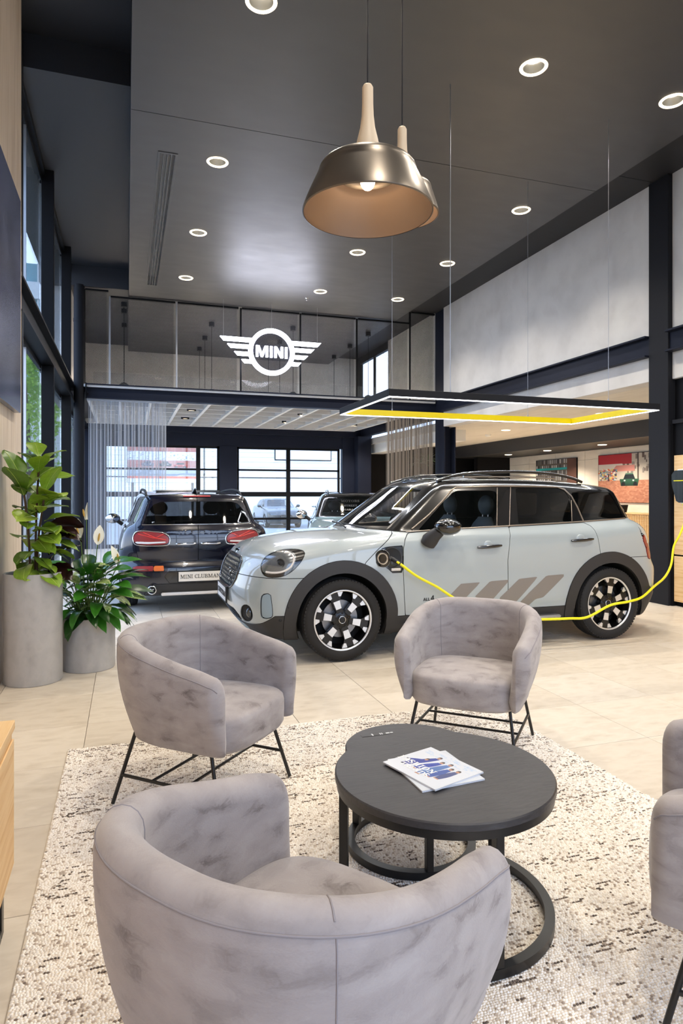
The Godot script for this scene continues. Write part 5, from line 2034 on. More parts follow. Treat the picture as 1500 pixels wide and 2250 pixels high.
func car_trim(t: Node3D, cs: CarShape) -> void:
	# belt moulding, window surround, door edge strips
	var m := MB.new()
	m.tube(cs.on_side([[0.60, 1.052], [1.03, 1.073], [1.6, 1.090], [2.44, 1.119], [2.98, 1.143]], 0.002), 0.007, 6)
	pair(t, "belt_moulding", m, "trim_grey")
	m = MB.new()
	m.tube(cs.on_side([[0.66, 1.075], [0.85, 1.20], [1.00, 1.315], [1.11, 1.41], [1.17, 1.440], [1.6, 1.455], [2.0, 1.455], [2.27, 1.448], [2.34, 1.425], [2.40, 1.36], [2.43, 1.25], [2.445, 1.125]], 0.002), 0.008, 6)
	pair(t, "window_surround", m, "trim_grey")
	for p in [[[1.745, 1.445], [1.62, 1.095]], [[1.60, 1.44], [1.49, 1.095]], [[2.385, 1.32], [2.315, 1.125]]]:
		m = MB.new()
		m.tube(cs.on_side(p, 0.001), 0.0035, 5)
		pair(t, "pillar_strip", m, "trim_grey")
	# roof rails
	m = MB.new()
	var pts := PackedVector3Array()
	for p in [[1.02, 1.50], [1.10, 1.525], [1.22, 1.555], [1.40, 1.580], [1.75, 1.594], [2.1, 1.590], [2.35, 1.568], [2.52, 1.535], [2.62, 1.500]]:
		pts.append(Vector3(p[0], p[1], 0.545))
	m.tube(curve3(Array(pts), 3), 0.014, 8)
	pair(t, "roof_rail", m, "paint_black")
	m = MB.new()
	m.tube(PackedVector3Array([Vector3(1.30, 1.543, 0.535), Vector3(1.9, 1.548, 0.535), Vector3(2.3, 1.532, 0.535)]), 0.010, 6)
	pair(t, "roof_strip", m, "chrome")
	# low sunroof blister
	m = MB.new()
	m.ball(Vector3(1.35, 1.512, 0), Vector3(0.42, 0.050, 0.40), 28, 10)
	part(t, "sunroof", m, "tint_dark")

func door_handle(t: Node3D, cs: CarShape, x: float, y: float) -> void:
	var p := cs.cast(Vector3(x, y, 0), Vector3(0, 0, 1), 1.2)
	var cup := MB.new()
	cup.ball(p + Vector3(0, 0, -0.012), Vector3(0.058, 0.052, 0.016), 20, 10)
	pair(t, "handle_cup", cup, "paint_grey")
	var h := MB.new()
	var line := []
	for k in 7:
		var u := k / 6.0 - 0.5
		line.append(p + Vector3(u * 0.245, u * 0.012, 0.018 + 0.012 * cos(u * PI)))
	h.tube(PackedVector3Array(line), [0.010, 0.015, 0.016, 0.016, 0.016, 0.015, 0.009], 10)
	pair(t, "door_handle", h, "paint_black")

func hero_details(t: Node3D, cs: CarShape) -> void:
	for s in [1.0, -1.0]:
		wheel(t, Vector3(0.0, 0.341, 0.785 * s), 0.341, 0.225, "block", deg_to_rad(108.0), s)
		wheel(t, Vector3(2.67, 0.341, 0.785 * s), 0.341, 0.225, "block", deg_to_rad(80.0), s)
	door_handle(t, cs, 1.365, 0.915)
	door_handle(t, cs, 2.35, 0.952)
	# door mirror on its foot
	var m := MB.new()
	m.ball(Vector3(0.905, 1.100, 0.985), Vector3(0.120, 0.073, 0.105), 24, 14)
	pair(t, "mirror_shell", m, "paint_black")
	m = MB.new()
	m.tube(PackedVector3Array([Vector3(0.77, 0.950, 0.875), Vector3(0.78, 0.985, 0.895), Vector3(0.81, 1.03, 0.93), Vector3(0.85, 1.07, 0.965)]), [0.066, 0.072, 0.058, 0.045], 14)
	pair(t, "mirror_foot", m, "cladding")
	# wipers and scuttle
	m = MB.new()
	m.tube(curve3([Vector3(0.20, 1.075, 0.35), Vector3(0.25, 1.098, 0.05), Vector3(0.28, 1.105, -0.30)], 6), 0.008, 6)
	part(t, "wiper", m, "plastic_dark")
	m = MB.new()
	m.tube(curve3([Vector3(0.30, 1.080, 0.62), Vector3(0.25, 1.100, 0.40), Vector3(0.245, 1.105, 0.12)], 6), 0.008, 6)
	part(t, "wiper", m, "plastic_dark")
	# interior: dashboard, wheel, seats, bench, dark floor
	m = MB.new()
	m.bx(0.55, 0.98, 0.55, 1.02, -0.70, 0.70, 0.08)
	part(t, "dashboard", m, "plastic_dark")
	m = MB.new()
	var ring := PackedVector3Array()
	for k in 28:
		var a := TAU * k / 28
		ring.append(Vector3(1.04 - 0.06 * sin(a), 0.98 + 0.165 * sin(a), -0.37 + 0.175 * cos(a)))
	m.tube(ring, 0.014, 8, false, true)
	part(t, "steering_wheel", m, "plastic_dark")
	seat(t, Vector3(1.42, 0.58, 0.37), "leather_blue", "leather_dark")
	seat(t, Vector3(1.42, 0.58, -0.37), "leather_blue", "leather_dark")
	m = MB.new()
	m.bx(2.1, 2.6, 0.45, 0.66, -0.62, 0.62, 0.06)
	m.bx(2.5, 2.68, 0.6, 1.12, -0.62, 0.62, 0.06)
	part(t, "rear_bench", m, "leather_dark")
	# price card behind the windscreen
	m = MB.new()
	var a := Vector3(0.62, 1.11, 0.40)
	m.quad(a, a + Vector3(0.05, 0.0, -0.17), a + Vector3(0.35, 0.235, -0.17), a + Vector3(0.30, 0.235, 0.0))
	var pc := part(t, "price_card", m, "paper")
	var dy := 0.0
	for s in ["SALE OFFER", "DRIVE AWAY", "PRICE"]:
		var tb := Basis(Vector3(0.05, 0, -0.17).normalized(), Vector3(0.30, 0.235, 0).normalized(), Vector3(-0.235, 0.30, 0).normalized())
		part(pc, "lettering", text_mesh(s, 0.020, 0.001), "plastic_dark", Transform3D(tb, a + Vector3(0.025, 0, -0.085) + Vector3(0.30, 0.235, 0) * (0.75 - dy) + Vector3(-0.004, 0.005, 0)))
		dy += 0.18
	# side step, sill bar
	m = MB.new()
	m.bx(0.55, 2.10, 0.245, 0.275, 0.83, 0.925, 0.012)
	pair(t, "side_step", m, "alu")
	# lettering on the doors
	var ap := cs.cast(Vector3(0.78, 0.485, 0), Vector3(0, 0, 1), 1.2)
	part(t, "door_lettering", text_mesh("ALL", 0.036, 0.003, "Droid Sans", 700, true), "plastic_dark", Transform3D(Basis.IDENTITY, ap + Vector3(-0.025, -0.010, 0.001)))
	part(t, "door_lettering", text_mesh("4", 0.062, 0.003, "Droid Sans", 700, true), "plastic_dark", Transform3D(Basis.IDENTITY, ap + Vector3(0.030, -0.001, 0.001)))
	# parking sensors, front number plate, towing lug
	for p in [[-0.52, 0.365, 0.0], [-0.46, 0.47, 0.0]]:
		var q := cs.cast(Vector3(p[0], p[1], 0), Vector3(0, 0, 1), 1.2)
		m = MB.new()
		m.ball(q + Vector3(0, 0, 0.004), Vector3(0.012, 0.012, 0.008), 10, 6)
		pair(t, "parking_sensor", m, "plastic_dark")
	var np := cs.cast(Vector3(0, 0.50, 0), Vector3(-1, 0, 0), 1.2)
	plate(t, Transform3D(Basis(Vector3.UP, -PI / 2), np + Vector3(-0.014, 0, 0)), "COUNTRYMAN", 0.50, 0.125, "#e9e6e2")

# yellow charging lead: from the flap bay over the floor side to the wall charger
func charging() -> void:
	var t := thing("charging_cable", "yellow charging cable running from the car's flap to the wall charger", "cable", Vector3(2.12, 0.83, -5.03))
	var o: Vector3 = t.position
	var pts := []
	for p in [[865, 1231, -5.02], [880, 1240, -4.96], [915, 1266, -4.95], [960, 1290, -4.93], [1000, 1316, -4.93], [1060, 1348, -4.93], [1110, 1358, -4.93], [1180, 1361, -4.92], [1250, 1359, -4.90], [1290, 1356, -4.90], [1340, 1330, -4.91], [1380, 1322, -4.90], [1410, 1312, -4.95], [1437, 1288, -5.1], [1460, 1268, -5.35], [1474, 1240, -5.6], [1480, 1200, -5.85], [1493, 1175, -5.98]]:
		pts.append(from_pixel(p[0], p[1], p[2]) - o)
	pts.append(Vector3(6.31, 1.12, -6.06) - o)
	pts.append(Vector3(6.33, 1.27, -6.12) - o)
	var c := MB.new()
	c.tube(curve3(pts, 6), 0.0115, 10)
	part(t, "cable", c, "cable_yellow")
	var g := MB.new()
	g.tube(PackedVector3Array([pts[0] + Vector3(-0.05, 0.02, -0.02), pts[0] + Vector3(-0.01, 0.008, 0.0), pts[1]]), [0.024, 0.02, 0.014], 10)
	part(t, "plug", g, "plastic_dark")
	var w := thing("wall_charger", "glossy black shield shaped wall charger on the oak panel", "wall charger", Vector3(6.42, 1.5, -6.13))
	var body := MB.new()
	body.xf = Transform3D(Basis(Vector3.UP, -PI / 2), Vector3.ZERO)
	body.prism(v2([[-0.17, 0.12], [-0.12, 0.17], [0.12, 0.17], [0.17, 0.12], [0.165, 0.0], [0.10, -0.20], [0.06, -0.22], [-0.06, -0.22], [-0.10, -0.20], [-0.165, 0.0]]), 0.005, 0.09)
	part(w, "body", body, "paint_black")
	var rim := MB.new()
	rim.xf = body.xf
	rim.prism(v2([[-0.185, 0.125], [-0.13, 0.185], [0.13, 0.185], [0.185, 0.125], [0.18, -0.005], [0.11, -0.215], [0.065, -0.237], [-0.065, -0.237], [-0.11, -0.215], [-0.18, -0.005]]), 0.0, 0.03)
	part(w, "surround", rim, "white_plain")
	part(w, "light_bar", b(-0.097, -0.09, 0.04, 0.05, -0.13, 0.13), "cable_yellow")

func from_pixel(u: float, v: float, z: float) -> Vector3:
	var d := Vector3(sin(0.318811), 0, -cos(0.318811)) + Vector3(cos(0.318811), 0, sin(0.318811)) * ((u - 750.0) / 1430.0) + Vector3.UP * ((1088.0 - v) / 1430.0)
	return Vector3(0, 1.37, 0) + d * (z / d.z)

# ---------------------------------------------------------------- the other cars
func estate_car() -> void:
	# dark blue estate with split rear doors, seen from behind; its own x axis points back towards the camera
	var xf := Transform3D(Basis(Vector3(0, 0, 1), Vector3.UP, Vector3(-1, 0, 0)), Vector3(0.80, 0, -11.22))
	var t := thing("estate_car", "dark blue estate car with split rear doors, seen from behind", "car", xf.origin)
	t.transform = xf
	var cs := CarShape.new()
	cs.xf = xf
	cs.table("top", [[-0.95, 0.60], [-0.80, 0.78], [-0.6, 0.88], [-0.2, 0.97], [0.3, 1.0], [0.7, 0.99], [1.4, 1.00], [2.4, 1.02], [3.0, 1.035], [3.3, 1.03], [3.6, 0.99]], -1.0, 3.7)
	cs.table("crown", [[-1.0, 0.10], [-0.4, 0.08], [0.6, 0.0], [3.7, 0.0]], -1.0, 3.7)
	cs.table("half", [[-1.0, 0.83], [-0.4, 0.87], [0.0, 0.89], [0.7, 0.88], [2.0, 0.89], [2.67, 0.90], [3.1, 0.885], [3.5, 0.86]], -1.0, 3.7)
	cs.table("flank", [[0.1, -0.10], [0.25, -0.05], [0.4, -0.01], [0.55, 0.0], [0.7, 0.0], [0.85, -0.02], [0.95, -0.05], [1.05, -0.10], [1.2, -0.18]], 0.1, 1.2)
	cs.table("nose", [[0.1, -0.70], [0.35, -0.80], [0.6, -0.82], [0.8, -0.78], [1.2, -0.6]], 0.1, 1.2)
	cs.table("tail", [[0.1, 3.34], [0.22, 3.40], [0.33, 3.45], [0.48, 3.46], [0.54, 3.45], [0.6, 3.42], [0.75, 3.44], [0.9, 3.43], [1.0, 3.40], [1.1, 3.35], [1.2, 3.3]], 0.1, 1.2)
	cs.table("roof", [[0.0, 1.30], [0.7, 1.37], [1.1, 1.412], [1.6, 1.425], [2.2, 1.42], [2.8, 1.405], [3.2, 1.385], [3.5, 1.36]], 0.0, 3.7)
	cs.table("cabtaper", [[0.0, 0.08], [1.0, 0.01], [1.5, 0.0], [2.4, 0.02], [3.0, 0.05], [3.4, 0.09]], 0.0, 3.7)
	cs.par = {hw = 0.9, r_top = 0.10, r_front = 0.10, r_rear = 0.07, sweep_f = 0.27, sweep_r = 0.17, bottom = 0.20, belt = 1.0, cab = 0.80, lean = 0.38, roof_crown = 0.045, r_roof = 0.07, ws_slope = 0.66, ws_x = 0.30, ws_curve = 0.25, r_ws = 0.05, rw_x = 3.40, rw_curve = 0.14, rw_slope = 0.36, r_rw = 0.05}
	cs.ready()
	cs.sheet(0.0, 2.9, 0.60, 14, 60, 56, 110)
	var rest := cs.T
	var E := [180.0, 860.0, 0.28]
	var R_LO := Vector3(2.6, -9, -9)
	var r: Array
	var glz := cs.pix("end", E[0], E[1], E[2], [[905, 1040], [480, 1042], [520, 940], [560, 888], [620, 866], [904, 862]])
	for k in glz.size():
		if glz[k].x < 0.05: glz[k].x = -0.01
	glz[0].x = -0.01
	glz[5].x = -0.01
	r = grab(cs, rest, glz, "end", Vector3(3.0, 0.9, -9), ALL_HI)
	rest = r[1]
	part(t, "rear_window", cs.solid(r[0], -0.003, 0.0), "tint_dark")
	var gb := PackedVector3Array()
	for k in range(-30, 31):
		gb.append(cs.cast(Vector3(2.6, glz[1].y - 0.006, absf(k * 0.021)), Vector3(1, 0, 0), 1.3) * Vector3(1, 1, -1 if k < 0 else 1))
	var gm := MB.new()
	gm.tube(gb, 0.006, 6)
	part(t, "window_strip", gm, "chrome")
	for p in [v2([[0.72, 1.03], [1.05, 1.31], [1.15, 1.335], [1.52, 1.345], [1.50, 1.035]]), v2([[1.60, 1.04], [1.62, 1.345], [2.2, 1.34], [2.28, 1.05]]), v2([[2.38, 1.055], [2.32, 1.335], [2.85, 1.32], [3.02, 1.075]])]:
		r = grab(cs, rest, p, "side", Vector3(-9, -9, 0.4), ALL_HI)
		rest = r[1]
		pair_solid(t, "side_window", cs, r[0], -0.004, 0.0, "tint_dark")
	r = grab(cs, rest, v2([[-0.01, 1.03], [0.66, 1.04], [0.52, 1.33], [-0.01, 1.36]]), "end", Vector3(0.1, 0.95, -9), Vector3(1.5, 9, 9))
	rest = r[1]
	part(t, "windscreen", cs.solid(r[0], -0.004, 0.0), "tint_clear")
	for c in [Vector2(0.0, 0.325), Vector2(2.67, 0.325)]:
		r = grab(cs, rest, circle2(c, 0.36, 40), "side", Vector3(-9, -9, 0.42), ALL_HI)
		rest = r[1]
		housing(t, c, 0.365, 0.5, 0.86)
	part(t, "inner_body", cs.solid(rest, -0.012, 0.0), "car_core")
	# tail lamps
	r = grab(cs, rest, soft(cs.pix("end", E[0], E[1], E[2], [[405, 1175], [405, 1140], [425, 1108], [470, 1098], [560, 1103], [640, 1115], [680, 1142], [686, 1178], [662, 1203], [520, 1208], [430, 1200]])), "end", R_LO, ALL_HI, 0.002)
	rest = r[1]
	var tl := pair_solid(t, "tail_lamp", cs, r[0], 0.004, 0.015, "tail_red")
	r = grab(cs, r[0], cs.pix("end", E[0], E[1], E[2], [[418, 1185], [418, 1178], [520, 1182], [662, 1178], [662, 1188], [520, 1198], [430, 1195]]), "end", R_LO, ALL_HI)
	pair_solid(tl, "reversing_strip", cs, r[0], 0.0065, 0.002, "reflect_white")
	var ring := PackedVector3Array()
	for p in [[402, 1175], [402, 1138], [423, 1104], [470, 1094], [560, 1099], [642, 1111], [684, 1140], [690, 1180], [664, 1207], [520, 1212], [428, 1204]]:
		ring.append(cs.hit(E[0] + p[0] * E[2], E[1] + p[1] * E[2]))
	var m := MB.new()
	m.tube(closed3(ring), 0.007, 8, false, true)
	pair(tl, "lamp_ring", m, "chrome")
	for q in [[[440, 1120], [560, 1150], [660, 1165]], [[480, 1108], [580, 1150], [640, 1120]]]:
		var line := PackedVector3Array()
		for p in q: line.append(cs.hit(E[0] + p[0] * E[2], E[1] + p[1] * E[2]) + Vector3(0.004, 0, 0))
		m = MB.new()
		m.tube(line, 0.006, 6)
		pair(tl, "light_guide", m, "tail_dark")
	# low reflectors: red and amber
	r = grab(cs, rest, cs.pix("end", E[0], E[1], E[2], [[398, 1372], [560, 1370], [560, 1412], [400, 1410]]), "end", R_LO, ALL_HI, 0.001)
	rest = r[1]
	pair_solid(t, "fog_reflector", cs, r[0], 0.003, 0.01, "tail_red")
	r = grab(cs, rest, cs.pix("end", E[0], E[1], E[2], [[562, 1370], [640, 1368], [646, 1410], [562, 1412]]), "end", R_LO, ALL_HI, 0.001)
	rest = r[1]
	pair_solid(t, "rear_indicator", cs, r[0], 0.003, 0.01, "amber")
	# dark valance low down, sills
	r = grab(cs, rest, v2([[-0.01, 0.0], [0.62, 0.0], [0.60, 0.24], [0.50, 0.345], [-0.01, 0.345]]), "end", R_LO, ALL_HI, 0.002)
	rest = r[1]
	part(t, "rear_valance", cs.solid(r[0], 0.006, 0.03), "cladding")
	r = grab(cs, rest, v2([[-1.2, 0.0], [3.9, 0.0], [3.9, 0.27], [-1.2, 0.27]]), "side", ALL_LO, ALL_HI, 0.001)
	rest = r[1]
	part(t, "sill_cladding", cs.solid(r[0], 0.003, 0.02), "cladding")
	for c in [Vector2(0.0, 0.325), Vector2(2.67, 0.325)]:
		r = grab(cs, rest, circle2(c, 0.43, 40), "side", Vector3(-9, -9, 0.42), ALL_HI, 0.001)
		rest = r[1]
		pair_solid(t, "arch_cladding", cs, r[0], 0.006, 0.02, "cladding")
	r = grab(cs, rest, v2([[-0.01, 0.352], [0.33, 0.352], [0.385, 0.43], [0.32, 0.515], [-0.01, 0.515]]), "end", R_LO, ALL_HI, 0.001)
	rest = r[1]
	part(t, "plate_recess", cs.solid(r[0], -0.006, 0.0), "paint_black")
	# two side-hinged rear doors with the gap between them
	r = grab(cs, rest, v2([[0.0025, 0.60], [0.66, 0.60], [0.70, 0.74], [0.70, 1.04], [0.64, 1.12], [0.54, 1.36], [0.0025, 1.40]]), "end", Vector3(2.95, -9, -9), ALL_HI, 0.002)
	rest = r[1]
	pair_solid(t, "rear_door", cs, r[0], 0.0, 0.012, "paint_navy")
	r = grab(cs, rest, v2([[-1.2, 1.06], [0.5, 1.04], [1.0, 1.03], [3.4, 1.07], [3.9, 1.08], [3.9, 1.8], [-1.2, 1.8]]), "side", ALL_LO, ALL_HI, 0.0005)
	rest = r[1]
	part(t, "roof_and_pillars", cs.solid(r[0], 0.0, 0.006), "paint_black")
	r = grab(cs, rest, v2([[2.9, 0.0], [3.9, 0.0], [3.9, 0.62], [2.9, 0.62]]), "side", ALL_LO, ALL_HI, 0.002)
	rest = r[1]
	part(t, "rear_bumper", cs.solid(r[0], 0.002, 0.01), "paint_navy")
	part(t, "body_panels", cs.solid(rest, 0.0, 0.006), "paint_navy")
	# fin, rails, spoiler lamp, handle pair, exhaust, plate, mirror
	m = MB.new()
	m.tube(PackedVector3Array([Vector3(2.93, 1.380, 0), Vector3(2.98, 1.41, 0), Vector3(3.03, 1.435, 0), Vector3(3.06, 1.455, 0)]), [0.040, 0.030, 0.016, 0.005], 10)
	part(t, "antenna_fin", m, "paint_black")
	m = MB.new()
	m.tube(curve3([Vector3(0.9, 1.37, 0.60), Vector3(1.1, 1.425, 0.60), Vector3(2.0, 1.445, 0.60), Vector3(2.75, 1.42, 0.58), Vector3(2.98, 1.36, 0.575)], 5), 0.016, 8)
	pair(t, "roof_rail", m, "steel_grey")
	m = MB.new()
	m.box(Vector3(1.6, 1.425, 0), Vector3(1.1, 0.03, 0.86), 0.012)
	part(t, "sunroof", m, "paint_black")
	part(t, "brake_light", b(3.26, 3.275, 1.352, 1.366, -0.16, 0.16, 0.003), "tail_dark")


	m = MB.new()
	m.tube(PackedVector3Array([Vector3(3.445, 0.805, 0.035), Vector3(3.47, 0.802, 0.06), Vector3(3.47, 0.802, 0.22), Vector3(3.445, 0.805, 0.25)]), 0.011, 8)
	pair(t, "rear_handle", m, "chrome")
	m = MB.new()
	m.xf = Transform3D(Basis(Vector3.BACK, -PI / 2), Vector3(3.42, 0.285, 0.525))
	m.lathe([Vector2(0.040, 0.07), Vector2(0.050, 0.075), Vector2(0.052, 0.06), Vector2(0.050, -0.08)], 28)
	m.lathe([Vector2(0.041, 0.07), Vector2(0.038, 0.0), Vector2(0.0, -0.02)], 28)
	pair(t, "exhaust_pipe", m, "chrome")
	part(t, "skid_strip", b(3.36, 3.44, 0.205, 0.24, -0.42, 0.42, 0.01), "reflect_white")
	plate(t, Transform3D(Basis(Vector3.UP, PI / 2), Vector3(3.478, 0.425, -0.02)), "MINI CLUBMAN", 0.50, 0.115, "#e9e2d6")
	m = MB.new()
	m.ball(Vector3(0.80, 1.02, 1.0), Vector3(0.07, 0.075, 0.11), 20, 12)
	pair(t, "mirror_shell", m, "paint_black")
	m = MB.new()
	m.tube(PackedVector3Array([Vector3(0.78, 0.93, 0.86), Vector3(0.80, 0.99, 0.94)]), 0.03, 10)
	pair(t, "mirror_foot", m, "plastic_dark")
	m = MB.new()
	m.xf = Transform3D(Basis(Vector3.BACK, -PI / 2), Vector3(0.868, 1.02, 1.0)) * Transform3D(Basis.from_scale(Vector3(0.062, 0.004, 0.098)), Vector3.ZERO)
	m.lathe([Vector2(0.0, 1.0), Vector2(0.95, 1.0), Vector2(1.0, 0.0)], 24)
	pair(t, "mirror_glass", m, "chrome")
	for s in [1.0, -1.0]:
		wheel(t, Vector3(0.0, 0.325, 0.775 * s), 0.325, 0.215, "alloy", 0.3, s)
		wheel(t, Vector3(2.67, 0.325, 0.775 * s), 0.325, 0.215, "alloy", 0.7, s)
	seat(t, Vector3(1.45, 0.50, 0.37), "leather_dark", "leather_dark")
	seat(t, Vector3(1.45, 0.50, -0.37), "leather_dark", "leather_dark")
	m = MB.new()
	m.bx(2.35, 2.52, 0.5, 1.02, -0.60, 0.60, 0.06)
	part(t, "rear_bench", m, "leather_dark")
	m = MB.new()
	m.bx(0.6, 0.95, 0.5, 0.97, -0.66, 0.66, 0.07)
	part(t, "dashboard", m, "plastic_dark")
	part(t, "window_label", b(3.33, 3.334, 1.035, 1.06, 0.26, 0.52), "paper")
	print("estate ", Time.get_ticks_msec())

# a plainer car of the given length and colour; x points back
func plain_car(called: String, label: String, xf: Transform3D, paint: String, roofp: String, wb: float, tail: float, belt: float, roof: float, style: String) -> Node3D:
	var t := thing(called, label, "car", xf.origin)
	t.transform = xf
	var cs := CarShape.new()
	cs.xf = xf
	var e := wb + tail
	var sedan := style == "sedan"
	cs.table("top", [[-0.95, 0.55], [-0.82, belt - 0.28], [-0.6, belt - 0.12], [-0.2, belt - 0.04], [0.3, belt], [0.7, belt - 0.01], [wb, belt + 0.02], [e - 0.1, belt + (0.06 if sedan else 0.03)], [e + 0.2, belt - 0.05]], -1.0, 4.0)
	cs.table("crown", [[-1.0, 0.10], [-0.4, 0.09], [0.6, 0.0], [4.0, 0.0]], -1.0, 4.0)
	cs.table("half", [[-1.0, 0.80], [-0.4, 0.86], [0.0, 0.885], [wb, 0.885], [e, 0.84], [e + 0.3, 0.80]], -1.0, 4.0)
	cs.table("flank", [[0.1, -0.10], [0.3, -0.03], [0.5, 0.0], [0.7, 0.0], [0.85, -0.02], [1.0, -0.07], [1.2, -0.15]], 0.1, 1.2)
	cs.table("nose", [[0.1, -0.68], [0.35, -0.80], [0.6, -0.82], [0.8, -0.76], [1.2, -0.5]], 0.1, 1.2)
	cs.table("tail", [[0.1, e - 0.1], [0.4, e], [0.7, e], [0.9, e - 0.03], [1.2, e - 0.15]], 0.1, 1.2)
	cs.table("roof", [[0.0, roof - 0.15], [0.8, roof - 0.05], [1.2, roof], [wb - 0.8, roof], [wb, roof - 0.05], [e, roof - 0.2]], 0.0, 4.0)
	cs.table("cabtaper", [[0.0, 0.08], [1.0, 0.01], [1.5, 0.0], [wb - 0.2, 0.03], [e, 0.10]], 0.0, 4.0)
	cs.par = {hw = 0.9, r_top = 0.10, r_front = 0.10, r_rear = 0.08, sweep_f = 0.27, sweep_r = 0.2, bottom = 0.2, belt = belt, cab = 0.80, lean = 0.42, roof_crown = 0.05, r_roof = 0.07, ws_slope = 0.60 if sedan else 0.80, ws_x = 0.32, ws_curve = 0.25, r_ws = 0.05, rw_x = e - (0.35 if sedan else 0.06), rw_curve = 0.15, rw_slope = 1.7 if sedan else 0.4, r_rw = 0.06}
	cs.ready()
	cs.sheet(0.0, wb, 0.60, 20, 44, 14, 56)
	var rest := cs.T
	var yr := roof - 0.085
	var r := grab(cs, rest, v2([[-0.01, belt + 0.03], [0.66, belt + 0.04], [0.53, yr - 0.01], [-0.01, yr + 0.02]]), "end", Vector3(0.1, belt - 0.05, -9), Vector3(1.5, 9, 9))
	rest = r[1]
	part(t, "windscreen", cs.solid(r[0], -0.004, 0.0), "tint_clear")
	var xt: float = 0.72 + (yr - belt) / cs.par.ws_slope
	var wins := [v2([[0.76, belt + 0.03], [xt - 0.02, yr - 0.03], [xt + 0.06, yr], [1.50, yr + 0.005], [1.47, belt + 0.035]]), v2([[1.57, belt + 0.035], [1.60, yr + 0.005], [wb - 0.5 if sedan else wb - 0.15, yr - 0.01], [wb - 0.05 if sedan else wb + 0.1, belt + 0.05]])]
	for p in wins:
		r = grab(cs, rest, p, "side", Vector3(-9, -9, 0.4), ALL_HI)
		rest = r[1]
		pair_solid(t, "side_window", cs, r[0], -0.004, 0.0, "tint_clear")
	for c in [Vector2(0.0, 0.32), Vector2(wb, 0.32)]:
		r = grab(cs, rest, circle2(c, 0.36, 36), "side", Vector3(-9, -9, 0.42), ALL_HI)
		rest = r[1]
		housing(t, c, 0.365, 0.5, 0.86)
		for s in [1.0, -1.0]:
			wheel(t, Vector3(c.x, 0.325, 0.77 * s), 0.325, 0.21, "alloy", 0.2, s)
	r = grab(cs, rest, v2([[-0.01, 0.62], [0.24, 0.64], [0.30, 0.56], [0.26, 0.45], [-0.01, 0.42]]) if sedan else v2([[-0.01, 0.60], [0.36, 0.58], [0.40, 0.48], [-0.01, 0.42]]), "end", Vector3(-2, 0.2, -1), Vector3(-0.3, 2, 9), 0.002)
	rest = r[1]
	var gr := part(t, "grille", cs.solid(r[0], -0.01, 0.0), "car_core")
	if sedan:
		for k in range(1, 9):
			for s in [1.0, -1.0]:
				part(gr, "grille_bar", b(-0.835, -0.82, 0.45, 0.61, s * k * 0.029 - 0.005, s * k * 0.029 + 0.005), "chrome")
	r = grab(cs, rest, v2([[0.42, 0.66], [0.62, 0.69], [0.78, 0.72], [0.80, 0.66], [0.66, 0.59], [0.46, 0.57]]) if sedan else circle2(Vector2(0.60, 0.68), 0.115, 24), "end", Vector3(-2, 0.3, 0.2), Vector3(-0.2, 2, 9), 0.002)
	rest = r[1]
	pair_solid(t, "headlamp", cs, r[0], 0.004, 0.01, "lamp_chrome")
	r = grab(cs, rest, v2([[0.30, belt + 0.03], [0.6, belt + 0.015], [wb, belt + 0.035], [e + 0.3, belt + 0.05], [e + 0.3, 2.0], [0.30, 2.0]]), "side", ALL_LO, ALL_HI, 0.001)
	rest = r[1]
	part(t, "roof_and_pillars", cs.solid(r[0], 0.0, 0.006), roofp)
	r = grab(cs, rest, v2([[-1.2, 0.0], [4.2, 0.0], [4.2, 0.27], [-1.2, 0.27]]), "side", ALL_LO, ALL_HI, 0.001)
	rest = r[1]
	part(t, "sill_cladding", cs.solid(r[0], 0.002, 0.01), "cladding")
	part(t, "body_panels", cs.solid(rest, 0.0, 0.008), paint)
	var m := MB.new()
	m.ball(Vector3(0.78, belt + 0.06, 0.99), Vector3(0.08, 0.075, 0.10), 18, 10)
	pair(t, "mirror_shell", m, "paint_black" if style != "hatch" else "chrome")
	m = MB.new()
	m.tube(PackedVector3Array([Vector3(0.76, belt - 0.04, 0.84), Vector3(0.78, belt + 0.03, 0.93)]), 0.03, 8)
	pair(t, "mirror_foot", m, "plastic_dark")
	seat(t, Vector3(1.40, 0.48, 0.37), "leather_dark", "leather_dark")
	seat(t, Vector3(1.40, 0.48, -0.37), "leather_dark", "leather_dark")
	m = MB.new()
	m.bx(0.6, 0.92, 0.5, belt - 0.04, -0.66, 0.66, 0.07)
	part(t, "dashboard", m, "plastic_dark")
	m = MB.new()
	m.bx(0.5, e - 0.4, 0.30, 0.45, -0.7, 0.7, 0.03)
	part(t, "cabin_floor", m, "car_core")
	return t

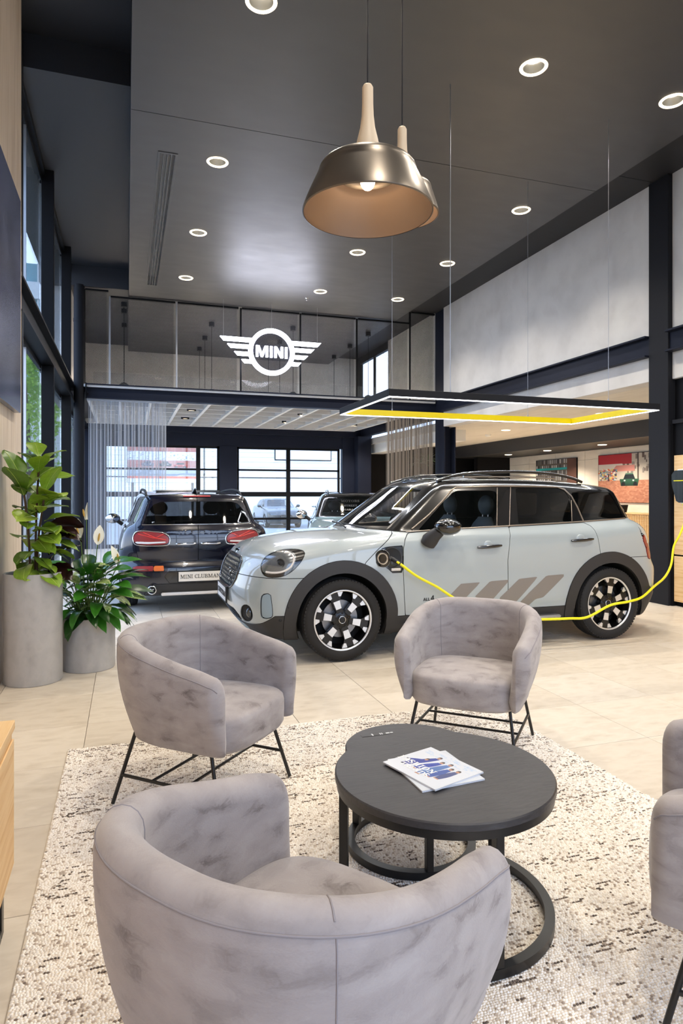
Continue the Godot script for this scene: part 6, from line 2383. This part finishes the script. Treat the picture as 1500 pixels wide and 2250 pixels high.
func other_cars() -> void:
	estate_car()
	var h := plain_car("small_hatchback", "light blue hatchback with a black roof, facing out behind the pale grey SUV", Transform3D(Basis(Vector3(0.26, 0, -0.966).normalized(), Vector3.UP, Vector3(0.966, 0, 0.26).normalized()), Vector3(3.65, 0, -9.99)), "paint_teal", "paint_black", 2.45, 0.50, 0.98, 1.42, "hatch")
	# crest lettering on its side glass and mirror face with a chrome ring
	for w in [["MOTORS", 1.235, 0.075], ["STREET", 1.155, 0.06], ["GARAGE", 1.085, 0.055]]:
		part(h, "window_lettering", text_mesh(w[0], w[2], 0.002, "Droid Serif", 700), "reflect_white", Transform3D(Basis(Vector3.UP, -PI / 2) * Basis(Vector3.RIGHT, -0.85), Vector3(0.86 + (w[1] - 1.085) / 0.80, w[1] + 0.03, -0.12)))
	var m := MB.new()
	m.tube(curve3([Vector3(0.95, 1.40, 0.52), Vector3(1.2, 1.455, 0.52), Vector3(2.0, 1.46, 0.52), Vector3(2.3, 1.40, 0.52)], 5), 0.012, 6)
	pair(h, "roof_rail", m, "paint_black")
	plain_car("sedan", "grey sedan with a barred grille parked in the yard", Transform3D(Basis(Vector3(0, 0, -1), Vector3.UP, Vector3(1, 0, 0)), Vector3(7.2, -0.2, -31.0)), "paint_silver", "paint_silver", 2.67, 0.95, 0.98, 1.42, "sedan")
	plain_car("white_hatchback", "small white hatchback parked in the yard beside the sedan", Transform3D(Basis(Vector3(0.25, 0, -0.968), Vector3.UP, Vector3(0.968, 0, 0.25)), Vector3(9.6, -0.2, -30.2)), "paint_white", "paint_black", 2.45, 0.55, 0.98, 1.42, "hatch")
	print("cars ", Time.get_ticks_msec())

# ---------------------------------------------------------------- plants and planters
func leaf_mesh(l: float, w: float, curl: float, fold: float, tip: float, wave: float, thick := 0.0012) -> ArrayMesh:
	# grows along +z from the origin, face up
	var m := MB.new()
	var rows := []
	for k in 9:
		var u := k / 8.0
		var hw := w * pow(sin(PI * pow(clampf(u * 0.97 + 0.03, 0.0, 1.0), tip)), 0.75) * 0.5 + 0.0015
		var row := PackedVector3Array()
		for q in 5:
			var s := (q - 2) / 2.0
			row.append(Vector3(s * hw, fold * absf(s) * hw + wave * sin(u * 9.0 + s * 2.0) * absf(s) - curl * u * u * l, u * l * (1.0 - 0.12 * curl * u)))
		rows.append(row)
	m.grid(rows)
	return m.mesh()

func vein_mesh(l: float, curl: float) -> ArrayMesh:
	var m := MB.new()
	var line := PackedVector3Array()
	for k in 7:
		var u := k / 6.0 * 0.94
		line.append(Vector3(0, 0.0015 - curl * u * u * l, u * l * (1.0 - 0.12 * curl * u)))
	m.tube(line, 0.0022, 5)
	return m.mesh()

func pot(called: String, label: String, at: Vector3, r: float, h: float) -> Node3D:
	var t := thing(called, label, "planter", at)
	var m := MB.new()
	m.lathe([Vector2(0.0, 0.002), Vector2(r - 0.006, 0.0), Vector2(r - 0.006, 0.0), Vector2(r, 0.006), Vector2(r, h - 0.004), Vector2(r - 0.003, h), Vector2(r - 0.003, h), Vector2(r - 0.016, h), Vector2(r - 0.019, h - 0.004), Vector2(r - 0.020, h - 0.05)], 64)
	part(t, "pot", m, "concrete_pot")
	var s := MB.new()
	var rows := []
	rng.seed = int(h * 1000)
	for k in 6:
		var row := PackedVector3Array()
		for q in 28:
			var a := TAU * q / 28
			row.append(Vector3(cos(a) * (r - 0.02) * k / 5.0, h - 0.035 + rng.randf() * 0.012, sin(a) * (r - 0.02) * k / 5.0))
		rows.append(row)
	s.grid(rows, true)
	part(t, "soil", s, "soil")
	return t

func plants() -> void:
	for e in [["leaf_fig", "#86a832", 0.35], ["leaf_fig_dark", "#5a7d22", 0.32], ["leaf_fig_light", "#a3bd44", 0.38], ["leaf_lily", "#3a7a22", 0.30], ["leaf_lily_dark", "#1f4716", 0.30], ["leaf_burgundy", "#2b1512", 0.25]]:
		var m := mat(e[0], Color(e[1]), e[2])
		m.backlight_enabled = true
		m.backlight = Color(e[1]).lightened(0.1) * 0.7
		m.albedo_texture = noise_tex(0.03, [Color("#d8d8d8"), Color("#ffffff")], 91, 128, 3)
		triplanar(m, Vector3(8, 8, 8), false)
	var v := mat("leaf_variegated", Color.WHITE, 0.35)
	v.albedo_texture = noise_tex(0.05, [Color("#3b6a22"), Color("#5f8a34"), Color("#c9cf96"), Color("#e4e3bd")], 93, 256, 3, 6.0)
	triplanar(v, Vector3(3, 3, 14), false)
	v.backlight_enabled = true
	v.backlight = Color(0.4, 0.45, 0.25)
	mat("leaf_vein", Color("#a9bd5a"), 0.5)
	mat("stem_green", Color("#4f6b22"), 0.6)
	mat("stem_brown", Color("#4a3520"), 0.8)
	var w := mat("spathe", Color("#f1efe2"), 0.5)
	w.backlight_enabled = true
	w.backlight = Color(0.55, 0.54, 0.45)
	mat("spadix", Color("#c49a4a"), 0.8)
	pot("tall_planter", "tall grey concrete planter holding the fiddle leaf fig", Vector3(-0.655, 0, -5.29), 0.201, 0.80)
	pot("low_planter", "low grey concrete planter holding the white flowering lily", Vector3(-0.285, 0, -5.555), 0.198, 0.41)
	# fiddle leaf fig: a few woody stems carrying big leaves
	rng.seed = 404
	var f := thing("fiddle_leaf_fig", "fiddle leaf fig with big glossy leaves in the tall planter", "potted plant", Vector3(-0.655, 0.77, -5.29))
	var big := leaf_mesh(0.29, 0.20, 0.28, 0.20, 1.45, 0.008)
	var mid := leaf_mesh(0.24, 0.155, 0.40, 0.22, 1.40, 0.008)
	var vb := vein_mesh(0.29, 0.28)
	var vm := vein_mesh(0.24, 0.40)
	for s in 3:
		var top: Vector3 = [Vector3(0.04, 0.86, 0.0), Vector3(-0.06, 0.66, 0.05), Vector3(0.08, 0.58, 0.07)][s]
		var line := curve3([Vector3(0, 0, 0) + top * Vector3(0.3, 0, 0.3), Vector3(top.x * 0.5, top.y * 0.5, top.z * 0.6), top], 6)
		var st := MB.new()
		st.tube(line, 0.008, 7)
		part(f, "stem", st, "stem_brown")
		var n: int = [26, 18, 16][s]
		for k in n:
			var u := 0.10 + 0.90 * k / (n - 1.0)
			var p: Vector3 = line[int(u * (line.size() - 1))]
			var a := k * 2.39996 + s * 1.3
			var pitch := lerpf(-0.15, 1.1, pow(u, 1.8)) + rng.randf_range(-0.22, 0.22)
			var bs := Basis(Vector3.UP, a) * Basis(Vector3.RIGHT, -pitch) * Basis(Vector3.BACK, rng.randf_range(-0.5, 0.5))
			var sc := rng.randf_range(0.72, 1.02)
			var is_big := u > 0.35 and rng.randf() < 0.6
			var stalk := 0.03
			var tip := p + bs * Vector3(0, 0, stalk)
			# keep clear of the wall
			if (f.position + tip + bs * Vector3(0, 0, 0.28 * sc)).x < -0.80:
				bs = Basis(Vector3.UP, -a * 0.5) * Basis(Vector3.RIGHT, -pitch)
				tip = p + bs * Vector3(0, 0, stalk)
				if (f.position + tip + bs * Vector3(0, 0, 0.28 * sc)).x < -0.80:
					bs = Basis(Vector3.UP, 0.6 + rng.randf() * 1.6) * Basis(Vector3.RIGHT, -pitch)
					tip = p + bs * Vector3(0, 0, stalk)
			var xf := Transform3D(bs.scaled_local(Vector3.ONE * sc), tip)
			var lf := part(f, "leaf", big if is_big else mid, ["leaf_fig", "leaf_fig", "leaf_fig_light", "leaf_fig_dark"][rng.randi() % 4], xf)
			part(lf, "midrib", vb if is_big else vm, "leaf_vein")
	# dark rubber plant leaves low down behind the fig
	for k in 10:
		var bs := Basis(Vector3.UP, rng.randf_range(0.6, 2.6)) * Basis(Vector3.RIGHT, -rng.randf_range(-0.2, 0.9)) * Basis(Vector3.BACK, rng.randf_range(-0.8, 0.8))
		part(f, "dark_leaf", mid, "leaf_burgundy", Transform3D(bs, Vector3(0.10, 0.03 + 0.04 * k, -0.06)))
	# peace lily
	var l := thing("peace_lily", "leafy green peace lily with white hooded flowers in the low planter", "potted plant", Vector3(-0.285, 0.375, -5.555))
	var lg := leaf_mesh(0.29, 0.12, 0.40, 0.30, 1.05, 0.005)
	var ls := leaf_mesh(0.23, 0.09, 0.60, 0.30, 1.05, 0.005)
	rng.seed = 505
	for k in 104:
		var a := k * 2.39996
		var u := k / 103.0
		var lean := lerpf(0.15, 1.15, pow(u, 0.8)) + rng.randf_range(-0.12, 0.12)
		var hh := lerpf(0.40, 0.13, u) * rng.randf_range(0.8, 1.15)
		var out := Vector3(sin(a), 0, cos(a))
		var foot := out * rng.randf_range(0.02, 0.09)
		var top := foot + out * hh * sin(lean) * 0.75 + Vector3.UP * hh * maxf(cos(lean), 0.25)
		var st := MB.new()
		st.tube(curve3([foot, foot.lerp(top, 0.5) + Vector3.UP * 0.03, top], 3), 0.0028, 5)
		var stem := part(l, "leaf_stalk", st, "stem_green")
		var bs := Basis(Vector3.UP, a + rng.randf_range(-0.4, 0.4)) * Basis(Vector3.RIGHT, -(0.95 - lean * 0.85)) * Basis(Vector3.BACK, rng.randf_range(-0.4, 0.4))
		if (l.position + top + bs * Vector3(0, 0, 0.24)).x < -0.86 or (l.position + top + bs * Vector3(0, 0, 0.24)).x < -0.42 and top.y < 0.45 and rng.randf() < 0.6:
			bs = Basis(Vector3.UP, 1.2 + rng.randf()) * Basis(Vector3.RIGHT, -0.5)
		part(stem, "leaf", lg if u < 0.6 else ls, ["leaf_lily", "leaf_lily_dark", "leaf_lily", "leaf_variegated"][rng.randi() % 4], Transform3D(bs.scaled_local(Vector3.ONE * rng.randf_range(0.75, 1.05)), top))
	var sm := spathe_mesh()
	for p in [[0.065, 0.60, 0.02, 0.15, -0.15], [-0.06, 0.66, 0.04, -0.5, 0.30], [0.22, 0.44, 0.06, 0.9, 0.25], [-0.02, 0.80, -0.02, -1.2, 0.5]]:
		var top := Vector3(p[0], p[1], p[2])
		var fl := MB.new()
		fl.tube(curve3([Vector3(p[0] * 0.2, 0, p[2] * 0.2), Vector3(p[0] * 0.6, p[1] * 0.55, p[2] * 0.6), top], 5), 0.0035, 6)
		var stem := part(l, "flower_stalk", fl, "stem_green")
		var bs := Basis(Vector3.UP, p[3]) * Basis(Vector3.BACK, p[4])
		part(stem, "spathe", sm, "spathe", Transform3D(bs, top))
		var sx := MB.new()
		sx.ball(Vector3(0, 0.06, 0.012), Vector3(0.008, 0.035, 0.008), 10, 8)
		part(stem, "spadix", sx, "spadix", Transform3D(bs, top))
	far_plants()

func spathe_mesh() -> ArrayMesh:
	var m := MB.new()
	var rows := []
	for k in 9:
		var u := k / 8.0
		var hw := 0.042 * pow(sin(PI * clampf(pow(u, 0.85), 0.02, 0.985)), 0.7)
		var row := PackedVector3Array()
		for q in 7:
			var s := (q - 3) / 3.0
			row.append(Vector3(s * hw, u * 0.155, -0.012 + 0.018 * s * s * (1.0 - u) - 0.02 * u * u))
		rows.append(row)
	m.grid(rows)
	return m.mesh()

func far_plants() -> void:
	# spiky plant in a white pot seen through the beige string curtain
	var p := thing("white_plinth", "tall white plinth behind the beige string curtain", "plinth", Vector3(7.1, 0, -14.9))
	part(p, "column", b(-0.2, 0.2, 0.0, 1.62, -0.2, 0.2, 0.006), "white_plain")
	var t := thing("spiky_plant", "spiky leaved plant in a white pot on the plinth", "potted plant", Vector3(7.1, 1.62, -14.9))
	var m := MB.new()
	m.lathe([Vector2(0.0, 0.0), Vector2(0.12, 0.0), Vector2(0.15, 0.26), Vector2(0.14, 0.27), Vector2(0.0, 0.25)], 28)
	part(t, "pot", m, "white_plain")
	rng.seed = 12
	var lf := leaf_mesh(0.34, 0.045, 0.5, 0.3, 1.0, 0.0)
	for s in [Vector3(-0.08, 0.55, 0), Vector3(0.10, 0.62, 0.02)]:
		var st := MB.new()
		st.tube(PackedVector3Array([Vector3(s.x * 0.4, 0.2, 0), s]), 0.012, 6)
		part(t, "stem", st, "stem_brown")
		for k in 16:
			part(t, "leaf", lf, "leaf_lily_dark", Transform3D(Basis(Vector3.UP, k * 2.4) * Basis(Vector3.RIGHT, -rng.randf_range(0.1, 1.2)), s))

# ---------------------------------------------------------------- side room, yard and street
func poster_print(kind: String) -> ImageTexture:
	var w := 320
	var h := 224
	var im := Image.create(w, h, false, Image.FORMAT_RGB8)
	rng.seed = kind.hash() % 1000
	if kind == "containers":
		im.fill(Color("#c8ccd2"))
		for k in 9:
			im.fill_rect(Rect2i(k * 36, 0, 35, 40), Color("#8f2f24").lerp(Color("#a8553f"), rng.randf()))
			im.fill_rect(Rect2i(k * 36, 92, 35, 44), Color("#9c4030").lerp(Color("#c9b7ac"), rng.randf() * 0.5))
		for y in 9:
			for x in 40:
				im.fill_rect(Rect2i(x * 8, 42 + y * 5, 7, 5), Color("#e8e8ea").lerp(Color("#6c7480"), 0.9 * float(rng.randf() < 0.25) * rng.randf()))
		im.fill_rect(Rect2i(0, 136, w, 60), Color("#9aa0a6"))
		im.fill_rect(Rect2i(0, 186, w, 14), Color("#d8542f"))
		im.fill_rect(Rect2i(0, 200, w, 24), Color("#f2f2f2"))
		car_print(im, 240, 118, 34, Color("#b3241c"))
		car_print(im, 170, 112, 30, Color("#27303c"))
		car_print(im, 90, 112, 30, Color("#32496b"))
	elif kind == "awning":
		im.fill(Color("#b9b2a8"))
		for k in 26:
			im.fill_rect(Rect2i(rng.randi_range(150, 300), rng.randi_range(0, 80), rng.randi_range(6, 14), rng.randi_range(10, 22)), Color("#5b4a44").lerp(Color("#8e8a86"), rng.randf()))
		im.fill_rect(Rect2i(0, 0, 205, 46), Color("#a8202a"))
		im.fill_rect(Rect2i(0, 44, 150, 26), Color("#cfc9c2"))
		for y in 28:
			im.fill_rect(Rect2i(112 - y, 52 + y, 110 + y, 1), Color("#c88f86").lerp(Color("#a9605a"), float(y % 6) / 8.0))
		for k in 160:
			var c: Color = [Color("#d5683a"), Color("#4d8fb0"), Color("#d8c25c"), Color("#8b3d52"), Color("#e9e4dc"), Color("#32475f")][k % 6]
			im.fill_rect(Rect2i(rng.randi_range(0, 112), rng.randi_range(66, 122), rng.randi_range(4, 13), rng.randi_range(3, 9)), c)
		im.fill_rect(Rect2i(238, 0, 7, 130), Color("#3a2c24"))
		im.fill_rect(Rect2i(0, 122, w, 102), Color("#a9735a"))
		for y in 17:
			for x in 27:
				im.fill_rect(Rect2i(x * 12 + (y % 2) * 6, 124 + y * 6, 11, 5), Color("#9c6550").lerp(Color("#bd8b72"), rng.randf()))
		im.fill_rect(Rect2i(62, 90, 6, 34), Color("#23222a"))
		car_print(im, 190, 118, 58, Color("#2a5540"))
	else:
		im.fill(Color("#5d5550"))
		for y in 7:
			for x in 20:
				im.fill_rect(Rect2i(x * 16 + 2, y * 30, 9, 22), Color("#c9cdd2").lerp(Color("#2c3138"), rng.randf()))
		im.fill_rect(Rect2i(0, 44, 250, 12), Color("#2c9aa0"))
		im.fill_rect(Rect2i(250, 0, 70, 224), Color("#5a4038"))
		im.fill_rect(Rect2i(0, 170, w, 54), Color("#6f6a66"))
	return ImageTexture.create_from_image(im)

func car_print(im: Image, cx: int, cy: int, s: int, c: Color) -> void:
	# a small printed hatchback, front three-quarter
	for y in range(-s / 2, s / 2 + 1):
		for x in range(-s, s + 1):
			var u := float(x) / s
			var v := float(y) / (s * 0.5)
			var px := cx + x
			var py := cy + y
			if px < 0 or py < 0 or px >= im.get_width() or py >= im.get_height(): continue
			if v > -0.1 and absf(u) < 0.97 - 0.12 * absf(v): im.set_pixel(px, py, c.lerp(Color.BLACK, 0.35 * maxf(0.0, v)))
			elif v <= -0.1 and absf(u) < 0.62 + 0.25 * v: im.set_pixel(px, py, Color("#1d2328") if v > -0.8 else c.lightened(0.2))
			for wx in [-0.6, 0.6]:
				if Vector2(u - wx, (v - 0.75) * 0.5).length() < 0.2: im.set_pixel(px, py, Color("#141414"))
	for wx in [-0.55, 0.35]:
		im.fill_rect(Rect2i(cx + int(s * wx), cy + 2, maxi(2, s / 6), maxi(2, s / 9)), Color("#f0f0ea"))

func picture(called: String, label: String, at: Vector3, size: Vector2, turn: float, kind: String, thick := 0.03, glowing := 0.0) -> void:
	var t := thing(called, label, "picture", at, turn)
	part(t, "board", b(-size.x / 2, size.x / 2, 0.0, size.y, -thick, 0.0, 0.002), "frame_black")
	var m := StandardMaterial3D.new()
	m.resource_name = "print_" + kind
	m.albedo_texture = poster_print(kind)
	m.roughness = 0.4
	var q := MB.new()
	for p in [[-1, 1, 0, 0], [1, 1, 1, 0], [1, 0, 1, 1], [-1, 0, 0, 1]]:
		q.add(Vector3(p[0] * size.x * 0.49, 0.01 + p[1] * (size.y - 0.02), 0.003), Vector3(0, 0, 1), Vector2(p[2], p[3]))
	q.i.append_array([0, 1, 2, 0, 2, 3])
	part(t, "print", q, m)

func side_room() -> void:
	picture("street_picture", "large picture of a green car parked under a red awning", Vector3(10.97, 1.19, -12.30), Vector2(1.75, 1.15), -PI / 2, "awning")
	picture("facade_picture", "large picture of a shop street with a teal awning", Vector3(10.97, 1.19, -14.85), Vector2(1.76, 1.15), -PI / 2, "facade")
	var t := thing("reeded_cabinet", "reeded oak cabinet under the street picture", "cabinet", Vector3(10.75, 0, -12.6))
	part(t, "body", b(-0.20, 0.22, 0.0, 0.95, -1.7, 1.7, 0.003), "oak_up")
	part(t, "top", b(-0.235, 0.24, 0.95, 0.98, -1.72, 1.72, 0.003), "oak_up")
	var rib := b(-0.222, -0.20, 0.03, 0.945, -0.018, 0.018, 0.006).mesh()
	for k in 70:
		part(t, "rib", rib, "oak_up", Transform3D(Basis.IDENTITY, Vector3(0, 0, -1.68 + k * 0.0485)))
	var p := thing("black_pot", "small black pot standing on the reeded cabinet", "pot", Vector3(10.72, 0.98, -12.02))
	var m := MB.new()
	m.lathe([Vector2(0.0, 0.0), Vector2(0.055, 0.0), Vector2(0.09, 0.17), Vector2(0.083, 0.17), Vector2(0.05, 0.02)], 24)
	part(p, "pot", m, "frame_black")
	var d := MB.new()
	d.lathe([Vector2(0.0, 0.13), Vector2(0.08, 0.13)], 20)
	part(p, "soil", d, "soil")
	var s := thing("smoke_sensor", "round white smoke sensor on the cream ceiling", "sensor", Vector3(8.28, 2.83, -13.8))
	var q := MB.new()
	q.lathe([Vector2(0.0, -0.05), Vector2(0.05, -0.05), Vector2(0.06, -0.03), Vector2(0.06, -0.03), Vector2(0.075, -0.02), Vector2(0.075, 0.0)], 24)
	part(s, "housing", q, "white_plain")
	# long air diffusers let into the ceiling slab
	for v in VENTS:
		var g := thing("air_diffuser", "long slotted grey air diffuser in the ceiling slab beside the downlight row" if v[1] < -5 else "slotted grey air diffuser in the ceiling slab above the fiddle leaf fig", "air vent", Vector3(v[0], SH, (v[1] + v[2]) / 2))
		var hl: float = absf(v[1] - v[2]) / 2
		var fr := MB.new()
		fr.bx(-0.105, -0.08, -0.006, 0.004, -hl, hl, 0.001)
		fr.bx(0.08, 0.105, -0.006, 0.004, -hl, hl, 0.001)
		fr.bx(-0.08, 0.08, -0.006, 0.004, -hl, -hl + 0.035, 0.001)
		fr.bx(-0.08, 0.08, -0.006, 0.004, hl - 0.035, hl, 0.001)
		part(g, "frame", fr, "ceiling")
		for k in 3:
			part(g, "blade", b(-0.048 + k * 0.040, -0.032 + k * 0.040, -0.005, 0.03, -hl + 0.033, hl - 0.033, 0.001), "ceiling")
	var sp := thing("sprinkler", "tiny chrome sprinkler head in the ceiling slab", "sprinkler", Vector3(3.25, SH, -11.95))
	var k := MB.new()
	k.lathe([Vector2(0.0, -0.045), Vector2(0.022, -0.043), Vector2(0.01, -0.03), Vector2(0.012, -0.008), Vector2(0.035, -0.004), Vector2(0.035, 0.0)], 16)
	part(sp, "head", k, "chrome")

func outside() -> void:
	struct("ground_yard", b(-60, 60, -0.6, -0.2, -18.2, -90), "asphalt", "grey concrete yard")
	struct("ground_street", b(-60, -1.6, -0.6, -0.05, 20, -18.2), "asphalt")
	struct("ground_front", b(-1.6, 40, -0.6, -0.05, 3.8, 30), "asphalt")
	# white block wall behind the yard, laid in courses
	var w := thing("yard_wall", "long white painted block wall behind the yard", "wall", Vector3(14, -0.2, -40))
	var course := b(-26, 26, 0.006, 0.294, -0.15, 0.15, 0.004).mesh()
	for k in 24:
		part(w, "block_course", course, "white_paint", Transform3D(Basis.IDENTITY, Vector3(0, k * 0.3, 0)))
	part(w, "pipe", b(-9.6, -9.52, 0.0, 7.2, 0.16, 0.24), "steel_grey")
	part(w, "gate_post", b(-8.3, -8.05, 0.0, 7.2, 0.15, 0.22), "white_plain")
	part(w, "rail", b(-20, 26, 2.62, 2.68, 0.155, 0.19), "steel_grey")
	var s := thing("wall_sign", "white sign board with a thin black border on the block wall", "sign", Vector3(10.6, 3.55, -39.78))
	part(s, "board", b(-1.85, 1.85, 0.0, 1.6, -0.05, 0.0), "frame_black")
	part(s, "face", b(-1.79, 1.79, 0.06, 1.54, 0.0, 0.02), "white_plain")
	part(s, "lettering", text_mesh("SHOWROOM", 0.5, 0.02, "Droid Serif", 700), "frame_black", Transform3D(Basis.IDENTITY, Vector3(0, 1.02, 0.03)))
	var g := thing("garage_sign", "black serif letters ARA on the white wall beside the beige curtain", "sign", Vector3(15.6, 3.7, -39.8))
	var lx := -0.52
	for c in ["A", "R", "A"]:
		part(g, "letter", text_mesh(c, 0.62, 0.04, "Droid Serif", 400), "frame_black", Transform3D(Basis.IDENTITY, Vector3(lx, 0, 0)))
		lx += 0.52
	picture("yard_billboard", "outdoor billboard showing a red car before stacked containers", Vector3(1.43, 1.88, -27.85), Vector2(2.85, 1.58), 0.0, "containers", 0.06)
	var bb: Node3D = get_node("yard_billboard")
	for x in [-1.2, 1.2]:
		part(bb, "post", b(x - 0.05, x + 0.05, -2.08, 0.0, -0.12, -0.03), "steel_grey")
	# office building across the street and trees before it
	mat("office_white", Color("#d9dedd"), 0.7)
	mat("office_glass", Color("#6f9aa3"), 0.1)
	var o := thing("office_building", "white office building with long bands of teal windows", "building", Vector3(-16, -0.2, -64))
	for k in 7:
		part(o, "floor_band", b(-14, 16, k * 3.2, k * 3.2 + 1.5, -8, 0, 0.02), "office_white")
		for j in 12:
			part(o, "window", b(-14 + j * 2.5, -11.62 + j * 2.5, k * 3.2 + 1.5, k * 3.2 + 3.2, -8, -0.3), "office_glass")
			if j < 11: part(o, "mullion", b(-11.62 + j * 2.5, -11.5 + j * 2.5, k * 3.2 + 1.5, k * 3.2 + 3.2, -8, -0.15), "office_white")
	for p in [[-3.6, -27.0, 8.6, 2.1, 1, "leafy green street tree close to the left windows"], [-6.6, -36.0, 9.5, 2.6, 2, "leafy green street tree standing before the office building"], [-4.6, -17.0, 4.2, 1.1, 3, "young leafy street tree with a low crown outside the left windows"]]:
		tree(Vector3(p[0], -0.2, p[1]), p[2], p[3], p[4], p[5])

func tree(at: Vector3, h: float, r: float, sd: int, label: String) -> void:
	var t := thing("street_tree", label, "tree", at)
	var tr := MB.new()
	tr.tube(curve3([Vector3.ZERO, Vector3(0.1, h * 0.3, 0), Vector3(-0.05, h * 0.75, 0.1)], 5), [0.16, 0.15, 0.14, 0.13, 0.12, 0.11, 0.1, 0.09, 0.07, 0.05, 0.03], 8)
	part(t, "trunk", tr, "stem_brown")
	rng.seed = sd
	var lm := mat("tree_leaf_%d" % sd, Color("#b4cc62"), 0.6)
	lm.vertex_color_use_as_albedo = true
	lm.backlight_enabled = true
	lm.backlight = Color(0.7, 0.85, 0.3)
	var one := leaf_mesh(0.16, 0.09, 0.3, 0.2, 1.1, 0.0)
	var mm := MultiMesh.new()
	mm.transform_format = MultiMesh.TRANSFORM_3D
	mm.use_colors = true
	mm.mesh = one
	var n := 5200
	mm.instance_count = n
	var cl := []
	for k in 26:
		var u := rng.randf()
		cl.append([Vector3(rng.randfn(0, 0.45) * r, h * (0.32 + 0.66 * u), rng.randfn(0, 0.45) * r), r * rng.randf_range(0.28, 0.5)])
	for k in n:
		var c: Array = cl[k % cl.size()]
		var d: Vector3 = Vector3(rng.randfn(), rng.randfn(), rng.randfn()).normalized() * c[1] * pow(rng.randf(), 0.4)
		mm.set_instance_transform(k, Transform3D(Basis.from_euler(Vector3(rng.randf() * TAU, rng.randf() * TAU, rng.randf() * TAU)), c[0] + d))
		mm.set_instance_color(k, Color(0.75, 0.85, 0.5).lerp(Color(1.1, 1.1, 0.9), rng.randf()))
	var o := MultiMeshInstance3D.new()
	o.name = "foliage"
	o.multimesh = mm
	o.material_override = lm
	t.add_child(o)
	o.set_meta("kind", "stuff")

func _ready() -> void:
	stage()
	materials()
	car_materials()
	room()
	downlights()
	lounge()
	print("room ", Time.get_ticks_msec())
	main_car()
	charging()
	other_cars()
	plants()
	side_room()
	outside()
	print("done ", Time.get_ticks_msec())
